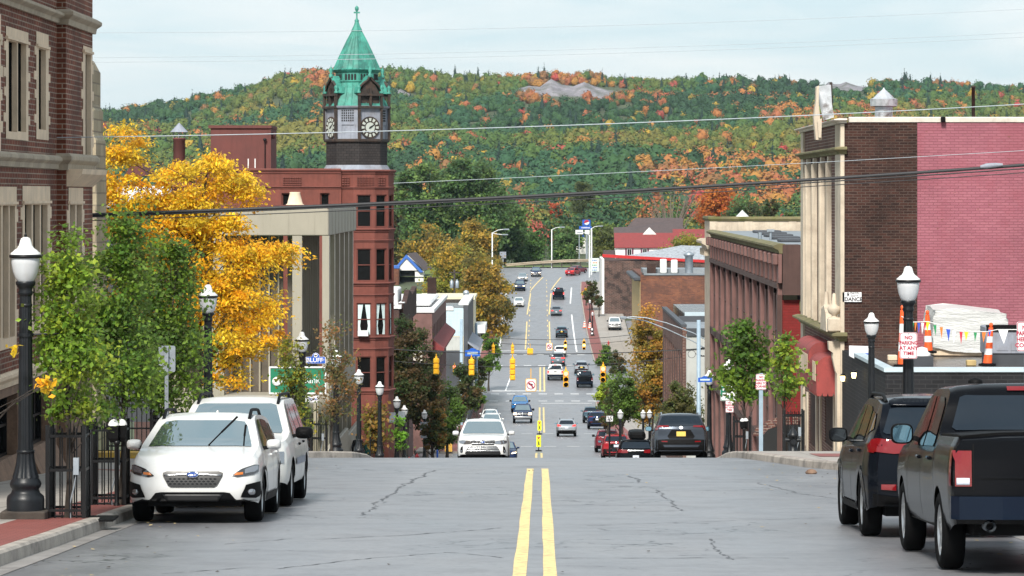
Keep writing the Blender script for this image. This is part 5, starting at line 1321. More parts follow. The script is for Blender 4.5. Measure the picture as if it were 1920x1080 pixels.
mb = MB(); mb.prism([P_(735, 508, -.3), P_(738, 511, -.3), P_(762, 484, -.3), P_(762, 477, -.3)], (0, .5, 0)); mb.prism([P_(762, 477, -.31), P_(762, 484, -.31), P_(788, 511, -.31), P_(794, 510, -.31)], (0, .5, 0)); mb.build('barge_board', M['blue_trim'], H)
mb = MB(); mb.prism([P_(763, 476, .2), P_(796, 508, .2), P_(808, 506, 8), P_(778, 476, 8)], (0, 0, .15)); mb.build('roof', M['roof_brown'], H)
a, b_ = P_(778, 540), P_(794, 508); part(H, 'wall', M['house_white'], (a.x, b_.x, 640.3, 647, a.z - 2, b_.z)); part(H, 'porch', M['teal_door'], (P_(748, 0).x, a.x, 641, 647, a.z - 2, b_.z))
a, b_ = P_(726, 535), P_(750, 502); part(H, 'brick_annexe', M['brick_orange'], (a.x, b_.x, 634, 639, a.z - 2, b_.z)); part(H, 'annexe_trim', M['blue_trim'], (a.x, b_.x + .1, 633.9, 639.2, b_.z, b_.z + .5))
B = thing('roadside_store', 'low white store far away among the trees by the bend', 'building', tuple(W(1085, 450, 860)))
a, b_ = W(1074, 462, 860), W(1102, 438, 860); part(B, 'wall', M['house_white'], (a.x, b_.x, 860, 870, a.z - 2, b_.z)); part(B, 'fascia', M['sign_blue'], (a.x, b_.x, 859.8, 860, b_.z - .8, b_.z - .3)); part(B, 'roof', M['roof_grey'], (a.x - .3, b_.x + .3, 859.6, 870.3, b_.z, b_.z + .4))
B = thing('white_roofed_hall', 'white roofed hall glimpsed behind the yellow tree', 'building', tuple(W(280, 370, 168)))
a, b_ = W(205, 388, 168), W(322, 352, 168); mb = MB(); mb.prism([(a.x, 165, a.z), (b_.x, 165, a.z), (b_.x - .4, 172, b_.z), (a.x, 172, b_.z)], (0, 0, .1)); mb.build('roof', M['roof_white'], B); part(B, 'wall', M['dark_wall'], (a.x, b_.x - .2, 165.3, 172, -11, a.z - .01))
# ------------------------------------------------------------------ street lamps
SW = .16                                             # pavement height over the carriageway
GL = 'acorn globe street lamps'
def make_lamp():
    L_ = thing('street_lamp', 'x', 'street lamp', group=GL)
    mb = MB(); mb.bbox(-.29, .29, -.29, .29, 0, .12, .015); mb.build('plinth', M['bark'], L_, world=False)
    mb = MB(); prof = [(.245, .12), (.245, .25), (.235, .30), (.19, .34), (.17, .39), (.195, .42), (.205, .46), (.19, .50), (.165, .54)]
    mb.lathe(prof, 24)
    lv = []
    for z, r in ((.54, .165), (.62, .14), (.72, .118), (.82, .106), (.86, .104)):
        lv.append([(r * (1 + .07 * math.cos(12 * a)) * math.cos(a), r * (1 + .07 * math.cos(12 * a)) * math.sin(a), z) for a in np.arange(48) * 2 * math.pi / 48])
    mb.rings(lv, smooth=True); mb.lathe([(.104, .855), (.118, .86), (.118, .89), (.1, .90)], 20); mb.build('base', M['dark_iron'], L_, world=False)
    mb = MB(); lv = []
    for z, r in ((.895, .097), (1.6, .09), (2.8, .075), (2.9, .074)):
        lv.append([(r * (1 + .05 * math.cos(12 * a)) * math.cos(a), r * (1 + .05 * math.cos(12 * a)) * math.sin(a), z) for a in np.arange(48) * 2 * math.pi / 48])
    mb.rings(lv, smooth=True)
    mb.lathe([(.075, 2.74), (.088, 2.75), (.088, 2.78), (.075, 2.79)], 20)
    mb.lathe([(.075, 2.88), (.09, 2.9), (.10, 2.93), (.085, 2.96), (.10, 3.0), (.125, 3.03), (.13, 3.06), (.12, 3.075)], 20); mb.build('shaft', M['dark_iron'], L_, world=False)
    mb = MB(); mb.lathe([(.10, 3.07), (.135, 3.12), (.165, 3.2), (.182, 3.3), (.186, 3.385), (.18, 3.39)], 28); mb.build('globe', M['globe'], L_, world=False)
    mb = MB(); mb.lathe([(.185, 3.375), (.21, 3.38), (.21, 3.415), (.185, 3.42)], 28); mb.build('ring', M['black_metal'], L_, world=False)
    mb = MB(); mb.lathe([(.195, 3.42), (.19, 3.44), (.155, 3.465), (.15, 3.475), (.11, 3.50), (.085, 3.54), (.07, 3.6), (.055, 3.63), (.025, 3.645)], 24); cp_ = mb.build('cap', M['white_paint'], L_, world=False)
    mb = MB(); mb.lathe([(.012, 3.64), (.02, 3.665), (.006, 3.70)], 8); mb.build('finial', M['black_metal'], cp_, world=False)
    return L_
lamp = make_lamp(); first = True
for px, d, lab in (
    (48, 44.1, 'black lamp post with acorn globe standing nearest on the left pavement'),
    (390, 69.6, 'lamp post with white capped globe in front of the yellow tree'),
    (566, 97.6, 'lamp post with the blue BLUFF ST sign bracketed to it'),
    (630, 115, 'lamp post in front of the bank block fins'),
    (673, 134, 'lamp post on the pavement where two people walk'),
    (712, 147, 'lamp post before the foot of the red sandstone bay'),
    (744, 167, 'left lamp of the close pair carrying grey sign backs'),
    (758, 189, 'right lamp of the close pair beyond the sandstone block'),
    (796, 217, 'lamp post with two stacked grey sign backs beside the benches'),
    (1703, 56.7, 'lamp post with NO PARKING AT ANY TIME sign behind the black pickup'),
    (1634, 87, 'lamp post standing against the black brick shop'),
    (1366, 124, 'lamp post half hidden by the leafy sapling near the PARKING sign'),
    (1330, 135, 'lamp post close beside the dark grey sport utility on the right'),
    (1163, 213, 'lamp post beside the 25 speed limit sign'),
    (1206, 230, 'left lamp of the pair above the roof box car'),
    (1218, 232, 'right lamp of the pair above the roof box car'),
    (1106, 545, 'far lamp post with small tag beside the orange cones'),
    (1111, 520, 'far lamp post carrying black and white route signs')):
    p = W(px, 0, d); loc = (p.x, d, zr(d) + SW - .01)
    if first: lamp.location = loc; lamp['label'] = lab; first = False
    else: dup(lamp, loc, px * .7, lab)
q = W(60, 628, 44.1); mb = MB(); mb.tube([(q.x - .1, 44.1, q.z), (q.x + .35, 44.1, q.z + .02)], .014, 6); mb.lathe([(.105, -.02), (.105, .02)], 16, (W(48, 0, 44.1).x, 44.1, q.z)); mb.build('banner_arm', M['dark_iron'], label='thin black banner arm clamped round the nearest left lamp post', cat='bracket')

# ------------------------------------------------------------------ tree guards, meters, fence, posts
def make_guard():
    G = thing('tree_guard', 'x', 'tree guard', group='square iron tree guards on the pavement')
    mb = MB(); w_ = .235
    for x in (-w_, w_):
        for y in (-w_, w_): mb.box(x - .025, x + .025, y - .025, y + .025, 0, 1.22)
    mb.build('corner_post', M['black_metal'], G, world=False)
    for z in (.10, .62, 1.06):
        mb = MB()
        for s_ in (-w_, w_): mb.box(-w_ + .026, w_ - .026, s_ - .014, s_ + .014, z, z + .035); mb.box(s_ - .014, s_ + .014, -w_ + .026, w_ - .026, z, z + .035)
        mb.build('rail', M['black_metal'], G, world=False)
    mb = MB()
    for t in (-.14, -.047, .047, .14):
        for s_ in (-w_, w_): mb.tube([(t, s_, .02), (t, s_, 1.18)], .010, 5); mb.tube([(s_, t, .02), (s_, t, 1.18)], .010, 5)
    mb.build('bars', M['black_metal'], G, world=False)
    mb = MB(); mb.box(.10, .17, -.26, -.19, .58, .80); mb.tube([(.135, -.22, .58), (.10, -.22, .4), (.05, -.22, .2), (.06, -.22, 0)], .012, 5); mb.build('socket_box', M['galv'], G, world=False)
    mb = MB(); mb.box(-.55, .62, -.33, .30, -.02, .005); mb.build('grate', M['black_plastic'], G, world=False)
    return G
guard = make_guard(); first = True
for x, d, sc, lab in ((-6.14, 44.4, 1, 'black iron tree guard nearest the camera round the light green sapling'), (-6.13, 48.6, 1, 'black iron tree guard behind the parking meter on the left'), (-6.3, 57.6, 1, 'black iron tree guard mostly hidden by the white parked cars'), (-7.0, 92, 1, 'iron tree guard under the yellow green sapling by the bank sign'), (-7.0, 108, 1, 'iron tree guard under the sparse sapling between two lamps'), (-7.2, 150, 1.1, 'iron tree guard near the two walking people'), (6.9, 93, 1.1, 'iron tree guard round the yellow green sapling by the awning'), (6.5, 110, 1.1, 'iron tree guard under the leafy sapling by the PARKING sign')):
    loc = (x, d, zr(d) + SW - .005)
    if first: guard.location = loc; guard['label'] = lab; first = False
    else: dup(guard, loc, 0, lab, scale=sc)

def make_meter():
    G = thing('parking_meter', 'x', 'parking meter', group='parking meters at the kerb')
    mb = MB(); mb.lathe([(.045, 0), (.04, .03), (.032, .05), (.032, .86), (.05, .88), (.05, .91), (.03, .93)], 12); mb.build('post', M['black_metal'], G, world=False)
    for i, x in enumerate((-.045, .055)):
        h = MB(); h.rings([[(x + sx * w_, sy * w_ * .75 + i * .1, z) for sx, sy in ((-1, -1), (1, -1), (1, 1), (-1, 1))] for w_, z in ((.045, .9), (.068, .96), (.072, 1.1), (.068, 1.14))]); hd = h.build('head', M['black_plastic'], G, world=False)
        c = MB(); c.lathe([(.078, 1.135), (.078, 1.155), (.06, 1.19), (.035, 1.215), (.0, 1.225)], 12, (x, i * .1, 0)); c.build('dome', M['white_paint'], hd, world=False)
    return G
meter = make_meter(); first = True
for x, d, lab in ((-5.98, 48.2, 'double headed parking meter with pale domes by the white car'), (6.15, 103, 'parking meter beside the black sign post on the right')):
    loc = (x, d, zr(d) + SW - .005)
    if first: meter.location = loc; meter['label'] = lab; first = False
    else: dup(meter, loc, 0, lab)

F_ = thing('iron_fence', 'black iron railing round the lawn beyond the white cars', 'fence', (-9, 84, zr(84)))
xa, xb, df = -10.6, -7.4, 83.6; z0 = zr(df) + SW
mb = MB(); n_ = int((xb - xa) / .12)
for i in range(n_ + 1): x = xa + i * .12; mb.box(x - .011, x + .011, df - .011, df + .011, z0, z0 + 1.25)
for i in range(40): y = df + i * .16; mb.box(xb - .011, xb + .011, y, y + .022, zr(y) + SW, zr(y) + SW + 1.25)
mb.build('bars', M['black_metal'], F_)
for z in (.12, .55, 1.1): part(F_, 'rail', M['black_metal'], (xa, xb - .03, df - .02, df + .02, z0 + z, z0 + z + .04)); mb = MB(); mb.tube([(xb, y, zr(y) + SW + z) for y in (df, df + 3, df + 6.4)], .02, 4); mb.build('rail', M['black_metal'], F_)
part(F_, 'post', M['black_metal'], *[(x - .03, x + .03, df - .03, df + .03, z0, z0 + 1.35) for x in np.linspace(xa, xb, 4)])


def sign_on(par, name, cx, cz, y, w_, h_, mat, edge=None, r=.03, th=.012):
    """rounded plate facing the camera"""
    r = min(r, w_ * .3)
    pts = [(cx + sx * (w_ / 2 - r) + r * math.cos(a), y, cz + sz * (h_ / 2 - r) + r * math.sin(a)) for sx, sz, a0 in ((1, 1, 0), (-1, 1, 90), (-1, -1, 180), (1, -1, 270)) for a in (R(a0), R(a0 + 45), R(a0 + 90))]
    mb = MB(); mb.prism(pts, (0, th, 0)); pl = mb.build(name, mat, par)
    if edge is not None:
        e = w_ * .04; mb = MB(); n_ = len(pts); ins = [(cx + (p[0] - cx) * (1 - 2.4 * e / w_), y - .002, cz + (p[2] - cz) * (1 - 2.4 * e / h_)) for p in pts]; out = [(cx + (p[0] - cx) * (1 - .8 * e / w_), y - .002, cz + (p[2] - cz) * (1 - .8 * e / h_)) for p in pts]
        for i in range(n_): mb.add([out[i], out[(i+1) % n_], ins[(i+1) % n_], ins[i]], [(0, 1, 2, 3)])
        mb.build('border', edge, pl, open=True)
    return pl

def no_parking(px, py, d, w_, lines, lab, rows=4):
    q = W(px, py, d); G = thing('parking_sign', lab, 'sign', tuple(q)); h_ = w_ * 1.5
    sign_on(G, 'plate', q.x, q.z, d, w_, h_, M['sign_white'], M['sign_red'])
    for i, t in enumerate(lines): text(t, w_ * .29, M['sign_red'], (q.x, d - .004, q.z + h_ * (.30 - i * .6 / (len(lines) - 1))), FACE_CAM, G, sx=.86 if len(t) > 6 else 1, ext=.001, bold=.003)
    mb = MB()
    for s_ in (-1, 1): mb.lathe([(.012, -.004), (.0, -.008)], 8, (q.x, d, q.z + s_ * h_ * .44), axis='y')
    mb.build('bolt', M['galv'], G)
    return G
no_parking(1703.5, 648, 56.4, .29, ('NO', 'PARKING', 'AT ANY', 'TIME'), 'NO PARKING AT ANY TIME sign on the lamp post behind the black pickup')
no_parking(1368, 762, 118, .28, ('NO', 'PARKING', 'AT ANY', 'TIME'), 'NO PARKING AT ANY TIME sign under the green PARKING sign')
G = no_parking(1427, 716, 95, .29, ('NO', 'PARKING', 'HERE TO', 'CORNER'), 'NO PARKING HERE TO CORNER sign on the steel blue post')
no_parking(1925, 631, 52., .30, ('NO', 'PARKING', 'HERE TO', 'CORNER'), 'NO PARKING HERE TO CORNER sign cut off by the right edge')
def post(px, yt, d, w_, lab, mat=None, nm='sign_post', yb=None):
    q = W(px, yt, d); mb = MB(); mb.box(q.x - w_, q.x + w_, d + .02, d + .02 + w_ * 1.4, zr(d) + (SW if abs(q.x) > 5.5 else 0) - .05, q.z)
    return mb.build(nm, mat or M['galv'], label=lab, cat='post')
post(1427, 700, 95, .055, 'steel blue square post holding the NO PARKING HERE TO CORNER sign', M['pole_blue'])
post(1925, 600, 52, .03, 'steel post for the sign cut off by the right edge')
mb = MB(); q = W(1368, 775, 118.1); mb.lathe([(.19, 0), (.19, .1), (.12, .2), (.08, .4), (.06, .5), (.055, q.z - zr(118) - SW + .3)], 14, (q.x, 118.15, zr(118) + SW)); mb.build('sign_post', M['dark_iron'], label='black cast post holding the lower NO PARKING sign', cat='post')
G = thing('grey_sign', 'grey back of a sign plate on a perforated steel post among the leaves', 'sign', tuple(W(313, 672, 57)))
q = W(313, 673, 57); sign_on(G, 'plate', q.x, q.z, 57, .28, .44, M['galv'])
mb = MB(); mb.box(q.x - .03, q.x + .03, 56.93, 56.99, zr(57) + SW, q.z + .2); [mb.box(q.x - .008, q.x + .008, 56.925, 56.93, q.z + .15 - i * .06, q.z + .165 - i * .06) for i in range(40)]; mb.build('post', M['galv'], G)
G = thing('parking_board', 'white board with green PARKING lettering on a black post', 'sign', tuple(W(1367, 737, 121)))
q = W(1368, 737, 121); sign_on(G, 'board', q.x, q.z, 121, .66, .55, M['sign_white'], M['sign_green']); text('P', .50, M['sign_green'], (q.x - .22, 120.99, q.z + .03), FACE_CAM, G, bold=.01); text('ARKING', .14, M['sign_green'], (q.x + .09, 120.99, q.z - .15), FACE_CAM, G, bold=.004); part(G, 'bracket', M['black_metal'], (q.x - .03, q.x + .03, 121.02, 121.1, zr(121) + SW, q.z))
G = thing('street_name_sign', 'blue BLUFF ST name plate with arched top', 'sign', tuple(W(590, 672, 97)))
q = W(592, 675.5, 97); k = 97 / F
pl = [(-18, -6.5), (18, -6.5), (18.6, -5.9), (18.6, 5.4), (17.8, 6.3), (7.5, 6.6), (6.5, 10), (3.5, 13), (0, 14.2), (-3.5, 13), (-6.5, 10), (-7.5, 6.6), (-18, 6.3), (-18.6, 5.6)]
mb = MB(); mb.prism([(q.x + a * k, 97, q.z + b_ * k) for a, b_ in pl], (0, .02, 0)); mb.build('edge', M['sign_white'], G)
mb = MB(); mb.prism([(q.x + a * k * .95, 96.992, q.z + (b_ * .93 + .2) * k) for a, b_ in pl], (0, .008, 0)); mb.build('plate', M['sign_blue'], G)
text('BLUFF', 11.5 * k, M['sign_white'], (q.x - 2 * k, 96.99, q.z), FACE_CAM, G, bold=.003); text('ST', 5.5 * k, M['sign_white'], (q.x + 14 * k, 96.99, q.z + .3 * k), FACE_CAM, G); text('&', 5.5 * k, M['sign_white'], (q.x - 16.2 * k, 96.99, q.z), FACE_CAM, G)
mb = MB(); mb.lathe([(3.6 * k, -.0), (3.6 * k, .004), (.0, .004)], 16, (q.x, 96.985, q.z + 9 * k), axis='y'); mb.build('emblem', M['sign_white'], G)
mb = MB(); mb.prism([(q.x + a * k, 96.98, q.z + 9 * k + b_ * k) for a, b_ in ((-3, .3), (-1.2, 1.6), (0, .6), (1.2, 1.6), (3, .3), (1.5, -.6), (0, -2.2), (-1.5, -.6))], (0, .004, 0)); mb.build('emblem_bird', M['sign_black'], G)
part(G, 'bracket', M['black_metal'], (q.x - 26 * k, q.x + 2 * k, 97.03, 97.08, q.z - 8.5 * k, q.z - 7.3 * k))
G = thing('notice_board', 'small white notice board under the bank sign', 'sign', tuple(W(585, 747, 112))); q = W(583, 748, 112); sign_on(G, 'plate', q.x, q.z, 112, .5, .26, M['sign_white'], M['sign_black']); text('Space', .12, M['sign_blue'], (q.x + .06, 111.99, q.z), FACE_CAM, G); part(G, 'post', M['black_metal'], (q.x - .2, q.x - .17, 112.02, 112.05, zr(112) + SW, q.z), (q.x + .17, q.x + .2, 112.02, 112.05, zr(112) + SW, q.z))
for px, py, w_, h_, d, lab in ((736, 783, 12, 19, 166.8, 'grey sign back left of the paired lamp posts'), (753, 783, 13, 23, 166.7, 'grey sign back between the paired lamp posts'), (796.5, 800, 17, 17, 216.6, 'upper grey sign back on the lamp beside the benches'), (796, 816, 15, 11, 216.5, 'lower grey sign back on the lamp beside the benches')):
    q = W(px, py, d); k = d / F; mb = MB(); r = .05; mb.bbox(q.x - w_ * k / 2, q.x + w_ * k / 2, d, d + .03, q.z - h_ * k / 2, q.z + h_ * k / 2, .01); o_ = mb.build('grey_sign', M['galv'], label=lab, cat='sign', group='grey sign backs on lamp posts')
G = thing('speed_sign', 'white 25 speed limit plate on a black post', 'sign', tuple(W(1143, 785, 222))); q = W(1143, 785, 222); sign_on(G, 'plate', q.x, q.z, 222, .44, .38, M['sign_white'], M['sign_black']); text('25', .34, M['sign_black'], (q.x, 221.99, q.z), FACE_CAM, G, bold=.008); mb = MB(); mb.tube([(q.x, 222.05, zr(222)), (q.x, 222.05, q.z)], .06, 8); mb.build('post', M['black_metal'], G)
for px, py, d in ((1011.5, 799, 311), (1010, 826, 267)):
    q = W(px, py, d); zg = zr(d); G = thing('crossing_sign', 'fluorescent yellow crossing sign standing on the centre line, ' + ('farther of the two' if d > 290 else 'nearer of the two'), 'sign', (q.x, d, zg), group='in-street crossing signs')
    part(G, 'base', M['rubber'], (q.x - .25, q.x + .25, d - .3, d + .3, zg, zg + .08), b=.03); part(G, 'stem', M['black_plastic'], (q.x - .04, q.x + .04, d - .02, d + .02, zg + .08, zg + .35))
    sign_on(G, 'panel', q.x, zg + .80, d - .03, .36, .92, M['sign_lime'], None, .05)
    mb = MB(); mb.prism([(q.x - .12, d - .04, zg + 1.12), (q.x + .12, d - .04, zg + 1.12), (q.x, d - .04, zg + .90)], (0, .006, 0)); mb.build('yield_triangle', M['sign_red'], G)
    mb = MB(); mb.lathe([(.035, -.006), (.0, -.006)], 8, (q.x, d - .035, zg + .78), axis='y'); mb.prism([(q.x + a, d - .04, zg + b_) for a, b_ in ((-.04, .74), (.04, .74), (.07, .55), (.10, .45), (.06, .44), (.01, .56), (-.06, .42), (-.10, .44), (-.04, .6))], (0, .005, 0)); mb.build('walking_symbol', M['sign_black'], G)

# ------------------------------------------------------------------ overhead cables
def cable(pts, d, r, mat, lab, sub=3, g=None):
    xs = np.array([p[0] for p in pts], float); ys = np.array([p[1] for p in pts], float)
    cf = np.polyfit(xs, ys, min(2, len(pts) - 1)); xx = np.linspace(xs[0], xs[-1], 24)
    mb = MB(); mb.tube([W(x, float(np.polyval(cf, x)), d if not callable(d) else d(x)) for x in xx], r, 6); return mb.build('overhead_cable', mat, label=lab, cat='cable', group=g)
cable([(-400, 418), (158, 402), (480, 390), (735, 383), (1100, 362), (1500, 338), (1920, 309), (2300, 280)], 74, .040, M['wire'], 'thick black bundled cable slung across the whole street')
cable([(-400, 424), (158, 404.5), (480, 393), (735, 387), (1100, 367), (1500, 344), (1920, 316), (2300, 288)], 74.3, .016, M['wire'], 'thin black cable just under the thick bundled one')
cable([(-400, 432), (158, 411), (480, 400), (735, 394), (1100, 374), (1500, 351), (1920, 324), (2300, 296)], 74.6, .011, M['wire'], 'lowest thin dark cable below the thick bundled one')
mb = MB(); mb.tube([W(x, y, 73.9) for x, y in ((1838, 313), (1850, 311), (1866, 309.5), (1880, 309))], [.03, .055, .05, .03], 8); mb.build('cable_splice', M['slate_panel'], label='grey splice case on the thick cable before the pink wall', cat='splice case')
cable([(-300, 261), (175, 256), (620, 250), (960, 238), (1500, 217), (1920, 195), (2300, 172)], 66, .010, M['wire_pale'], 'pale bare cable crossing the clock tower below its dial')
cable([(-300, 59), (160, 58), (620, 59), (960, 54), (1500, 36), (1920, 16), (2300, -4)], 90, .0065, M['wire_pale'], 'topmost faint cable high in the sky')
cable([(-300, 108), (160, 107), (620, 104), (960, 97), (1500, 78), (1920, 60), (2300, 42)], 90, .0065, M['wire_pale'], 'upper of two faint cables crossing the green spire')
cable([(-300, 116), (160, 115.5), (620, 113), (960, 106), (1500, 87), (1920, 68), (2300, 50)], 90, .0065, M['wire_pale'], 'lower of two faint cables crossing the green spire')
cable([(738, 343), (960, 334), (1300, 318), (1580, 300), (1920, 283)], 100, .008, M['wire_pale'], 'faint cable across the wooded hill to the brick block')
dl = lambda x: 226
cable([(560, 640), (735, 655), (961, 664), (1150, 661), (1342, 652)], 226, .035, M['wire'], 'upper span wire carrying the nearer row of traffic signals')
cable([(560, 655), (735, 675), (961, 688), (1150, 683), (1342, 660)], 226.5, .02, M['wire'], 'lower span wire holding the NO LEFT TURN sign')
cable([(893, 630), (1000, 636), (1095, 636), (1180, 628)], 396, .035, M['wire'], 'upper span wire of the far signal row')
cable([(893, 640), (1000, 646), (1095, 646), (1180, 638)], 396.4, .03, M['wire'], 'lower span wire of the far signal row')
cable([(808, 522), (830, 519), (852, 513)], 440, .02, M['wire'], 'thin service cable between the two far utility poles')
cable([(1060, 408), (1180, 412)], 760, .05, M['wire'], 'dark cable in front of the far trees by the round logo sign')
mb = MB()
for cx_, cy_, r_ in ((1319, 660, 8), (1297, 664, 7)):
    q = W(cx_, cy_, 197); k = 197 / F; pts = [(q.x + r_ * k * math.cos(a), 197, q.z + r_ * k * math.sin(a)) for a in np.linspace(-.3, 6.6, 24)] + [W(cx_ + 14, cy_ + 6, 197), W(cx_ + 23, cy_ + 2, 197)]
    mb.tube(pts, .035 if cx_ > 1300 else .015, 6)
mb.build('cable_loop', M['wire'], label='coiled black slack cable hanging from the right strain pole', cat='cable')

def vpole(px, yt, d, r, lab, mat, nm='strain_pole', extra=None, yb=None):
    q = W(px, yt, d); G = thing(nm, lab, 'pole', (q.x, d, zr(d))); mb = MB(); mb.lathe([(r * 1.15, 0), (r, .5), (r * .85, q.z - zr(d)), (0, q.z - zr(d))], 12, (q.x, d, zr(d) if yb is None else W(px, yb, d).z)); mb.build('shaft', mat, G); return G, q
G, q = vpole(1310, 600, 196, .13, 'blue grey strain pole before the low brick shop', M['pole_blue'])
G, q = vpole(1342, 560, 198, .12, 'tall blue grey pole with long paired street light arm', M['pole_blue'], 'light_pole')
for off in (0, 6):
    mb = MB(); pts = [(1345, 667 - off * 3.1), (1300, 640 - off * 2.6), (1250, 617 - off * 1.9), (1212, 602 - off * 1.), (1185, 597 - off * .5), (1168, 596)]
    mb.tube([W(a, b_, 198 - .2 * (off > 0)) for a, b_ in pts], .034, 7); mb.build('arm', M['galv'], G)
q = W(1166, 596, 198); mb = MB(); mb.bbox(q.x - .12, q.x + .28, 197.75, 198.1, q.z - .08, q.z + .09, .04); mb.build('lamp_head', M['galv'], G)
q = W(1333, 570, 198); mb = MB(); mb.lathe([(.0, -.2), (.15, -.12), (.17, .05), (.1, .16), (0, .2)], 12, (q.x, 198, q.z)); mb.tube([(q.x, 198, q.z + .1), (W(1342, 0, 198).x, 198, q.z + .9)], .04, 6); mb.build('white_globe', M['white_paint'], G)
vpole(865, 598, 338, .17, 'left of two blue grey strain poles by the boarded shop', M['pole_blue']); vpole(893, 606, 372, .17, 'right of two blue grey strain poles by the far corner', M['pole_blue'])
G, q = vpole(808, 518, 440, .14, 'dark utility pole left of the transformer pole', M['bark'], 'utility_pole')
G, q = vpole(852, 506, 442, .15, 'utility pole carrying two grey transformer cans', M['bark'], 'utility_pole')
mb = MB()
for px in (847, 857): c_ = W(px, 540, 441.6); mb.lathe([(.22, 0), (.24, .05), (.24, .85), (.15, .95), (.04, 1.15), (0, 1.15)], 10, (c_.x, 441.5, c_.z))
mb.build('transformer', M['galv'], G); c_ = W(852, 511, 442); part(G, 'crossarm', M['bark'], (c_.x - .7, c_.x + .7, 441.85, 442.1, c_.z - .08, c_.z + .08))
def cobra(px, yt, d, arms, lab, r=.12):
    G, q = vpole(px, yt, d, r, lab, M['pole_white'], 'light_pole')
    for ax_, ay_ in arms:
        e = W(ax_, ay_, d); sgn = 1 if ax_ > px else -1
        mb = MB(); mb.tube([(q.x, d, q.z - .1), (q.x + (e.x - q.x) * .5, d, q.z + (e.z - q.z) * .75), (e.x, d, e.z)], .07, 6); mb.build('arm', M['pole_white'], G)
        mb = MB(); mb.bbox(min(e.x, e.x + sgn * 1.0), max(e.x, e.x + sgn * 1.0), d - .2, d + .2, e.z - .12, e.z + .1, .06); mb.build('lamp_head', M['galv'], G)
cobra(1034.5, 430, 690, [(1050, 426)], 'single pale street light standing on the far bend')
cobra(923, 436, 585, [(944, 430), (942, 440)], 'twin armed pale street light above the orange trees on the left')
cobra(1105, 440, 640, [(1092, 436)], 'shorter of two pale street lights by the far shop sign'); cobra(1109, 428, 650, [(1121, 424)], 'taller of two pale street lights by the far shop sign', .16)

# ------------------------------------------------------------------ traffic signals
LR = emit('red signal lamp', (1., .16, .10), 4.); LA = emit('amber signal lamp', (1., .62, .10), 6.)
def make_signal(n, lit=None, mat=LR):
    """n section signal head, hung from its top at z = 0, lenses towards -Y"""
    G = thing('traffic_signal', 'x', 'traffic signal'); s_ = .36
    mb = MB()
    for i in range(n): z = -.16 - s_ * (i + 1); mb.bbox(-.18, .18, -.10, .12, z + .006, z + s_ - .006, .035); mb.bbox(-.13, .13, .10, .17, z + .05, z + s_ - .05, .05)
    mb.build('housing', M['sig_yellow'], G, world=False)
    mb = MB()
    for i in range(n):
        z = -.16 - s_ * (i + .5); a = [R(x) for x in range(-40, 221, 20)]
        for r0, r1 in ((.155, .165),): mb.rings([[(r * math.cos(t), y, z + r * math.sin(t)) for t in a] for r, y in ((r0, -.10), (r0, -.36 ), (r1, -.36), (r1, -.10))], cap=False, closed=False, smooth=False)
    mb.build('visor', M['sig_yellow'], G, world=False, open=True)
    for i in range(n):
        z = -.16 - s_ * (i + .5); mb = MB(); mb.lathe([(.15, 0), (.13, -.02), (.07, -.04), (.0, -.045)], 16, (0, -.105, z), axis='y'); mb.build('lens', mat if i == lit else M['black_plastic'], G, world=False)
    mb = MB(); mb.tube([(0, 0, .12), (0, 0, -.17)], .035, 6); mb.box(-.07, .07, -.05, .05, -.16, -.05); mb.build('hanger', M['sig_yellow'], G, world=False)
    return G
sg3 = make_signal(3); sgr = make_signal(3, 0); sg5 = make_signal(4); sga = make_signal(3, 1, LA)
def place(src, px, py, d, rz, lab, used=set(), sc=1.):
    q = W(px, py, d); loc = tuple(q)
    if src.name not in used: used.add(src.name); src.location = loc; src.rotation_euler = (0, 0, rz); src['label'] = lab; src['group'] = 'yellow traffic signals on span wires'; src.scale = (sc,) * 3
    else: dup(src, loc, rz, lab, 'yellow traffic signals on span wires', sc)
place(sg3, 818, 667, 226, R(172), 'leftmost yellow signal of the near row seen from behind'); place(sg3, 884, 669, 226, R(188), 'yellow signal seen from behind in front of the strain pole')
place(sg5, 961, 668, 226, R(180), 'tall four section yellow signal over the left lane seen from behind')
place(sgr, 1061, 691, 226.4, R(2), 'red lit signal over the right lane facing us'); place(sgr, 1131, 682, 226.4, R(-4), 'red lit signal at the right end of the near row')
place(sg3, 925, 644, 396, R(176), 'small leftmost signal of the far row seen from behind'); place(sg3, 961, 644, 396, R(184), 'small signal of the far row just above the tall near one')
place(sga, 1060, 637, 396, 0, 'amber lit signal of the far row over the right lane'); place(sga, 1095, 636, 396, 0, 'amber lit signal at the right end of the far row')
place(sgr, 852, 682, 330, 0, 'small signal showing red beside the left strain pole', sc=.8)
G = thing('turn_sign', 'NO LEFT TURN symbol sign with yellow border hung over the street', 'sign', tuple(W(995, 721, 226.5))); q = W(995.5, 722, 226.5)
sign_on(G, 'border', q.x, q.z, 226.52, .70, .84, M['sig_yellow'], None, .05); sign_on(G, 'plate', q.x, q.z, 226.505, .62, .76, M['sign_white'], None, .05)
mb = MB(); mb.lathe([(.235, -.012), (.285, -.012), (.285, 0), (.235, 0)], 28, (q.x, 226.503, q.z), cap=False, axis='y'); mb.prism([(q.x + a, 226.488, q.z + b_) for a, b_ in ((-.20, .15), (-.15, .20), (.20, -.15), (.15, -.20))], (0, .006, 0)); mb.build('prohibition_ring', M['sign_red'], G)
mb = MB(); mb.prism([(q.x + a, 226.497, q.z + b_) for a, b_ in ((.12, -.18), (.05, -.18), (.05, .02), (-.05, .04), (-.05, -.04), (-.19, .08), (-.05, .19), (-.05, .11), (.12, .08))], (0, .006, 0)); mb.build('arrow', M['sign_black'], G)
mb = MB(); mb.tube([(q.x, 226.53, q.z + .42), (q.x, 226.53, q.z + 1.1)], .03, 6); mb.build('hanger', M['sig_yellow'], G)
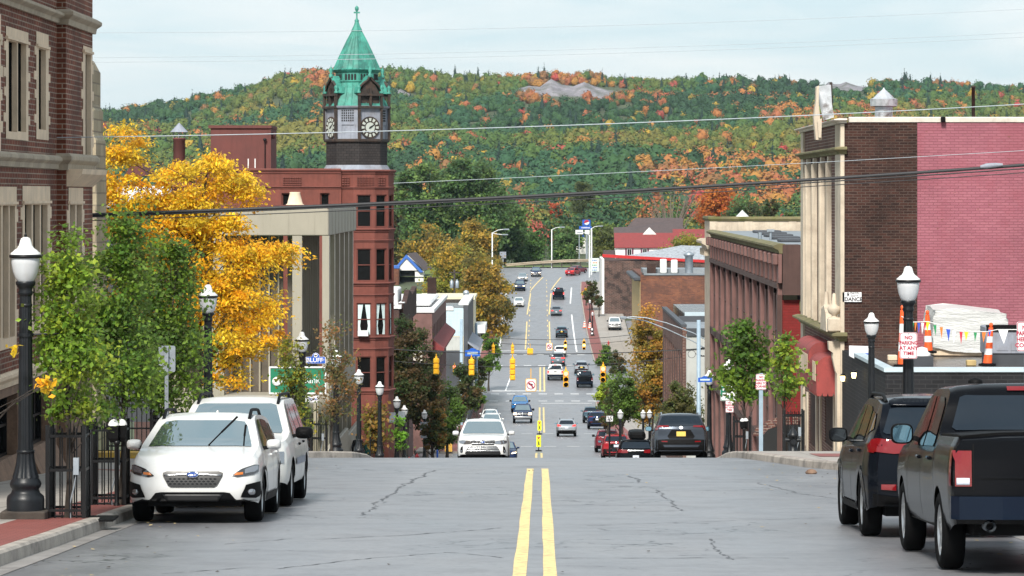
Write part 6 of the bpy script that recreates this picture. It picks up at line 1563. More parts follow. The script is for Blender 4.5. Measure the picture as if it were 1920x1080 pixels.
G = thing('turn_sign', 'small far NO LEFT TURN sign beside the amber signals', 'sign', tuple(W(1030, 650, 396.3))); q = W(1030, 650, 396.3)
sign_on(G, 'border', q.x, q.z, 396.32, .72, .86, M['sig_yellow'], None, .05); sign_on(G, 'plate', q.x, q.z, 396.29, .62, .76, M['sign_white'], None, .05); mb = MB(); mb.lathe([(.2, -.03), (.27, -.03), (.27, 0), (.2, 0)], 20, (q.x, 396.28, q.z), cap=False, axis='y'); mb.prism([(q.x + a, 396.25, q.z + b_) for a, b_ in ((-.20, .13), (-.13, .20), (.20, -.13), (.13, -.20))], (0, .02, 0)); mb.build('prohibition_ring', M['sign_red'], G)
q = W(994, 659, 396.3); mb = MB(); mb.bbox(q.x - .34, q.x + .34, 396.3, 396.36, q.z - .40, q.z + .36, .02); mb.tube([(q.x, 396.33, q.z + .3), (q.x, 396.33, q.z + .9)], .03, 6); mb.build('yellow_sign', M['sig_yellow'], label='plain yellow sign back hanging in the far signal row', cat='sign')
for px, py, d, lab in ((886, 662, 345, 'blue arched street name sign behind the second left signal'), (1322, 712, 134, 'blue street name plate behind the lamp on the right')):
    q = W(px, py, d); k = d / F; G = thing('street_name_sign', lab, 'sign', tuple(q)); w_ = 14 if px < 1000 else 13; h_ = 6 if px < 1000 else 4.5
    mb = MB(); mb.prism([(q.x + a * w_ * k, d, q.z + b_ * h_ * k) for a, b_ in ((-1, -1), (1, -1), (1, .8), (.5, 1), (.2, 1.5), (-.2, 1.5), (-.5, 1), (-1, .8))], (0, .03, 0)); mb.build('plate', M['sign_blue'], G)
    mb = MB(); mb.prism([(q.x + a * w_ * k, d - .01, q.z + b_ * h_ * k) for a, b_ in ((-.7, -.35), (.7, -.35), (.7, .35), (-.7, .35))], (0, .009, 0)); mb.build('lettering_band', M['clap_blue'], G)

# ------------------------------------------------------------------ far roadside
mb = MB(); rows = []
for t in np.linspace(0, 1, 24):
    p = W(948 + (1150 - 948) * t, 0, 694 - 5 * math.sin(t * 3.14)); z = -(494 + 4 * (1 - t) ** 2 * 1.0 - 6 * math.sin(t * 2.2) - CY) / F * 694
    rows.append([(p.x, p.y, z - .25), (p.x, p.y - .12, z - .1), (p.x, p.y, z + .05), (p.x, p.y - .12, z + .2), (p.x, p.y + .05, z + .35)])
mb.sheet(rows); G = thing('guard_rail', 'weathered guard rail round the outside of the far bend', 'guard rail', tuple(rows[0][0])); mb.build('rail', pm('weathered guard rail', (.33, .27, .20), .7, .2, 1.), G, open=True)
part(G, 'post', M['bark'], *[(r[0][0] - .1, r[0][0] + .1, r[0][1] + .06, r[0][1] + .26, r[0][2] - 1., r[0][2] + .55) for r in rows[::2]])
q = W(1100, 420, 745); k = 745 / F; G = thing('round_logo_sign', 'blue roadside sign with round red white and blue emblem', 'sign', tuple(q))
part(G, 'panel', M['sign_blue'], (q.x - 8 * k, q.x + 7 * k, 745, 745.4, q.z - 3 * k, q.z + 8 * k)); part(G, 'name_panel', M['sign_blue'], (q.x - 14 * k, q.x + 9 * k, 744.8, 745.3, q.z - 10 * k, q.z - 4 * k)); part(G, 'pole', M['galv'], (q.x - .2, q.x + .2, 745.5, 745.9, zr(745), q.z))
for nm, mt, pts in (('emblem_red', M['sign_red'], [(math.cos(a), math.sin(a)) for a in np.linspace(.35, 3.5, 12)]), ('emblem_blue', M['clap_blue'], [(math.cos(a), math.sin(a)) for a in np.linspace(3.9, 6.0, 10)]), ('emblem_white', M['sign_white'], [(math.cos(a), math.sin(a)) for a in np.linspace(0, 6.28, 20)])):
    o_ = {'emblem_red': .12, 'emblem_blue': .1, 'emblem_white': .05}[nm]; mb = MB(); mb.prism([(q.x - .0 + 4.8 * k * a, 745 - o_, q.z + 3 * k + 4.8 * k * b_) for a, b_ in pts], (0, .03, 0)); mb.build(nm, mt, G)
for i in range(7): part(G, 'letter', M['sign_white'], (q.x - 9.5 * k + i * 2.3 * k, q.x - 8.2 * k + i * 2.3 * k, 744.75, 744.79, q.z - 8.2 * k, q.z - 5.6 * k))
for px, py, w_, h_, d, mt, lab in ((1086, 435, 14, 8, 735, 'sign_white', 'white sign board left below the round emblem sign'), (1101, 435, 9, 7, 736, 'sign_white', 'small white and blue sign board under the round emblem sign'), (943, 478, 12, 12, 640, 'slate_panel', 'grey back of a road sign at the left of the bend')):
    q = W(px, py, d); k = d / F; G = thing('road_sign', lab, 'sign', tuple(q)); part(G, 'board', M[mt], (q.x - w_ / 2 * k, q.x + w_ / 2 * k, d, d + .15, q.z - h_ / 2 * k, q.z + h_ / 2 * k)); part(G, 'post', M['galv'], (q.x - .1, q.x + .1, d + .2, d + .4, zr(d), q.z))
q = W(1115, 497, 585); k = 585 / F; G = thing('shop_list_sign', 'pale green board listing shops in coloured words beside the far pavement', 'sign', tuple(q)); part(G, 'board', pm('pale sign board', (.60, .70, .62), .5, .05), (q.x - 8 * k, q.x + 8 * k, 585, 585.3, q.z - 12 * k, q.z + 13 * k)); part(G, 'pole', M['galv'], (q.x - .2, q.x + .2, 585.3, 585.6, zr(585), q.z))
for i, c_ in enumerate(('sign_blue', 'orange', 'sign_green', 'sign_blue', 'sign_blue')): part(G, 'word', M[c_], *[(q.x - (4.5 - j * 3 - (i % 2)) * k, q.x - (2.6 - j * 3 - (i % 2)) * k, 584.96, 585, q.z + (8.2 - i * 4.6) * k, q.z + (10 - i * 4.6) * k) for j in range(3)])
q = W(1110, 0, 519.7); G = thing('route_signs', 'black and white diamond and square route plates on a far lamp post', 'sign', (q.x, 519.6, W(0, 620, 520).z))
c_ = W(1110, 625, 519.6); mb = MB(); mb.prism([(c_.x - .32, 519.6, c_.z), (c_.x, 519.6, c_.z - .32), (c_.x + .32, 519.6, c_.z), (c_.x, 519.6, c_.z + .32)], (0, .03, 0)); mb.build('diamond_plate', M['sign_black'], G)
c2 = W(1110, 618, 519.6); part(G, 'square_plate', M['sign_black'], (c2.x - .3, c2.x + .3, 519.6, 519.63, c2.z - .2, c2.z + .3)); part(G, 'numeral', M['sign_white'], (c2.x - .15, c2.x + .15, 519.57, 519.6, c2.z - .1, c2.z + .2), (c_.x - .15, c_.x + .15, 519.57, 519.6, c_.z - .12, c_.z + .12))
for px, d, lab in ((1096, 536, 'orange and white striped drum on the far right pavement'), (1106, 534, 'second orange and white drum by the far lamp post')):
    q = W(px, 0, d); mb = MB(); z0 = zr(d) + SW
    for i in range(6): mb.lathe([(.28 - .03 * i, .17 * i), (.25 - .03 * i, .17 * i + .17)], 12, (q.x, d, z0), mi=i % 2)
    mb.lathe([(.35, 0), (.35, .06), (0, .06)], 12, (q.x, d, z0)); mb.build('traffic_drum', [M['orange'], M['refl_white']], label=lab, cat='traffic cone', group='striped drums on the far pavement')
def hydrant(px, py, d, lab, mat):
    q = W(px, py, d); G = thing('fire_hydrant', lab, 'fire hydrant', (q.x, d, zr(d) + SW), group='fire hydrants'); mb = MB(); mb.lathe([(.16, 0), (.16, .05), (.11, .07), (.11, .5), (.14, .52), (.14, .56), (.11, .6), (.06, .7), (.03, .72), (.03, .77), (0, .77)], 12, (q.x, d, zr(d) + SW)); mb.build('barrel', mat, G)
    mb = MB(); mb.lathe([(.055, -.2), (.055, .2)], 8, (q.x, d, zr(d) + SW + .42), axis='x'); mb.lathe([(.07, -.18), (.07, 0)], 8, (q.x, d, zr(d) + SW + .38), axis='y'); mb.build('outlet', mat, G)
hydrant(1141, 640, 498, 'red fire hydrant at the edge of the far parking lot', M['red_paint']); hydrant(767, 850, 188, 'red fire hydrant beside the nearer pavement bench', M['red_paint']); hydrant(782, 832, 226, 'red fire hydrant beside the farther pavement bench', M['red_paint'])
hydrant(1487, 850, 88, 'dark iron hydrant by the arched doorway on the right', M['dark_iron'])
def bench(px, d, lab):
    q = W(px, 0, d); z0 = zr(d) + SW; G = thing('park_bench', lab, 'bench', (q.x, d, z0), group='pavement benches')
    part(G, 'seat', M['black_metal'], *[(q.x - .25 + .09 * i, q.x - .18 + .09 * i, d - .8, d + .8, z0 + .43, z0 + .46) for i in range(5)]); mb = MB()
    for i in range(4): mb.box(q.x - .36 - .03 * i, q.x - .33 - .03 * i, d - .8, d + .8, z0 + .52 + .1 * i, z0 + .59 + .1 * i)
    mb.build('backrest', M['black_metal'], G)
    for s_ in (-.7, .7): mb = MB(); mb.tube([(q.x + .3, d + s_, z0), (q.x + .15, d + s_, z0 + .2), (q.x + .2, d + s_, z0 + .42), (q.x - .25, d + s_, z0 + .42), (q.x - .48, d + s_, z0 + .95)], .03, 6); mb.tube([(q.x - .2, d + s_, z0 + .42), (q.x - .1, d + s_, z0 + .2), (q.x - .3, d + s_, z0)], .03, 6); mb.build('leg', M['black_metal'], G)
bench(776, 189, 'nearer black bench by the red hydrant'); bench(790, 228, 'farther black bench beyond the lamp with grey sign backs')
q = W(841, 0, 262); G = thing('sandwich_board', 'yellow sandwich board standing on the brick pavement', 'sign', (q.x, 262, zr(262) + SW)); z0 = zr(262) + SW
for s_, nm in ((-1, 'front_panel'), (1, 'rear_panel')): mb = MB(); mb.prism([(q.x - .28, 262 + s_ * .3, z0), (q.x + .28, 262 + s_ * .3, z0), (q.x + .28, 262 + s_ * .02, z0 + 1.), (q.x - .28, 262 + s_ * .02, z0 + 1.)], (0, .02, 0)); mb.build(nm, M['sig_yellow'], G)
q = W(820, 0, 215); mb = MB(); mb.tube([(q.x, 215, zr(215) + SW), (q.x, 215, zr(215) + SW + 1.05)], .06, 8); mb.lathe([(.06, 0), (.03, .06), (0, .07)], 8, (q.x, 215, zr(215) + SW + 1.05)); mb.build('bollard', M['sign_blue'], label='bright blue bollard on the left pavement behind the fence', cat='bollard')
G = thing('broken_stone', 'lump of broken dark stone on the right kerb corner', 'stone', tuple(W(1521, 884, 68))); q = W(1521, 886, 67.5); mb = MB(); lv = [[(q.x + r * (1 + .3 * math.sin(3 * a + z * 9)) * math.cos(a), 67.5 + r * math.sin(a) * (1 + .2 * math.cos(2 * a)), q.z - .04 + z) for a in np.arange(10) * .6283] for r, z in ((.09, 0), (.11, .04), (.07, .09), (.02, .11))]; mb.rings(lv); mb.build('stone', M['granite_base'], G)
dg_ = np.random.RandomState(5); mb = MB()
for i in range(170):
    d = dg_.uniform(34, 74); x = dg_.choice([dg_.uniform(-5.5, -4.2), dg_.uniform(4.0, 6.0), dg_.uniform(-5, 5.5)], p=[.4, .45, .15]); s_ = dg_.uniform(.01, .035); a = dg_.uniform(0, 6.28); z = zr(d) + .012
    mb.add([(x + s_ * math.cos(a + k), d + s_ * 1.5 * math.sin(a + k), z + dg_.uniform(0, .012)) for k in (0, 1.3, 3.1, 4.4)], [(0, 1, 2, 3)], int(dg_.randint(2)))
mb.build('fallen_leaves', [M['bark'], M['yellow_wall']], open=True, kind='stuff', label='dry leaf scraps scattered on the asphalt', cat='leaves')

# ------------------------------------------------------------------ the two walkers
def skin(name, pts, edges, radii, mat, par, sub=2):
    me = bpy.data.meshes.new(name); me.from_pydata(pts, edges, []); o = bpy.data.objects.new(name, me); COL.objects.link(o)
    md = o.modifiers.new('s', 'SKIN'); sv = me.skin_vertices[0].data
    for i, r in enumerate(radii): sv[i].radius = (r, r) if not isinstance(r, tuple) else r
    sv[0].use_root = True
    o.modifiers.new('u', 'SUBSURF').levels = sub
    dg = bpy.context.evaluated_depsgraph_get(); m2 = bpy.data.meshes.new_from_object(o.evaluated_get(dg)); bpy.data.objects.remove(o)
    m2.name = name; m2.materials.clear(); m2.materials.append(mat); m2.polygons.foreach_set('use_smooth', [True] * len(m2.polygons))
    return link(name, m2, par)
def person(px, d, lab, coat, hairc, hairlen, h=1.72):
    q = W(px, 0, d); z0 = zr(d) + SW; G = thing('person', lab, 'person', (q.x, d, z0)); s_ = h / 1.75
    V = lambda *a: [tuple(c * s_ for c in p) for p in a]
    pts = V((0, 0, .95), (0, .0, 1.2), (0, .02, 1.42), (0, .02, 1.52), (0, .04, 1.62), (0, .03, 1.72), (-.19, 0, 1.40), (-.25, -.03, 1.12), (-.24, .08, .88), (-.235, .12, .78), (.19, 0, 1.40), (.25, .04, 1.12), (.24, -.04, .88), (.235, -.05, .78), (-.09, 0, .88), (-.10, .14, .50), (-.10, .02, .08), (-.10, .16, .03), (.09, 0, .88), (.10, -.05, .50), (.10, -.28, .12), (.10, -.18, .03))
    E = [(0, 1), (1, 2), (2, 3), (3, 4), (4, 5), (2, 6), (6, 7), (7, 8), (8, 9), (2, 10), (10, 11), (11, 12), (12, 13), (0, 14), (14, 15), (15, 16), (16, 17), (0, 18), (18, 19), (19, 20), (20, 21)]
    skin('body', pts, E, [.14, .14, .13, .06, .095, .085, .06, .045, .035, .04, .06, .045, .035, .04, .09, .06, .045, .04, .09, .06, .045, .04], M['skin'], G)
    skin('coat', V((0, 0, .80), (0, 0, 1.0), (0, 0, 1.22), (0, .01, 1.40), (0, .02, 1.50), (-.19, 0, 1.40), (-.26, -.03, 1.12), (-.245, .08, .88), (.19, 0, 1.40), (.26, .04, 1.12), (.245, -.04, .88)), [(0, 1), (1, 2), (2, 3), (3, 4), (3, 5), (5, 6), (6, 7), (3, 8), (8, 9), (9, 10)], [.20, .185, .18, .15, .08, .085, .07, .06, .085, .07, .06], coat, G)
    skin('trousers', V((0, 0, .92), (-.09, 0, .86), (-.10, .14, .50), (-.10, .02, .12), (.09, 0, .86), (.10, -.05, .50), (.10, -.26, .15)), [(0, 1), (1, 2), (2, 3), (0, 4), (4, 5), (5, 6)], [.15, .105, .08, .065, .105, .08, .065], M['sign_black'], G)
    mb = MB(); mb.lathe([(.0, 1.77), (.07, 1.76), (.105, 1.70), (.112, 1.62), (.10, 1.54), (.09, 1.54 - hairlen * .6), (.05, 1.54 - hairlen), (.0, 1.54 - hairlen)], 14); o_ = mb.build('hair', hairc, G, world=False); o_.scale = (s_, s_ * 1.05, s_); o_.location = (0, -.0, 0)
    return G
person(671, 164, 'person in a black hooded jacket walking away by the lamp post', pm('black jacket', (.014, .014, .016), .85), M['sign_black'], .02)
person(690, 171, 'person in a teal green coat and dark cap walking away', pm('teal coat', (.008, .11, .09), .85), pm('blond hair', (.30, .19, .09), .7), .22, 1.66)
# ------------------------------------------------------------------ trees
def tree(name, label, base, blobs, H, tr, cols, nleaf, ls, group=None, nclump=60, rc=.3, droop=0., bark='bark', seed=0, upb=.5, cat='tree', aspect=1.2, limbs=9, flat=1., lean=0.):
    """tapered trunk, limbs to every part of the crown, and leaves in loose clumps; blobs = ellipsoids (x, y, z, rx, ry, rz) in the place"""
    r = np.random.RandomState(seed + 17); base = Vector(base)
    G = thing(name, label, cat, tuple(base), group=group)
    vol = np.array([b[3] * b[4] * b[5] for b in blobs]) ** .67; vol /= vol.sum()
    cl = []
    for i in r.choice(len(blobs), nclump, p=vol):
        b = blobs[i]; v = r.normal(size=3); v /= np.linalg.norm(v); v *= r.uniform(.25, 1.0) ** .5
        cl.append((b[0] + v[0] * b[3], b[1] + v[1] * b[4], b[2] + v[2] * b[5]))
    cl = np.array(cl)
    # wood
    mb = MB(); n_ = 9; tp_ = []
    for i in range(n_):
        t = i / (n_ - 1); tp_.append(base + Vector((lean * t * H + .035 * H * math.sin(t * 5 + seed) * t, .03 * H * math.cos(t * 4 + seed * 2) * t, H * .86 * t)))
    mb.tube(tp_, [tr * (1.25 if i == 0 else 1) * (1 - .86 * i / (n_ - 1)) for i in range(n_)], 8)
    tarr = np.array([tuple(p) for p in tp_])
    order = r.permutation(len(cl))[:max(limbs * 4, 16)]
    for q, i in enumerate(order):
        c = Vector(cl[i]); hz = max(.25, min(.95, (c.z - base.z - (.18 + .1 * (q % 3)) * H * .6) / (H * .86)))
        k = hz * (n_ - 1); j = min(int(k), n_ - 2); s = tp_[j].lerp(tp_[j + 1], k - j)
        m_ = s.lerp(c, .5) + Vector((r.normal() * .03 * H, r.normal() * .03 * H, .02 * H))
        r0 = tr * (1 - .86 * hz) * (.55 if q < limbs else .3)
        mb.tube([s, m_, c], [max(r0, .004), max(r0 * .6, .003), .003], 5)
    mb.build('trunk', M[bark], G)
    # leaves
    w_ = r.uniform(.5, 1.5, len(cl)); w_ /= w_.sum()
    ci = r.choice(len(cl), nleaf, p=w_)
    off = r.normal(size=(nleaf, 3)) * rc * np.array([1, 1, .75 * flat]) * r.uniform(.5, 1.25, (len(cl), 1))[ci]
    cen = cl[ci] + off
    if droop: cen[:, 2] -= np.abs(off[:, 0] + off[:, 1]) * droop * .5
    cc0 = cl.mean(0)
    nrm = r.normal(size=(nleaf, 3)) * .8 + np.array([0, 0, upb]) + (cen - cc0) / (np.abs(cen - cc0).max() + .1) * .7
    cols = np.array(cols); mixc = r.uniform(0, len(cols) - 1e-3, len(cl))[ci] * .75 + r.uniform(0, len(cols) - 1e-3, nleaf) * .25
    lo = np.floor(mixc).astype(int); fr = (mixc - lo)[:, None]; hi = np.minimum(lo + 1, len(cols) - 1)
    col = (cols[lo] * (1 - fr) + cols[hi] * fr) * r.uniform(.85, 1.15, (nleaf, 1)) * r.uniform(.7, 1.25, (len(cl), 1))[ci]
    al = None
    if droop: al = np.stack([off[:, 0], off[:, 1], -np.abs(off[:, 2]) * .3 - droop * rc], 1) + r.normal(size=(nleaf, 3)) * .12
    quads_mesh('crown', cen, nrm, ls * r.uniform(.65, 1.35, nleaf), col, M['leaf'], aspect, .12, G, along=al)
    return G


def pxblobs(lst, d, dep=1.):
    k = d / F; o = []
    for b in lst:
        p = W(b[0], b[1], d); o.append((p.x, d + (b[4] if len(b) > 4 else 0), p.z, b[2] * k, (b[2] * .9 + 0) * k * dep, b[3] * k))
    return o


G1 = [(.115, .235, .018), (.19, .30, .022), (.065, .155, .014), (.27, .34, .025)]
G2 = [(.050, .125, .014), (.088, .185, .017), (.032, .085, .012), (.15, .245, .02)]
YL = [(.88, .50, .014), (.82, .38, .010), (.90, .60, .03), (.62, .44, .02)]
AU = [(.30, .14, .02), (.20, .15, .02), (.24, .09, .02), (.13, .13, .02)]
DK = [(.024, .055, .018), (.040, .075, .018), (.06, .06, .018), (.085, .045, .015)]
gs = 'saplings in the pavement'
def sapling(label, px, d, ytop, ybot, wpx, cols, n, ls, seed, nclump=46, rc=.22, group=gs, X=None, tr=.045, extra=(), lean=0., droop=0., name='sapling'):
    x = W(px, 0, d).x if X is None else X; base = (x, d, zr(d) + (SW if abs(x) < 9.8 else 0)); k = d / F
    zt_, zb_ = fz(ytop, d), fz(ybot, d); h = zt_ - zb_; w_ = wpx * k / 2
    bl = [(x, d, zb_ + h * .30, w_ * .95, w_ * .9, h * .30), (x, d, zb_ + h * .62, w_ * .75, w_ * .7, h * .28), (x + .05 * w_, d, zb_ + h * .84, w_ * .38, w_ * .4, h * .16)] + list(extra)
    return tree(name, label, base, bl, zt_ - base[2], tr, cols, n, ls, group, nclump, rc, droop, seed=seed, lean=lean)
sapling('light green sapling in the nearest iron tree guard', 132, 44.4, 432, 800, 140, G1, 7500, .036, 1, 70, .14, X=-6.14)
sapling('dark green leafy sapling behind the parking meter', 246, 48.6, 400, 785, 165, G2, 11000, .035, 2, 100, .16, X=-5.98, lean=.05)
sapling('dark green sapling mostly behind the grey sign post', 316, 57.8, 425, 795, 138, G2, 9500, .040, 3, 100, .18)
sapling('sparse yellow green sapling in front of the bank sign', 548, 92, 606, 830, 70, [(.17, .21, .02), (.34, .27, .02), (.10, .15, .02)], 2400, .050, 4, 44, .16)
sapling('sparse reddish green sapling between two lamp posts', 622, 108, 600, 790, 92, [(.13, .14, .03), (.09, .10, .03), (.24, .11, .04)], 1900, .055, 5, 46, .2)
sapling('rust brown and green sapling beside the two walkers', 704, 150, 752, 845, 48, AU, 900, .10, 6, 26, .22)
sapling('bright green slim sapling under the grey sign backs', 750, 160, 780, 842, 26, [(.10, .28, .02), (.16, .34, .03)], 420, .09, 7, 16, .14)
sapling('full green sapling behind the PARKING sign', 1398, 110, 584, 752, 92, G2, 2600, .085, 8, 60, .24)
sapling('small yellow green sapling by the red awning', 1474, 93, 628, 752, 74, G1, 1100, .07, 9, 36, .17)
# the yellow locust on the bank lawn
yb = pxblobs([(238, 268, 44, 50), (195, 310, 34, 50), (205, 370, 34, 50), (255, 430, 60, 40), (335, 345, 50, 46), (400, 320, 42, 36), (445, 345, 44, 38), (470, 372, 30, 18), (375, 400, 62, 46), (340, 440, 60, 44), (430, 440, 46, 40), (290, 400, 50, 44), (240, 380, 44, 50), (300, 470, 66, 46), (430, 500, 70, 48), (505, 480, 52, 24), (545, 468, 22, 10), (380, 560, 70, 50), (470, 570, 62, 46), (440, 640, 60, 42), (505, 620, 34, 34), (430, 700, 42, 24), (250, 560, 60, 60)], 96, 1.2)
tree('locust_tree', 'tall golden yellow locust tree with drooping leaves on the bank lawn', (W(372, 0, 96).x, 96, zr(96) + SW), yb, fz(250, 96) - zr(96), .16, YL, 50000, .058, None, 600, .23, .55, flat=.6, seed=21, upb=.25, limbs=26, aspect=.9)
tree('locust_tree', 'small yellow twig tree peeping out behind the nearest lamp post', (-6.9, 43.2, zr(43) + SW), pxblobs([(26, 662, 12, 9), (85, 720, 12, 10)], 43.5), fz(655, 43.5) - zr(43), .02, YL, 60, .05, None, 6, .06, seed=3, limbs=4)
# street trees farther down, left
def roundtree(label, px, d, ytop, ybot, wpx, cols, n, ls, seed, nc=70,  name='street_tree', group='street trees down the hill', ybase=None, tr=.12, dep=.9, cat='tree', bark='bark', rcf=.16, shp=None):
    k = d / F; x = W(px, 0, d).x; zb_ = (zr(d) if ybase is None else fz(ybase, d)); zt_, zc = fz(ytop, d), fz(ybot, d); h = zt_ - zc; w_ = wpx * k / 2
    bl = shp or [(x - .25 * w_, d, zc + h * .38, w_ * .72, w_ * dep, h * .36), (x + .3 * w_, d, zc + h * .45, w_ * .68, w_ * dep, h * .38), (x, d, zc + h * .70, w_ * .62, w_ * dep * .8, h * .29), (x + .45 * w_, d - .2 * w_, zc + h * .24, w_ * .5, w_ * .5, h * .22), (x - .4 * w_, d, zc + h * .2, w_ * .5, w_ * .5, h * .2)]
    return tree(name, label, (x, d, zb_), bl, zt_ - zb_, tr, cols, int(n * 2), ls * .68, group, int(nc * 1.2), w_ * rcf, seed=seed, cat=cat, bark=bark)
roundtree('dark bronze maple beside the red sandstone bay', 762, 232, 580, 790, 104, DK, 6500, .16, 31, 100)
roundtree('dark maple behind the pair of lamp posts', 800, 234, 655, 800, 70, DK, 3200, .15, 32, 60)
roundtree('mid green street tree above the left benches', 838, 242, 712, 840, 78, [(.06, .12, .018), (.085, .16, .02), (.04, .08, .015)], 3200, .15, 33, 60)
roundtree('bronze green street tree left of the benches', 812, 205, 750, 840, 46, AU + DK, 1500, .14, 34, 36)
roundtree('dark street tree right of the green one', 874, 262, 672, 768, 58, DK, 2400, .18, 35, 46)
roundtree('small green street tree at the left kerb beyond the signals', 893, 290, 712, 770, 34, G2, 900, .17, 36, 26)
roundtree('green shrub tree at the far left corner', 916, 412, 612, 700, 46, G2, 1800, .24, 37, 40)
roundtree('small dark green tree below the cream building', 900, 380, 662, 720, 30, DK, 800, .22, 38, 24)
# right
roundtree('green street tree behind the 25 sign', 1168, 250, 690, 800, 74, [(.075, .15, .02), (.10, .19, .02), (.05, .09, .02)], 3000, .15, 41, 60)
roundtree('dark bronze street tree at the right kerb', 1140, 262, 730, 800, 34, DK, 900, .15, 42, 26)
roundtree('yellow green leafy tree beside the right red signal', 1140, 300, 692, 770, 46, G1, 1600, .18, 43, 36)
roundtree('tall orange brown tree in front of the brick shop', 1222, 275, 566, 790, 92, [(.36, .20, .025), (.29, .21, .03), (.18, .17, .025), (.40, .18, .025)], 7500, .18, 44, 110)
roundtree('green brown tree beside the dark grey sport utility', 1276, 205, 716, 810, 84, [(.05, .09, .018), (.08, .10, .02), (.11, .10, .03)], 3400, .12, 45, 60)
roundtree('light green tree at the far right corner', 1132, 455, 640, 690, 32, G2, 1200, .24, 46, 30)
roundtree('dark tree beside the far right corner', 1156, 440, 655, 716, 36, DK, 1200, .24, 47, 30)
roundtree('small dark ornamental tree on the far right pavement', 1110, 566, 520, 572, 30, DK, 1200, .28, 48, 30)
roundtree('orange leaved shrub on the far right pavement', 1099, 575, 536, 556, 14, YL, 200, .3, 49, 10, cat='shrub', name='shrub')
roundtree('dark green shrub by the white shop front', 1123, 555, 548, 575, 18, DK, 500, .3, 50, 14, cat='shrub', name='shrub')
# big autumn trees along the left verge, and the mass behind them
OC = [(.36, .18, .022), (.28, .18, .025), (.42, .24, .025), (.19, .18, .025), (.15, .115, .025)]
gv = 'autumn trees on the far left verge'
roundtree('large orange brown tree overhanging the far left lane', 905, 520, 470, 640, 112, OC, 8000, .34, 51, 120, 'maple_tree', gv, tr=.25)
roundtree('yellow green and orange tree behind the transformer pole', 850, 545, 450, 600, 110, [(.36, .28, .025), (.40, .23, .025), (.20, .21, .025)], 7000, .34, 52, 110, 'maple_tree', gv, tr=.25)
roundtree('rusty tree behind the white cottage gable', 800, 690, 420, 530, 100, OC, 5000, .42, 53, 90, 'maple_tree', gv, tr=.25)
roundtree('brown topped tree under the twin street light', 893, 600, 414, 520, 96, OC, 5000, .38, 54, 90, 'maple_tree', gv, tr=.25)
roundtree('dark green and orange tree at the left edge of the bend', 925, 560, 488, 600, 54, OC + DK, 3000, .34, 55, 50, 'maple_tree', gv, tr=.2)
BG = [(.055, .125, .040), (.085, .17, .045), (.032, .08, .032), (.13, .21, .05)]
gb = 'tall green trees behind the bend'
def tall(label, px, d, ytop, ybot, wpx, seed, cols=BG, n=9000, ls=.55, nm='poplar_tree', spires=4, grp=gb):
    k = d / F; x = W(px, 0, d).x; r = random.Random(seed); zc, zt_ = fz(ybot, d), fz(ytop, d); h = zt_ - zc; w_ = wpx * k / 2
    bl = [(x + r.uniform(-.2, .2) * w_, d, zc + h * .28, w_ * .9, w_ * .7, h * .3)]
    for i in range(spires):
        t = -1 + 2 * (i + .5) / spires; bl.append((x + t * w_ * .72, d + r.uniform(-.5, .5) * w_, zc + h * (.48 + .16 * r.random() - .12 * abs(t)), w_ * .36, w_ * .36, h * (.36 - .08 * abs(t))))
    tree(nm, label, (x, d, zr(d) - .4), bl, zt_ - zr(d), .4, cols, n * 2, ls * .7, grp, 150, w_ * .13, seed=seed)
tall('tallest dark green tree left of the street above the cottage', 800, 720, 262, 480, 120, 61)
tall('broad dark green tree right of the tallest one', 890, 715, 268, 470, 130, 62)
tall('lower dark tree at the right end of the tall group', 945, 725, 330, 480, 90, 63, n=5000)
tall('dark tree half hidden by the sandstone bay', 752, 740, 300, 500, 70, 64, DK, 4000)
tall('mid green tree just left of the far street light', 985, 735, 418, 500, 76, 65, [(.05, .12, .025), (.07, .15, .03)], 4000, .42)
tall('dark round tree right of the far street light', 1062, 745, 420, 498, 64, 66, BG, 3500, .42)
tall('olive willow beside the white house', 1150, 720, 424, 495, 70, 67, [(.10, .12, .03), (.075, .10, .028), (.13, .14, .03)], 4500, .42, 'willow_tree')
tall('yellow green tree behind the round emblem sign', 1128, 790, 405, 470, 60, 68, [(.10, .16, .02), (.13, .19, .03)], 2600, .45)
tall('dark spruce like tree left of the brick block', 1445, 560, 345, 480, 44, 69, DK, 3000, .42, 'spruce_tree', 2)
roundtree('blazing orange red maple behind the white house', 1350, 700, 345, 420, 92, [(.50, .10, .015), (.42, .13, .02), (.55, .17, .02), (.36, .06, .02)], 4500, .42, 70, 80, 'maple_tree', 'bright maples beyond the houses', tr=.25)
roundtree('small red maple far behind the round emblem sign', 1040, 900, 378, 410, 30, [(.42, .05, .03), (.36, .08, .03)], 700, .5, 71, 20, 'maple_tree', 'bright maples beyond the houses', tr=.2)
roundtree('yellow green bushy tree in front of the white house', 1283, 640, 440, 500, 92, [(.22, .20, .02), (.16, .18, .02), (.27, .22, .02)], 4000, .36, 72, 60, 'maple_tree', 'bright maples beyond the houses', tr=.2)
roundtree('dark green tree behind the terracotta block', 1395, 660, 372, 450, 90, DK + BG, 4500, .42, 73, 70, 'maple_tree', 'green trees beyond the houses', tr=.25)
roundtree('round olive tree among the woods above the bend', 1093, 980, 336, 400, 48, [(.09, .11, .03), (.07, .09, .025)], 2500, .5, 74, 50, 'maple_tree', 'green trees beyond the houses', tr=.25)
roundtree('light green tree against the brick block edge', 1480, 620, 395, 470, 60, [(.06, .12, .02), (.09, .15, .02)], 2500, .4, 75, 40, 'maple_tree', 'green trees beyond the houses', tr=.2)
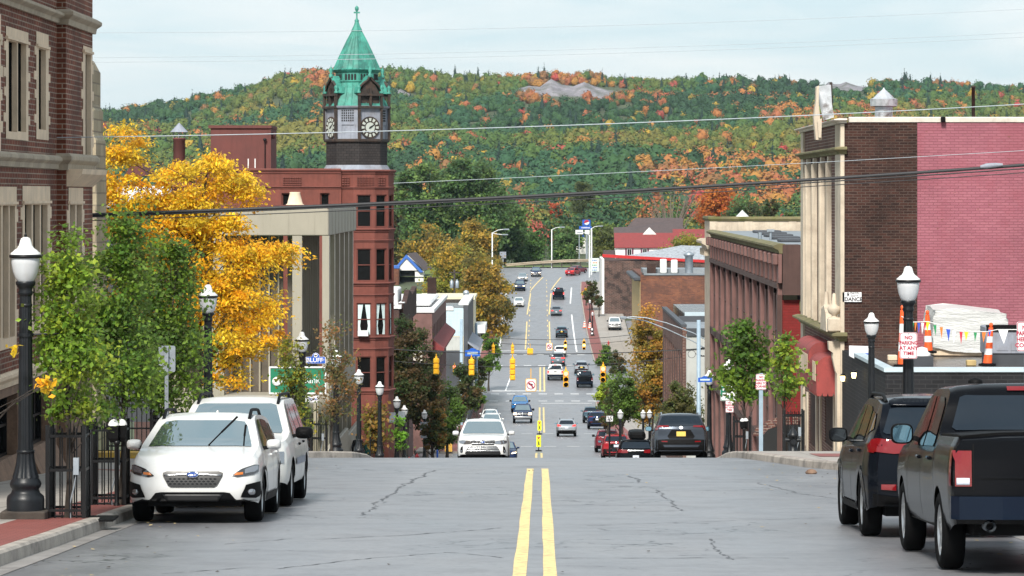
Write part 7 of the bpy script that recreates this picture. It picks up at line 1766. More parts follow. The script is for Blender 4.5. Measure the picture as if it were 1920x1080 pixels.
# grey leafless tree
G = thing('bare_tree', 'grey leafless tree with open branches behind the white house', 'tree', (W(1262, 0, 690).x, 690, zr(690))); mb = MB(); r = random.Random(8); q0 = Vector((W(1255, 0, 690).x, 690, zr(690)))
for i in range(26):
    e = W(r.uniform(1195, 1320), r.uniform(325, 400), 690 + r.uniform(-3, 3)); m_ = q0.lerp(e, .5) + Vector((0, 0, 2)); mb.tube([q0, m_, e], [.22, .10, .02], 5)
    for j in range(4): e2 = m_.lerp(e, r.uniform(.3, .9)); mb.tube([e2, e2 + Vector((r.uniform(-1.6, 1.6), r.uniform(-1, 1), r.uniform(.4, 2.2)))], [.05, .015], 4)
mb.build('branches', M['bark_pale'], G)
# lower woods between the bend and the hill: one mass
n_ = 900; d = nr.uniform(800, 1300, n_); u = nr.uniform(560, 1600, n_); keep = (np.abs(u - 1090) > 26) | (d < 0); d, u = d[keep], u[keep]; n_ = len(d)
x = (u - CX) / F * d; zz = np.full(n_, -13.) ; r_ = nr.uniform(3.0, 5.5, n_); h_ = r_ * nr.uniform(.9, 1.3, n_)
col = HG[nr.randint(0, 6, n_)] * 1.0; rd = nr.uniform(0, 1, n_); col = np.where((rd < .14)[:, None], HO[nr.randint(0, 4, n_)], col); col = np.where((rd > .96)[:, None], HR[nr.randint(0, 2, n_)], col)
ce, nn, sz, cc = crowns(n_, x, d, zz, r_, h_, col, nr.uniform(0, 1, n_) < .06, 260); sz *= .62
quads_mesh('valley_woods', ce, nn, sz, cc, M['leaf_far'], aspect=1.6, kind='stuff', label='mixed green and orange woods between the bend and the hill', cat='woods')
# undergrowth under the cottage
n_ = 60; u = nr.uniform(735, 830, n_); d = nr.uniform(560, 630, n_); x = (u - CX) / F * d; zz = -(nr.uniform(552, 572, n_) - CY) / F * d - 1; r_ = nr.uniform(.9, 1.9, n_)
ce, nn, sz, cc = crowns(n_, x, d, zz, r_, r_ * .9, np.array([(.09, .14, .02), (.14, .17, .03), (.06, .10, .02)])[nr.randint(0, 3, n_)], np.zeros(n_, bool), 220); sz *= .7
quads_mesh('undergrowth', ce, nn, sz, cc, M['leaf_far'], aspect=1.5, kind='stuff', label='rough green bushes on the bank below the white cottage', cat='bushes')
# ------------------------------------------------------------------ vehicles
M['lamp_off'] = glassmat('headlamp lens', (.10, .10, .11), .25, (.9, .95, 1.), .1)
M['lamp_dark'] = glassmat('headlamp housing', (.02, .02, .022), .08, (.9, .9, .9), .08)
M['lamp_on'] = emit('lit headlamp', (1., .78, .48), 3.2)
M['tail'] = glassmat('tail lamp red', (.17, .004, .007), .02, (1., .5, .5), .1)
M['tail_on'] = emit('lit tail lamp', (1., .06, .05), 1.6)
M['amber'] = pm('amber reflector', (.5, .14, .02), .3, .1)
M['plate_white'] = pm('number plate', (.55, .58, .66), .5, .12, 20)
M['plate_yellow'] = pm('yellow number plate', (.72, .50, .10), .5, .12, 20)
M['grille'] = pm('grille black', (.010, .010, .011), .4, .2, 10)
M['badge_blue'] = pm('blue badge', (.02, .06, .25), .2, .05, 10, coat=.6)
M['mirror_glass'] = glassmat('mirror glass', (.03, .07, .10), .45, (.45, .75, .9), .02)
for k_ in ('lamp_off', 'lamp_on', 'tail', 'tail_on', 'black_plastic', 'car_glass'): M[k_].name = 'V_' + k_


def sm_(a, step, sg=.05):
    k = np.arange(-int(3 * sg / step), int(3 * sg / step) + 1) * step; w = np.exp(-(k / sg) ** 2 / 2); w /= w.sum()
    return np.convolve(np.pad(a, len(k) // 2, 'edge'), w, 'valid')


def car(label, sp, pnt, group=None):
    L, Wd = sp['L'], sp['W']; Rr = sp['R']; fa = (sp['fo'], sp['fo'] + sp['wb'])
    G = thing(sp['name'], label, sp['cat'], group=group)
    step = .045; n_ = int(L / step) + 1; fs = np.linspace(0, L, n_); st = fs[1]
    I = lambda key, sg=.05: sm_(np.interp(fs, [p[0] for p in sp[key]], [p[1] for p in sp[key]]), st, sg)
    top, belt, wid = I('top', sp.get('sm', .05)), I('belt'), I('wid', .03)
    sill = sp['sill']; tum = sp.get('tum', .36); arch = Rr + .055
    nose, tail = sp['nose'], sp['tail']
    secs = []
    for i, f in enumerate(fs):
        zt, w = top[i], wid[i]; zb = min(belt[i], zt - .045)
        bot = sill + (.06 * max(0, 1 - f / .5) + .10 * max(0, 1 - (L - f) / .7) if True else 0)
        for c in fa:
            if abs(f - c) < arch: bot = max(bot, Rr + math.sqrt(arch ** 2 - (f - c) ** 2))
        bot = min(bot, zb - .08)
        pts = []
        for t in (0, .1, .3, .5, .68, .82, .93, 1):
            z = bot + (zb - bot) * t; q = max(0, min(1, (z - sill) / (zb - sill)))
            g = np.interp(q, (0, .08, .25, .5, .72, .9, 1), sp.get('side', (.955, .985, .998, 1., .993, .965, .945)))
            pts.append((w * g, z))
        wb_ = w * sp.get('side', (0,) * 6 + (.945,))[6]; h = zt - zb; wr = wb_ - tum * h - (.02 if h < .1 else .0)
        for a, b_ in ((.02, .0), (.30, .34), (.62, .66), (.86, .88), (.955, .965)):
            pts.append((wb_ + (wr - wb_) * b_ if b_ else wb_ - .012, zb + h * a if a > .02 else zb + min(.02, h * .2)))
        cr = sp.get('crown', .025)
        pts += [(wr - .075, zt - .004 * (h > .1)), (wr * .55, zt + cr * .75), (0., zt + cr)]
        wf = math.exp(-(f / .28) ** 2); wr_ = math.exp(-((L - f) / .30) ** 2)
        sec = []
        for x, z in pts:
            y = L / 2 - f - wf * np.interp(z, [p[0] for p in nose], [p[1] for p in nose]) + wr_ * np.interp(z, [p[0] for p in tail], [p[1] for p in tail])
            # plan curvature of nose and tail
            y -= wf * .10 * (x / (Wd / 2)) ** 2; y += wr_ * .07 * (x / (Wd / 2)) ** 2
            sec.append((x, y, z))
        secs.append([(-x, y, z) for x, y, z in sec[:-1]] + list(reversed(sec)))
    mb = MB(); mb.rings(secs, smooth=True, cap=False, closed=False)
    for sec, sg in ((secs[0], 1), (secs[-1], -1)):
        m_ = len(sec); h_ = m_ // 2
        K = 8; rows = []
        for j in range(h_ + 1):
            a, b_ = sec[j], sec[m_ - 1 - j]
            rows.append([(a[0] + (b_[0] - a[0]) * t, a[1] + sg * .10 * (a[0] / (Wd / 2)) ** 2 * (1 - (2 * t - 1) ** 2), a[2]) for t in np.linspace(0, 1, K + 1)])
        mb.rings(rows, smooth=True, cap=False, closed=False)
    me = bpy.data.meshes.new('body'); me.from_pydata([tuple(map(float, v)) for v in mb.v], [], mb.f); me.materials.append(P[pnt] if isinstance(pnt, str) else pnt)
    bm = bmesh.new(); bm.from_mesh(me); bmesh.ops.remove_doubles(bm, verts=bm.verts, dist=.0008); bmesh.ops.recalc_face_normals(bm, faces=bm.faces)
    bvh = BVHTree.FromBMesh(bm); bm.to_mesh(me); bm.free()
    me.polygons.foreach_set('use_smooth', [True] * len(me.polygons)); me.set_sharp_from_angle(angle=R(38)); body = link('body', me, G)

    def hit(side, a, b_, fix=True):
        o, d = {'front': ((a, L, b_), (0, -1, 0)), 'rear': ((a, -L, b_), (0, 1, 0)), 'side': ((3, L / 2 - a, b_), (-1, 0, 0)), 'top': ((a, L / 2 - b_, 4), (0, 0, -1))}[side]
        p, nn, _, _ = bvh.ray_cast(Vector(o), Vector(d))
        if p is None:
            q = Vector(o) + Vector(d) * {'front': L / 2, 'rear': L / 2, 'side': 3 - Wd / 2, 'top': 2.4}[side]; p, nn, _, _ = bvh.find_nearest(q)
        if fix and side in ('front', 'rear') and abs(p.y) < L / 2 - .5 and b_ < 1.25 and abs(a) > .6: p, nn, _, _ = bvh.find_nearest(Vector((a, L / 2 if side == 'front' else -L / 2, b_)))
        if nn.dot(Vector(d)) > 0: nn = -nn
        return p, nn

    def decal(name, mat, side, poly, off=.006, par=None, mirror=False, grid=.05):
        xs = [p[0] for p in poly]; zs = [p[1] for p in poly]
        bd = []
        for (a, b_), (a2, b2) in zip(poly, poly[1:] + poly[:1]):
            k = max(1, int(math.hypot(a2 - a, b2 - b_) / .05)); bd += [(a + (a2 - a) * t / k, b_ + (b2 - b_) * t / k) for t in range(k)]
        nb = len(bd); ins = []
        for a in np.arange(min(xs) + grid / 2, max(xs), grid):
            for b_ in np.arange(min(zs) + grid / 2, max(zs), grid):
                c = False; j = nb - 1
                for i in range(nb):
                    if (bd[i][1] > b_) != (bd[j][1] > b_) and a < (bd[j][0] - bd[i][0]) * (b_ - bd[i][1]) / (bd[j][1] - bd[i][1]) + bd[i][0]: c = not c
                    j = i
                if c: ins.append((a, b_))
        vs, _, fc, _, _, _ = delaunay_2d_cdt([Vector(p) for p in bd + ins], [(i, (i + 1) % nb) for i in range(nb)], [list(range(nb))], 1, 1e-5)
        V_ = []
        for v in vs:
            p, nn = hit(side, v.x, v.y, 'wind' not in name); q = p + nn * (off + .005); V_.append((-q.x if mirror else q.x, q.y, q.z))
        b = MB(); b.add(V_, [tuple(f) for f in fc], 0, True)
        # turn the edge back to the body so the piece has thickness
        ob = b.build(name, mat, par or G, world=False, open=True)
        bm = bmesh.new(); bm.from_mesh(ob.data); cen = Vector((0, 0, .9))
        for f in bm.faces:
            if f.normal.dot(f.calc_center_median() - cen) < 0: f.normal_flip()
        be = [e for e in bm.edges if e.is_boundary]
        if off > .018 and be:
            ex = bmesh.ops.extrude_edge_only(bm, edges=be)
            for f in ex['geom']:
                if isinstance(f, bmesh.types.BMFace): f.smooth = False
            for v in [g for g in ex['geom'] if isinstance(g, bmesh.types.BMVert)]:
                p, nn, _, _ = bvh.find_nearest(Vector((abs(v.co.x) if mirror else v.co.x, v.co.y, v.co.z)))
                w_ = p - nn * .004 if (Vector((abs(v.co.x) if mirror else v.co.x, v.co.y, v.co.z)) - p).dot(nn) > 0 else p + nn * .004
                v.co = Vector((-w_.x if mirror else w_.x, w_.y, w_.z))
        bm.to_mesh(ob.data); bm.free()
        return ob

    def both(name, mat, side, poly, off=.006, par=None):
        if side == 'side': return [decal(name, mat, side, poly, off, par, m_) for m_ in (False, True)]
        return [decal(name, mat, side, poly, off, par), decal(name, mat, side, [(-a, b_) for a, b_ in reversed(poly)], off, par)]
    sp['_hit'] = hit
    for name, mat, side, poly, off in sp['feat']:
        mm = me.materials[0] if mat == 'body' else M[mat] if mat in M else P[mat]
        if name.startswith('1'): decal(name[1:], mm, side, poly, off)
        else: both(name, mm, side, poly, off)
    # wheel arch lips
    if sp.get('arch_trim'):
        for c in fa:
            a = np.linspace(R(-4), R(184), 17)
            both('arch_trim', me.materials[0] if sp['arch_trim'] == 'body' else M[sp['arch_trim']], 'side', [(c + (arch + .062) * math.cos(t), Rr + (arch + .062) * math.sin(t)) for t in a] + [(c + (arch + .004) * math.cos(t), Rr + (arch + .004) * math.sin(t)) for t in reversed(a)], .012)
    # shut lines
    for poly in sp['seams']:
        for m_ in (False, True):
            b = MB(); prev = None; V_ = []
            for (a, b0), (a2, b2) in zip(poly[:-1], poly[1:]):
                k = max(1, int(math.hypot(a2 - a, b2 - b0) / .08))
                for t in range(k + 1):
                    aa, bb = a + (a2 - a) * t / k, b0 + (b2 - b0) * t / k; dx, dz = a2 - a, b2 - b0; ln = math.hypot(dx, dz); ox, oz = -dz / ln * .006, dx / ln * .006
                    r_ = []
                    for s_ in (-1, 1): p, nn = hit('side', aa + ox * s_, bb + oz * s_); p = p + nn * .0025; r_.append((-p.x if m_ else p.x, p.y, p.z))
                    V_.append(r_)
            b.sheet(V_); b.build('door_seam', M['black_plastic'] if sp.get('lightseam') is None else M['black_plastic'], G, world=False, open=True)
    for f, z in sp['handles']:
        p, nn = hit('side', f, z)
        for m_ in (-1, 1): b = MB(); b.bbox(p.x - .02, p.x + .03, p.y - .10, p.y + .10, z - .018, z + .022, .012); [setattr(b, 'v', [(m_ * x, y, zz2) for x, y, zz2 in b.v])]; b.build('door_handle', me.materials[0] if sp.get('body_handles', True) else M['black_plastic'], G, world=False)
    # mirrors
    f, z, w_, h_, mm = sp['mirror']; p, nn = hit('side', f, z - .06)
    for m_ in (-1, 1):
        lv = []
        for k, (yy, s_) in enumerate(((-.075, .88), (-.06, 1.), (.0, 1.), (.05, .9), (.09, .6), (.105, .25))): lv.append([(m_ * (p.x + .04 + w_ / 2 + w_ / 2 * s_ * (abs(math.cos(a)) ** .6) * np.sign(math.cos(a))), p.y + yy, z + h_ / 2 * s_ * (abs(math.sin(a)) ** .6) * np.sign(math.sin(a))) for a in np.arange(20) * .31416])
        b = MB(); b.rings(lv, smooth=True); mo = b.build('mirror', me.materials[0] if mm == 'body' else M[mm], G, world=False)
        b = MB(); b.rings([[(m_ * x, y, zz2) for x, y, zz2 in ((p.x - .02, p.y - .04, z - .09), (p.x - .02, p.y + .05, z - .09), (p.x - .02, p.y + .05, z - .03), (p.x - .02, p.y - .04, z - .03))], [(m_ * x, y, zz2) for x, y, zz2 in ((p.x + .10, p.y - .03, z - .06), (p.x + .10, p.y + .03, z - .06), (p.x + .10, p.y + .03, z - .01), (p.x + .10, p.y - .03, z - .01))]]); b.build('mirror_arm', M['black_plastic'], mo, world=False)
        b = MB(); b.add([(m_ * (p.x + .04 + w_ / 2 + w_ / 2 * .85 * (abs(math.cos(a)) ** .6) * np.sign(math.cos(a))), p.y - .078, z + h_ / 2 * .85 * (abs(math.sin(a)) ** .6) * np.sign(math.sin(a))) for a in np.arange(20) * .31416], [tuple(range(20))]); b.build('mirror_glass', M['mirror_glass'], mo, world=False)
    # underside and wheel wells
    b = MB(); b.box(-Wd / 2 + .27, Wd / 2 - .27, -L / 2 + .3, L / 2 - .3, sill - .03, sill + .35)
    b.box(-Wd / 2 + .08, Wd / 2 - .08, L / 2 - fa[1] + arch, L / 2 - fa[0] - arch, sill - .01, sill + .1)
    b.box(-Wd / 2 + .2, Wd / 2 - .2, L / 2 - .28, L / 2 - .18, sill + .05, sill + .3); b.box(-Wd / 2 + .2, Wd / 2 - .2, -L / 2 + .14, -L / 2 + .28, sill + .12, sill + .35); b.build('underbody', M['black_plastic'], G, world=False)
    # wheels
    for c in fa:
        for m_ in (-1, 1):
            xo = Wd / 2 - .025; tw = .235
            prof = [(Rr * .66, xo - .02), (Rr * .70, xo), (Rr * .86, xo + .008), (Rr * .95, xo - .008), (Rr * .992, xo - .03), (Rr, xo - .06), (Rr, xo - tw + .06), (Rr * .99, xo - tw + .03), (Rr * .93, xo - tw), (Rr * .66, xo - tw)]
            b = MB(); b.lathe([(r, m_ * x) for r, x in prof], 32, (0, L / 2 - c, Rr), axis='x', cap=False); wh = b.build('wheel', M['rubber'], G, world=False)
            b = MB(); b.lathe([(Rr * .69, m_ * (xo - .012)), (Rr * .64, m_ * (xo - .02)), (Rr * .60, m_ * (xo - .09)), (Rr * .69, m_ * (xo - .10))], 32, (0, L / 2 - c, Rr), axis='x', cap=False)
            b.lathe([(Rr * .16, m_ * (xo - .022)), (Rr * .14, m_ * (xo - .012)), (0., m_ * (xo - .010))], 14, (0, L / 2 - c, Rr), axis='x')
            ns = sp.get('spokes', 5)
            for k in range(ns):
                a = 2 * math.pi * k / ns + .3
                for da in ((-.16, .16) if sp.get('twin') else (0,)):
                    e1 = Vector((0, math.cos(a + da), math.sin(a + da))); e2 = Vector((0, -math.sin(a + da), math.cos(a + da))); c0 = Vector((0, L / 2 - c, Rr)); w1, w2 = (.018, .020) if sp.get('twin') else (.036, .045)
                    b.prism([c0 + e1 * Rr * .12 - e2 * w1 + X_ * m_ * (xo - .02), c0 + e1 * Rr * .12 + e2 * w1 + X_ * m_ * (xo - .02), c0 + e1 * Rr * .66 + e2 * w2 + X_ * m_ * (xo - .026), c0 + e1 * Rr * .66 - e2 * w2 + X_ * m_ * (xo - .026)], (-m_ * .03, 0, 0))
            b.build('rim', M['rim'], wh, world=False)
            b = MB(); b.lathe([(Rr * .63, m_ * (xo - .085)), (.0, m_ * (xo - .085))], 24, (0, L / 2 - c, Rr), axis='x'); b.build('brake_disc', M['black_plastic'], wh, world=False)
    # roof rails
    if sp.get('rails'):
        f0, f1, xr_, hgt, rm = sp['rails']
        for m_ in (-1, 1):
            pts = []
            for t in np.linspace(0, 1, 12):
                f = f0 + (f1 - f0) * t; p, _ = hit('top', xr_, f); lift = hgt * min(1, 6 * t, 6 * (1 - t)); pts.append((m_ * p.x, p.y, p.z + lift))
            b = MB(); b.tube(pts, .024, 8); b.build('roof_rail', M[rm], G, world=False)
    # plates, wipers
    for side, z, mt in sp.get('plates', ()):
        p, nn = hit(side, 0, z); s_ = 1 if side == 'front' else -1
        b = MB(); b.bbox(-.155, .155, p.y + s_ * .012 - .006, p.y + s_ * .012 + .006, z - .08, z + .08, .004); b.build('licence_plate', M[mt], G, world=False)
    return G, hit


FT = lambda xs, z: [(x, z) for x in xs]
# --- templates (f measured back from the front bumper) --------------------------------------------------
def sym(pl): return pl + [(-a, b_) for a, b_ in reversed(pl)]
cross = dict(name='parked_car', cat='car', L=4.46, W=1.80, R=.345, fo=.89, wb=2.665, sill=.27, arch_trim='black_plastic', spokes=5, twin=True, tum=.40,
    top=[(0, .80), (.06, .885), (.2, .945), (.6, 1.01), (1.02, 1.075), (1.9, 1.48), (2.3, 1.54), (3.2, 1.525), (3.8, 1.46), (4.28, 1.08), (4.40, 1.03), (4.46, .93)],
    belt=[(0, .72), (.2, .88), (1.0, .99), (2.4, 1.03), (3.8, 1.10), (4.3, 1.02), (4.46, .88)], wid=[(0, .66), (.06, .76), (.16, .83), (.4, .885), (.9, .90), (3.5, .90), (4.1, .875), (4.35, .81), (4.46, .72)],
    nose=[(.25, .07), (.42, .01), (.55, .0), (.72, .03), (.9, .12), (1.1, .2)], tail=[(.3, .1), (.5, 0), (.8, .0), (1.1, .05)],
    feat=[('1windscreen', 'screen_glass', 'front', sym([(.0, 1.452), (.40, 1.445), (.545, 1.425), (.60, 1.36), (.70, 1.10), (.705, 1.075), (.5, 1.085), (0., 1.092)][1:-1]), .006),
          ('1rear_window', 'rear_glass', 'rear', sym([(.45, 1.425), (.56, 1.38), (.66, 1.14), (.60, 1.11)]), .006),
          ('headlight', 'lamp_dark', 'front', [(.52, .685), (.60, .665), (.80, .70), (.852, .735), (.850, .83), (.80, .835), (.64, .775)], .010),
          ('headlamp_lens', 'lamp_off', 'front', [(.68, .71), (.80, .735), (.84, .77), (.835, .822), (.78, .815), (.68, .765)], .016),
          ('indicator', 'amber', 'front', [(.55, .69), (.66, .70), (.66, .73), (.58, .725)], .016),
          ('1grille', 'grille', 'front', sym([(.35, .745), (.405, .725), (.40, .68), (.33, .545), (.29, .525)]), .010),
          ('1grille_bar', 'chrome', 'front', sym([(.10, .712), (.385, .700), (.385, .682), (.10, .690)]), .022),
          ('1badge', 'chrome', 'front', [(.085 * math.cos(a), .695 + .046 * math.sin(a)) for a in np.arange(16) * .3927], .026),
          ('1badge_field', 'badge_blue', 'front', [(.072 * math.cos(a), .695 + .036 * math.sin(a)) for a in np.arange(16) * .3927], .030),
          ('1lower_bumper', 'black_plastic', 'front', sym([(.42, .455), (.50, .445), (.60, .32), (.86, .335), (.86, .25), (.6, .215), (.3, .205)]), .014),
          ('1lower_grille', 'grille', 'front', sym([(.40, .425), (.34, .33)]), .022),
          ('fog_surround', 'black_plastic', 'front', [(.70, .555), (.87, .60), (.88, .36), (.64, .38)], .014),
          ('fog_lamp', 'lamp_off', 'front', [(.765 + .042 * math.cos(a), .455 + .042 * math.sin(a)) for a in np.arange(12) * .5236], .030),
          ('side_window', 'car_glass', 'side', [(1.42, 1.055), (1.50, 1.12), (1.98, 1.42), (2.15, 1.455), (2.42, 1.46), (2.42, 1.065)], .005),
          ('side_window', 'car_glass', 'side', [(2.50, 1.07), (2.50, 1.46), (2.9, 1.45), (3.22, 1.42), (3.42, 1.14), (3.40, 1.10)], .005),
          ('quarter_window', 'car_glass', 'side', [(3.30, 1.40), (3.5, 1.37), (3.74, 1.20), (3.50, 1.13)], .005),
          ('sill_trim', 'black_plastic', 'side', [(1.32, .285), (3.12, .285), (3.12, .42), (3.0, .40), (1.45, .40), (1.32, .43)], .010),
          ('tail_light', 'tail', 'rear', [(.50, .90), (.80, .92), (.83, 1.06), (.74, 1.08), (.50, 1.0)], .010),
          ('1rear_bumper', 'black_plastic', 'rear', sym([(.55, .58), (.80, .56), (.84, .34), (.4, .30)]), .012)],
    seams=[[(1.38, .45), (1.32, .75), (1.38, 1.03)], [(2.46, .43), (2.47, 1.05)], [(3.40, .72), (3.36, .95), (3.45, 1.08)]], handles=[(2.25, .93), (3.15, .95)], mirror=(1.52, 1.10, .20, .15, 'body'), rails=(1.9, 3.75, .60, .075, 'black_plastic'), plates=[('rear', .80, 'plate_white')])

oldsuv = dict(name='parked_car', cat='car', L=4.87, W=1.895, R=.375, fo=.94, wb=2.87, sill=.36, spokes=6, tum=.33, body_handles=False, crown=.03,
    top=[(0, .93), (.06, 1.0), (.25, 1.05), (1.0, 1.12), (1.25, 1.16), (2.0, 1.66), (2.35, 1.74), (4.2, 1.75), (4.62, 1.68), (4.80, 1.15), (4.87, 1.0)],
    belt=[(0, .85), (.3, .98), (1.2, 1.08), (4.6, 1.12), (4.87, .95)], wid=[(0, .72), (.08, .82), (.25, .89), (.6, .935), (1.2, .945), (4.3, .945), (4.7, .91), (4.87, .84)],
    nose=[(.3, .06), (.5, 0), (.8, .02), (1.0, .08)], tail=[(.4, .05), (.6, 0), (1.0, .02), (1.7, .0)],
    feat=[('1windscreen', 'screen_glass', 'front', sym([(.52, 1.655), (.60, 1.63), (.745, 1.22), (.73, 1.175), (.4, 1.19)]), .006), ('1rear_window', 'rear_glass', 'rear', sym([(.6, 1.64), (.68, 1.2)]), .006),
          ('headlight', 'lamp_off', 'front', [(.46, .72), (.84, .72), (.84, .90), (.48, .90)], .01), ('1grille', 'grille', 'front', sym([(.42, .92), (.40, .70)]), .01), ('1grille_bar', 'body', 'front', sym([(.44, .83), (.44, .79)]), .02), ('1bumper_intake', 'black_plastic', 'front', sym([(.5, .55), (.5, .45)]), .01),
          ('side_window', 'car_glass', 'side', [(1.62, 1.12), (1.72, 1.2), (2.16, 1.60), (2.28, 1.645), (2.60, 1.65), (2.60, 1.12)], .005), ('side_window', 'car_glass', 'side', [(2.70, 1.12), (2.70, 1.65), (3.55, 1.65), (3.55, 1.30), (3.42, 1.12)], .005), ('quarter_window', 'car_glass', 'side', [(3.68, 1.18), (3.68, 1.64), (4.44, 1.62), (4.50, 1.2)], .005),
          ('side_moulding', 'slate_panel', 'side', [(1.46, .66), (3.35, .66), (3.35, .77), (1.46, .77)], .014), ('tail_light', 'tail', 'rear', [(.72, .9), (.86, .9), (.86, 1.2), (.74, 1.2)], .01)],
    seams=[[(1.42, .45), (1.42, .9), (1.55, 1.1)], [(2.65, .42), (2.65, 1.62)], [(3.42, .8), (3.6, 1.12)]], handles=[(2.42, .98), (3.32, 1.0)], mirror=(1.68, 1.18, .27, .20, 'black_plastic'), rails=(2.0, 4.5, .62, .075, 'black_plastic'), plates=[('rear', .85, 'plate_white')])

jeep = dict(name='parked_car', cat='car', L=4.82, W=1.94, R=.385, fo=.94, wb=2.915, sill=.30, spokes=5, tum=.36, crown=.03, arch_trim='body',
    top=[(0, .92), (.06, 1.02), (.3, 1.08), (1.25, 1.16), (2.05, 1.64), (2.45, 1.735), (3.8, 1.72), (4.42, 1.665), (4.70, 1.29), (4.79, 1.25), (4.82, 1.21)],
    belt=[(0, .85), (.3, 1.0), (1.3, 1.09), (4.4, 1.17), (4.82, 1.13)], wid=[(0, .70), (.1, .83), (.3, .91), (.7, .96), (1.3, .965), (4.2, .965), (4.6, .92), (4.82, .82)],
    nose=[(.3, .05), (.5, 0), (.9, .03), (1.1, .1)], tail=[(.35, .10), (.55, 0), (.75, .0), (1.1, .06), (1.3, .10)],
    feat=[('1windscreen', 'screen_glass', 'front', sym([(.54, 1.645), (.62, 1.61), (.77, 1.22), (.74, 1.18), (.4, 1.2)]), .006), ('1rear_window', 'rear_glass', 'rear', sym([(.54, 1.60), (.64, 1.585), (.735, 1.30), (.70, 1.275), (.4, 1.27)]), .008), ('1spoiler', 'body', 'rear', sym([(.56, 1.69), (.64, 1.66), (.62, 1.61)]), .03),
          ('headlight', 'lamp_off', 'front', [(.48, .86), (.86, .84), (.86, .95), (.52, .97)], .01), ('1grille', 'grille', 'front', sym([(.44, .97), (.44, .80)]), .01), ('1grille_bar', 'chrome', 'front', sym([(.44, .895), (.44, .87)]), .02), ('1lower_bumper', 'black_plastic', 'front', sym([(.6, .56), (.8, .5), (.8, .34), (.5, .3)]), .012),
          ('side_window', 'car_glass', 'side', [(1.66, 1.14), (1.78, 1.22), (2.26, 1.60), (2.40, 1.625), (2.62, 1.625), (2.62, 1.15)], .005), ('side_window', 'car_glass', 'side', [(2.72, 1.15), (2.72, 1.625), (3.35, 1.61), (3.56, 1.56), (3.72, 1.24), (3.66, 1.18)], .005), ('quarter_window', 'car_glass', 'side', [(3.70, 1.55), (4.2, 1.53), (4.38, 1.34), (3.86, 1.24)], .005), ('window_trim', 'chrome', 'side', [(1.66, 1.135), (3.85, 1.175), (3.85, 1.19), (1.66, 1.15)], .010),
          ('tail_light', 'tail', 'rear', [(.40, 1.055), (.62, 1.04), (.895, 1.07), (.905, 1.20), (.80, 1.225), (.40, 1.19)], .014), ('tail_light', 'tail', 'side', [(4.42, 1.06), (4.62, 1.05), (4.62, 1.20), (4.50, 1.21)], .012), ('1tail_bar', 'chrome', 'rear', sym([(.40, 1.19), (.40, 1.15)]), .014), ('bumper_reflector', 'tail', 'rear', [(.60, .60), (.78, .61), (.78, .67), (.60, .67)], .012), ('1rear_bumper', 'black_plastic', 'rear', sym([(.62, .52), (.86, .56), (.86, .42), (.5, .36)]), .014), ('1tow_cover', 'body', 'rear', sym([(.60, .92), (.56, .74)]), .008), ('sill_trim', 'black_plastic', 'side', [(1.4, .31), (3.4, .31), (3.4, .40), (1.4, .40)], .012)],
    seams=[[(1.48, .45), (1.42, .8), (1.55, 1.12)], [(2.67, .42), (2.67, 1.13)], [(3.72, .82), (3.62, .95), (3.78, 1.17)]], handles=[(2.45, 1.03), (3.48, 1.06)], mirror=(1.74, 1.22, .24, .19, 'black_plastic'), rails=(2.2, 4.25, .66, .05, 'black_plastic'), plates=[('rear', .85, 'plate_white')])

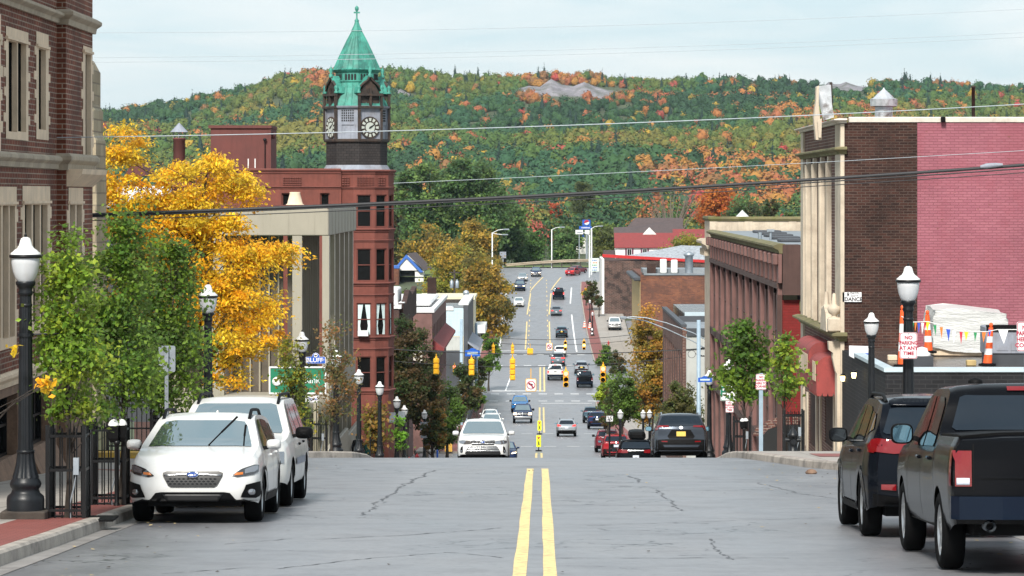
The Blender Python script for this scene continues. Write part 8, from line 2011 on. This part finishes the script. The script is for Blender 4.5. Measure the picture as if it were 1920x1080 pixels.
pick_ = dict(name='parked_car', cat='pickup truck', L=5.82, W=2.02, R=.405, fo=1.0, wb=3.57, sill=.42, spokes=5, tum=.30, crown=.03, sm=.045,
    top=[(0, 1.06), (.08, 1.15), (.5, 1.20), (1.45, 1.26), (2.25, 1.80), (2.6, 1.89), (3.7, 1.905), (3.92, 1.84), (4.06, 1.42), (4.14, 1.385), (5.72, 1.40), (5.82, 1.36)],
    belt=[(0, 1.0), (.3, 1.12), (1.5, 1.19), (3.9, 1.24), (4.1, 1.30), (5.82, 1.30)], wid=[(0, .84), (.12, .93), (.4, .985), (1.4, 1.0), (3.2, .995), (4.05, .985), (4.2, 1.0), (5.5, 1.0), (5.74, .985), (5.82, .965)],
    nose=[(.4, .05), (.6, 0), (1.0, .03), (1.2, .08)], tail=[(.4, .02), (.8, 0), (1.3, .0)], side=(.93, .965, .99, 1., 1., .985, .965),
    feat=[('1windscreen', 'screen_glass', 'front', sym([(.58, 1.80), (.66, 1.77), (.80, 1.34), (.76, 1.29), (.4, 1.31)]), .006), ('1rear_window', 'rear_glass', 'rear', sym([(.62, 1.80), (.68, 1.78), (.78, 1.46), (.74, 1.43)]), .008), ('1brake_light', 'tail', 'rear', sym([(.17, 1.885), (.17, 1.845)]), .014),
          ('headlight', 'lamp_off', 'front', [(.56, .86), (.92, .86), (.92, 1.08), (.60, 1.08)], .01), ('1grille', 'grille', 'front', sym([(.54, 1.10), (.50, .80)]), .01), ('1grille_bar', 'chrome', 'front', sym([(.52, .98), (.52, .93)]), .02), ('1grille_post', 'chrome', 'front', sym([(.04, 1.1), (.04, .8)]), .02), ('1front_bumper', 'chrome', 'front', sym([(.86, .72), (.86, .52)]), .03),
          ('side_window', 'car_glass', 'side', [(1.86, 1.24), (1.98, 1.33), (2.46, 1.75), (2.58, 1.785), (2.84, 1.785), (2.84, 1.245)], .005), ('side_window', 'car_glass', 'side', [(2.95, 1.25), (2.95, 1.785), (3.55, 1.78), (3.74, 1.70), (3.80, 1.30), (3.76, 1.26)], .005),
          ('tail_light', 'tail', 'rear', [(.79, .90), (.955, .90), (.955, 1.26), (.79, 1.26)], .016), ('tail_light', 'tail', 'side', [(5.60, .90), (5.69, .90), (5.69, 1.26), (5.60, 1.26)], .008), ('reversing_light', 'plate_white', 'rear', [(.81, .915), (.94, .915), (.94, .985), (.81, .985)], .022), ('1tailgate_handle', 'black_plastic', 'rear', sym([(.16, 1.19), (.16, 1.12)]), .012), ('1tailgate_crease', 'black', 'rear', sym([(.70, 1.02), (.70, .98)]), .014), ('1bed_cover', 'black_plastic', 'top', [(-.90, 4.2), (.90, 4.2), (.90, 5.7), (-.90, 5.7)], .02), ('tailgate_gap', 'black_plastic', 'rear', [(.765, .86), (.780, .86), (.780, 1.33), (.765, 1.33)], .004)],
    seams=[[(1.62, .52), (1.62, .95), (1.78, 1.22)], [(2.9, .5), (2.9, 1.22)], [(3.98, .95), (3.98, 1.24)]], handles=[(2.66, 1.12), (3.6, 1.13)], mirror=(1.96, 1.36, .25, .23, 'black_plastic'), plates=[('rear', .68, 'plate_white')])
M['bumper_navy'] = paint('bumper paint', (.006, .011, .022)); M['black'] = P['black']

high = dict(jeep, L=4.89, W=1.93, R=.37, fo=.95, wb=2.79, sill=.27, arch_trim='body', tum=.38,
    top=[(0, .86), (.06, .95), (.25, 1.02), (1.15, 1.10), (2.05, 1.60), (2.5, 1.70), (3.9, 1.69), (4.5, 1.60), (4.74, 1.2), (4.89, 1.0)], belt=[(0, .80), (.3, .96), (1.2, 1.05), (4.5, 1.14), (4.89, .95)],
    wid=[(0, .74), (.1, .85), (.3, .92), (.7, .955), (1.3, .96), (4.2, .96), (4.6, .92), (4.89, .82)],
    feat=[('1windscreen', 'screen_glass', 'front', sym([(.56, 1.60), (.64, 1.57), (.78, 1.18), (.75, 1.13), (.4, 1.14)]), .006), ('1rear_window', 'rear_glass', 'rear', sym([(.6, 1.55), (.72, 1.22)]), .006),
          ('headlight', 'lamp_off', 'front', [(.44, .74), (.70, .725), (.86, .78), (.88, .86), (.74, .875), (.46, .85)], .012), ('1grille', 'grille', 'front', sym([(.42, .89), (.45, .80), (.40, .70)]), .010), ('1grille_bar', 'chrome', 'front', sym([(.44, .865), (.44, .835)]), .022), ('1grille_bar', 'chrome', 'front', sym([(.42, .765), (.41, .735)]), .022), ('1badge', 'chrome', 'front', [(.10 * math.cos(a), .80 + .062 * math.sin(a)) for a in np.arange(16) * .3927], .03), ('1badge_field', 'badge_blue', 'front', [(.07 * math.cos(a), .80 + .04 * math.sin(a)) for a in np.arange(16) * .3927], .034),
          ('1lower_grille', 'grille', 'front', sym([(.50, .66), (.60, .52), (.66, .40), (.60, .33)]), .010), ('1lower_grille_bar', 'chrome', 'front', sym([(.53, .63), (.55, .60)]), .02), ('1lower_grille_bar', 'chrome', 'front', sym([(.58, .565), (.59, .535)]), .02), ('1lower_grille_bar', 'chrome', 'front', sym([(.62, .50), (.63, .47)]), .02), ('1lower_bumper', 'black_plastic', 'front', sym([(.74, .36), (.86, .34), (.86, .27), (.5, .25)]), .014), ('fog_surround', 'black_plastic', 'front', [(.74, .66), (.80, .62), (.84, .48), (.80, .42), (.74, .44)], .012), ('fog_lamp', 'lamp_off', 'front', [(.79 + .035 * math.cos(a), .48 + .035 * math.sin(a)) for a in np.arange(12) * .5236], .024),
          ('side_window', 'car_glass', 'side', [(1.62, 1.10), (1.74, 1.18), (2.26, 1.56), (2.40, 1.585), (2.62, 1.585), (2.62, 1.11)], .005), ('side_window', 'car_glass', 'side', [(2.72, 1.11), (2.72, 1.585), (3.55, 1.57), (3.62, 1.16)], .005), ('quarter_window', 'car_glass', 'side', [(3.74, 1.18), (3.74, 1.55), (4.2, 1.50), (4.36, 1.24)], .005), ('tail_light', 'tail', 'rear', [(.5, .98), (.86, .98), (.86, 1.12), (.5, 1.08)], .012), ('1rear_bumper', 'black_plastic', 'rear', sym([(.7, .5), (.8, .34)]), .012)],
    mirror=(1.72, 1.17, .24, .17, 'body'), rails=(2.2, 4.3, .66, .04, 'chrome'), plates=[('rear', .85, 'plate_white')])

rav = dict(jeep, L=4.6, W=1.855, R=.36, fo=.92, wb=2.69, sill=.28, arch_trim='black_plastic', tum=.40, twin=False,
    top=[(0, .88), (.06, .97), (.25, 1.03), (1.1, 1.10), (1.95, 1.58), (2.35, 1.665), (3.6, 1.65), (4.15, 1.60), (4.46, 1.27), (4.57, 1.24), (4.6, 1.19)], belt=[(0, .80), (.3, .96), (1.2, 1.05), (4.2, 1.14), (4.6, 1.12)],
    wid=[(0, .70), (.1, .82), (.3, .885), (.7, .92), (1.3, .925), (4.0, .925), (4.35, .88), (4.6, .80)], tail=[(.35, .08), (.55, 0), (.72, .0), (.8, .05), (1.1, .05), (1.3, .10)],
    feat=[('1windscreen', 'screen_glass', 'front', sym([(.54, 1.57), (.62, 1.54), (.75, 1.18), (.72, 1.13), (.4, 1.14)]), .006), ('1rear_window', 'rear_glass', 'rear', sym([(.56, 1.565), (.62, 1.55), (.735, 1.29), (.70, 1.255), (.4, 1.24)]), .008),
          ('headlight', 'lamp_off', 'front', [(.46, .80), (.82, .82), (.84, .93), (.5, .90)], .012), ('1grille', 'grille', 'front', sym([(.46, .88), (.40, .55)]), .01), ('1lower_bumper', 'black_plastic', 'front', sym([(.6, .46), (.8, .45), (.8, .3), (.5, .28)]), .012),
          ('side_window', 'car_glass', 'side', [(1.56, 1.10), (1.68, 1.18), (2.16, 1.54), (2.30, 1.56), (2.50, 1.56), (2.50, 1.11)], .005), ('side_window', 'car_glass', 'side', [(2.60, 1.11), (2.60, 1.56), (3.3, 1.54), (3.46, 1.22), (3.4, 1.15)], .005), ('quarter_window', 'car_glass', 'side', [(3.50, 1.50), (3.85, 1.46), (4.05, 1.26), (3.6, 1.22)], .005),
          ('tail_light', 'tail', 'rear', [(.40, 1.19), (.42, 1.235), (.70, 1.235), (.87, 1.23), (.87, 1.07), (.80, 1.10), (.72, 1.18)], .014), ('1hatch_recess', 'black_plastic', 'rear', sym([(.32, 1.10), (.46, .88), (.40, .80)]), .006), ('bumper_reflector', 'tail', 'rear', [(.46, .68), (.66, .69), (.66, .725), (.46, .72)], .014), ('1rear_bumper', 'black_plastic', 'rear', sym([(.45, .78), (.82, .76), (.86, .40), (.5, .34)]), .010), ('1bumper_trim', 'charcoal', 'rear', sym([(.62, .60), (.56, .52)]), .018), ('1badge', 'chrome', 'rear', [(.06 * math.cos(a), 1.165 + .04 * math.sin(a)) for a in np.arange(12) * .5236], .012), ('sill_trim', 'black_plastic', 'side', [(1.36, .29), (3.2, .29), (3.2, .42), (1.36, .42)], .012)],
    mirror=(1.66, 1.17, .23, .16, 'black_plastic'), rails=(2.1, 4.05, .63, .05, 'galv'), plates=[('rear', .96, 'plate_yellow')], handles=[(2.35, .99), (3.25, 1.01)], seams=[[(1.42, .45), (1.38, .8), (1.5, 1.08)], [(2.55, .44), (2.55, 1.1)], [(3.5, .8), (3.4, .95), (3.5, 1.13)]])
M['charcoal'] = P['charcoal']

sedan = dict(cross, name='car', L=4.75, W=1.82, R=.325, fo=.93, wb=2.75, sill=.2, arch_trim=None, tum=.42, rails=None, twin=False,
    top=[(0, .68), (.06, .76), (.3, .84), (1.15, .97), (2.05, 1.38), (2.5, 1.44), (3.1, 1.42), (3.95, 1.08), (4.1, 1.05), (4.65, 1.02), (4.75, .92)], belt=[(0, .62), (.3, .80), (1.2, .91), (4.0, .99), (4.75, .88)],
    wid=[(0, .68), (.08, .78), (.3, .87), (.8, .905), (3.9, .905), (4.4, .87), (4.75, .76)], nose=[(.2, .06), (.4, 0), (.6, .02), (.85, .12)], tail=[(.3, .06), (.5, 0), (.8, .0), (1.0, .04)],
    feat=[('1windscreen', 'screen_glass', 'front', sym([(.50, 1.37), (.58, 1.33), (.72, 1.0), (.4, 1.0)]), .006), ('1rear_window', 'rear_glass', 'rear', sym([(.48, 1.36), (.56, 1.33), (.70, 1.10), (.4, 1.08)]), .006), ('headlight', 'lamp_off', 'front', [(.50, .62), (.82, .66), (.84, .76), (.56, .72)], .012), ('1grille', 'grille', 'front', sym([(.44, .68), (.40, .48)]), .01), ('1lower_grille', 'grille', 'front', sym([(.6, .40), (.55, .28)]), .01), ('tail_light', 'tail', 'rear', [(.46, .82), (.82, .80), (.84, .94), (.5, .94)], .012),
          ('side_window', 'car_glass', 'side', [(1.52, .96), (1.66, 1.04), (2.2, 1.34), (2.5, 1.37), (2.62, 1.37), (2.62, .97)], .005), ('side_window', 'car_glass', 'side', [(2.70, .98), (2.70, 1.37), (3.1, 1.35), (3.55, 1.14), (3.5, 1.01)], .005), ('1rear_bumper', 'black_plastic', 'rear', sym([(.6, .36), (.5, .26)]), .012)],
    seams=[[(1.5, .4), (1.5, .93)], [(2.66, .4), (2.66, .97)]], handles=[(2.45, .86), (3.4, .88)], mirror=(1.66, 1.02, .19, .13, 'body'), plates=[('rear', .68, 'plate_white')])

ROT = math.pi
def park(G, X, dmid, rz=0., tilt=True):
    z0, z1 = zr(dmid - 1.35), zr(dmid + 1.35)
    G.location = (X, dmid, (z0 + z1) / 2 + .006); a = math.atan2(z1 - z0, 2.7)
    G.rotation_euler = (a if abs(rz) < 1 else -a, 0, rz)
    return G
c1, hit1 = car('white crossover parked nearest on the left with raised wipers', cross, 'white'); park(c1, -4.68, 45.9 + 2.23, ROT); c1.scale = (1, 1, .94)
for x0, x1, z1 in ((-.12, -.52, .42), (-.60, -.63, .30)):      # wiper arms lifted off the glass (car's own left is +x reversed)
    p, nn = hit1('front', x0, 1.10); b = MB(); b.tube([tuple(p + Vector((0, .03, 0))), (x0 + (x1 - x0) * .55, p.y + .10, p.z + z1 * .55)], .011, 6); b.tube([(x0 + (x1 - x0) * .45, p.y + .085, p.z + z1 * .45), (x0 + (x1 - x0) * 1.0, p.y + .06, p.z + z1 * 1.0)], .017, 6); b.build('wiper', M['black_plastic'], c1, world=False)
p, nn = hit1('top', 0, 3.5); b = MB(); b.rings([[(-.03, p.y - .08, p.z - .01), (.03, p.y - .08, p.z - .01), (.03, p.y + .08, p.z - .01), (-.03, p.y + .08, p.z - .01)], [(-.008, p.y - .08, p.z + .06), (.008, p.y - .08, p.z + .06), (.008, p.y - .03, p.z + .06), (-.008, p.y - .03, p.z + .06)]]); b.build('aerial_fin', P['white'], c1, world=False)
b = MB()
for i in range(3):
    for j in range(-5, 6):
        x, z = j * .06 + (i % 2) * .03, .575 + i * .035
        if abs(x) < .36 - (0.69 - z) * .35: q, nn = hit1('front', x, z); b.prism([(x - .022, q.y + .018, z), (x, q.y + .018, z - .012), (x + .022, q.y + .018, z), (x, q.y + .018, z + .012)], (0, .006, 0))
b.build('grille_mesh', M['dark_iron'], c1, world=False)
b = MB()
for x, z, s_ in ((-.035, .705, .014), (.02, .708, .009), (.04, .695, .009), (.03, .68, .009), (.005, .683, .009), (-.01, .697, .008)):
    q, nn = hit1('front', x, z); b.lathe([(s_, .035), (0, .036)], 8, (x, q.y, z), axis='y')
b.build('badge_stars', M['chrome'], c1, world=False)
q, nn = hit1('side', .8, .9)
c2, _ = car('older white sport utility with black roof rails parked behind the crossover', oldsuv, 'old_white'); park(c2, -4.70, 51.0 + 2.43, ROT); c2.scale = (1, 1, .93)
b = MB()
for f0, z0_ in ((.62, .78), (1.33, .50), (3.3, .52), (4.25, .48)): 
    for k in range(5):
        q, nn = _('side', f0 + k * .035, z0_ - .02 * k); b.add([tuple(q + nn * .004 + Vector((0, a, c_))) for a, c_ in ((-.03, -.015), (.03, -.03), (.035, .02), (-.02, .03))], [(0, 1, 2, 3)])
b.v = [(x, y, z) for x, y, z in b.v] ; b.build('rust_patch', M['rust'], c2, world=False, open=True)
c3, _ = car('black sport utility parked at the right kerb ahead of the pickup', jeep, 'navy_black'); park(c3, 4.96, 41.75 + 2.41)
for o in COL.objects:
    if o.name.startswith('mirror_glass') and o.parent.parent == c3: o.data.materials[0] = M['car_glass']
c4, hit4 = car('black crew cab pickup truck cut off by the right edge', pick_, 'black'); park(c4, 5.15, 34.4 + 2.91)
b = MB(); b.lathe([(.055, -.02), (.055, .25), (.045, .25), (.045, -.02)], 16, (-.62, -2.98, .50), axis='y', cap=False); b.build('exhaust', M['galv'], c4, world=False)
b = MB(); lv = [[(sx * x, y, z) for x, y in ((.98, -2.55), (1.0, -2.86), (.93, -2.99), (.5, -3.03), (0, -3.03))] + [(-x, y, z) for x, y in ((.5, -3.03), (.93, -2.99), (1.0, -2.86), (.98, -2.55))] for z, sx in ((.57, .985), (.60, 1), (.76, 1), (.80, .985))]
b.rings(lv); b.build('rear_bumper', M['bumper_navy'], c4, world=False)
b = MB(); b.lathe([(.08, 0), (.08, .03), (.03, .06), (0, .06)], 12, (-.45, -.55, 1.93)); b.build('aerial_puck', M['black_plastic'], c4, world=False)
c5, _ = car('white sport utility with wide chrome grille coming up over the crest', high, 'white'); c5.name = 'moving_car'; park(c5, -2.12, 126 + 2.4, ROT)
c6, _ = car('dark grey sport utility with yellow plate at the right kerb on the crest', rav, 'charcoal'); park(c6, 4.75, 115 + 2.3)
c7, _ = car('x', sedan, 'grey', group='cars down the hill'); c7.name = 'car'
ON = {'V_lamp_off': M['lamp_on']}; BR = {'V_tail': M['tail_on']}
def pc(old, new): return {P[old].name: P[new]}
gd = 'cars down the hill'; first7 = True
def far(src, old, new, px, d, oncoming, label, sw=None, X=None, rot=0., sc=1.):
    global first7
    x = W(px, 0, d).x if X is None else X; s = dict(pc(old, new)); s.update(sw or {})
    g = dup(src, (0, 0, 0), 0, label, gd, sc, s); g.name = 'car' if src is not c4 else 'pickup_truck'; park(g, x, d, (ROT if oncoming else 0.)); g.rotation_euler[2] += rot; return g
far(c3, 'navy_black', 'black', 1190, 173, False, 'black sport utility with a roof box below the grey one')
rb = COL.objects[-1].parent
while rb.parent is not None: rb = rb.parent
q = rb.location; b = MB(); lv = [[(q.x + .1 + sx * w_, q.y - .4 + sy * l_, q.z + z) for sx, sy in ((-1, -1), (-.6, -1.12), (.6, -1.12), (1, -1), (1, 1), (.5, 1.2), (-.5, 1.2), (-1, 1))] for w_, l_, z in ((.36, .85, 1.86), (.42, .95, 1.93), (.42, .95, 2.10), (.36, .85, 2.22), (.2, .6, 2.26))]
b.rings(lv); b.build('roof_box', M['black_plastic'], label='black roof box on top of the black sport utility', cat='roof box')
far(c6, 'charcoal', 'red', 1154, 247, False, 'red sport utility parked with its tail to us on the right', {M['plate_yellow'].name: M['plate_white']}, sc=1.12)
far(c3, 'navy_black', 'maroon', 1138, 266, False, 'maroon sport utility parked just beyond the red one')
far(c6, 'charcoal', 'navy', 1119, 331, False, 'dark blue sport utility parked at the right kerb beyond the crossing', {M['plate_yellow'].name: M['plate_white']})
far(c6, 'charcoal', 'teal', 1109, 352, False, 'dark green car parked just ahead of the dark blue one', {M['plate_yellow'].name: M['plate_white']})
far(c1, 'white', 'silver', 1062, 306, False, 'silver estate car driving away between the crossings', BR)
c7.location = (0, 0, 0); park(c7, W(946, 0, 242).x, 242, ROT); c7['label'] = 'small dark blue car half hidden behind the oncoming white sport utility'
far(c4, 'black', 'navy', 980, 352, True, 'dark pickup with lit headlights coming up the hill', ON)
far(c3, 'navy_black', 'blue', 975, 376, True, 'bright blue car following the dark pickup uphill')
far(c7, 'grey', 'teal', 912, 272, True, 'dark green saloon parked at the left kerb, nearest of four', None)
far(c7, 'grey', 'grey', 914, 291, True, 'dark grey saloon parked at the left kerb, second of four')
far(c5, 'white', 'white', 922, 321, True, 'white sport utility parked at the left kerb, third of four')
far(c1, 'white', 'white', 919, 345, True, 'white car parked at the left kerb, farthest of four')
far(c4, 'black', 'white', 1041, 430, False, 'white pickup stopped beyond the far signals', BR)
far(c3, 'navy_black', 'grey', 1046, 456, False, 'grey car stopped ahead of the white pickup', BR)
far(c1, 'white', 'white', 1050, 476, False, 'white car crossing ahead of the grey one')
far(c4, 'black', 'black', 1096, 419, False, 'black pickup parked at the right kerb beyond the far crossing')
far(c6, 'charcoal', 'silver', 1090, 440, False, 'silver sport utility parked ahead of the black pickup')
far(c6, 'charcoal', 'teal', 1053, 520, False, 'dark teal car climbing away beyond the signals')
far(c7, 'grey', 'grey', 1043, 560, False, 'grey saloon climbing away below the black pickup', BR)
far(c4, 'black', 'black', 1047, 590, False, 'black pickup climbing away toward the bend', BR)
far(c7, 'grey', 'white', 973, 576, True, 'white saloon coming down from the bend')
far(c3, 'navy_black', 'navy', 975, 607, True, 'dark sport utility with lit headlights coming down from the bend', ON)
far(c7, 'grey', 'silver', 980, 630, True, 'silver saloon with lit headlights behind the dark one', ON)
far(c5, 'white', 'navy', 1005, 644, True, 'dark car with lit headlights on the inside of the bend', ON)
far(c7, 'grey', 'red', 1074.5, 648, False, 'red saloon turning away round the bend', BR, rot=-.35)
far(c7, 'grey', 'maroon', 1083, 658, False, 'maroon saloon just ahead of the red one on the bend', rot=-.6)
g = far(c4, 'black', 'white', 1152, 533, True, 'white pickup parked facing us in the small lot'); g.location.z += .17

for o in [o for o in COL.objects if o.parent == c7]:
    for sl_ in o.material_slots:
        if sl_.material == P['grey']: sl_.link = 'OBJECT'; sl_.material = P['navy']
        if sl_.material == M['lamp_off'] : sl_.link = 'OBJECT'; sl_.material = M['lamp_on']
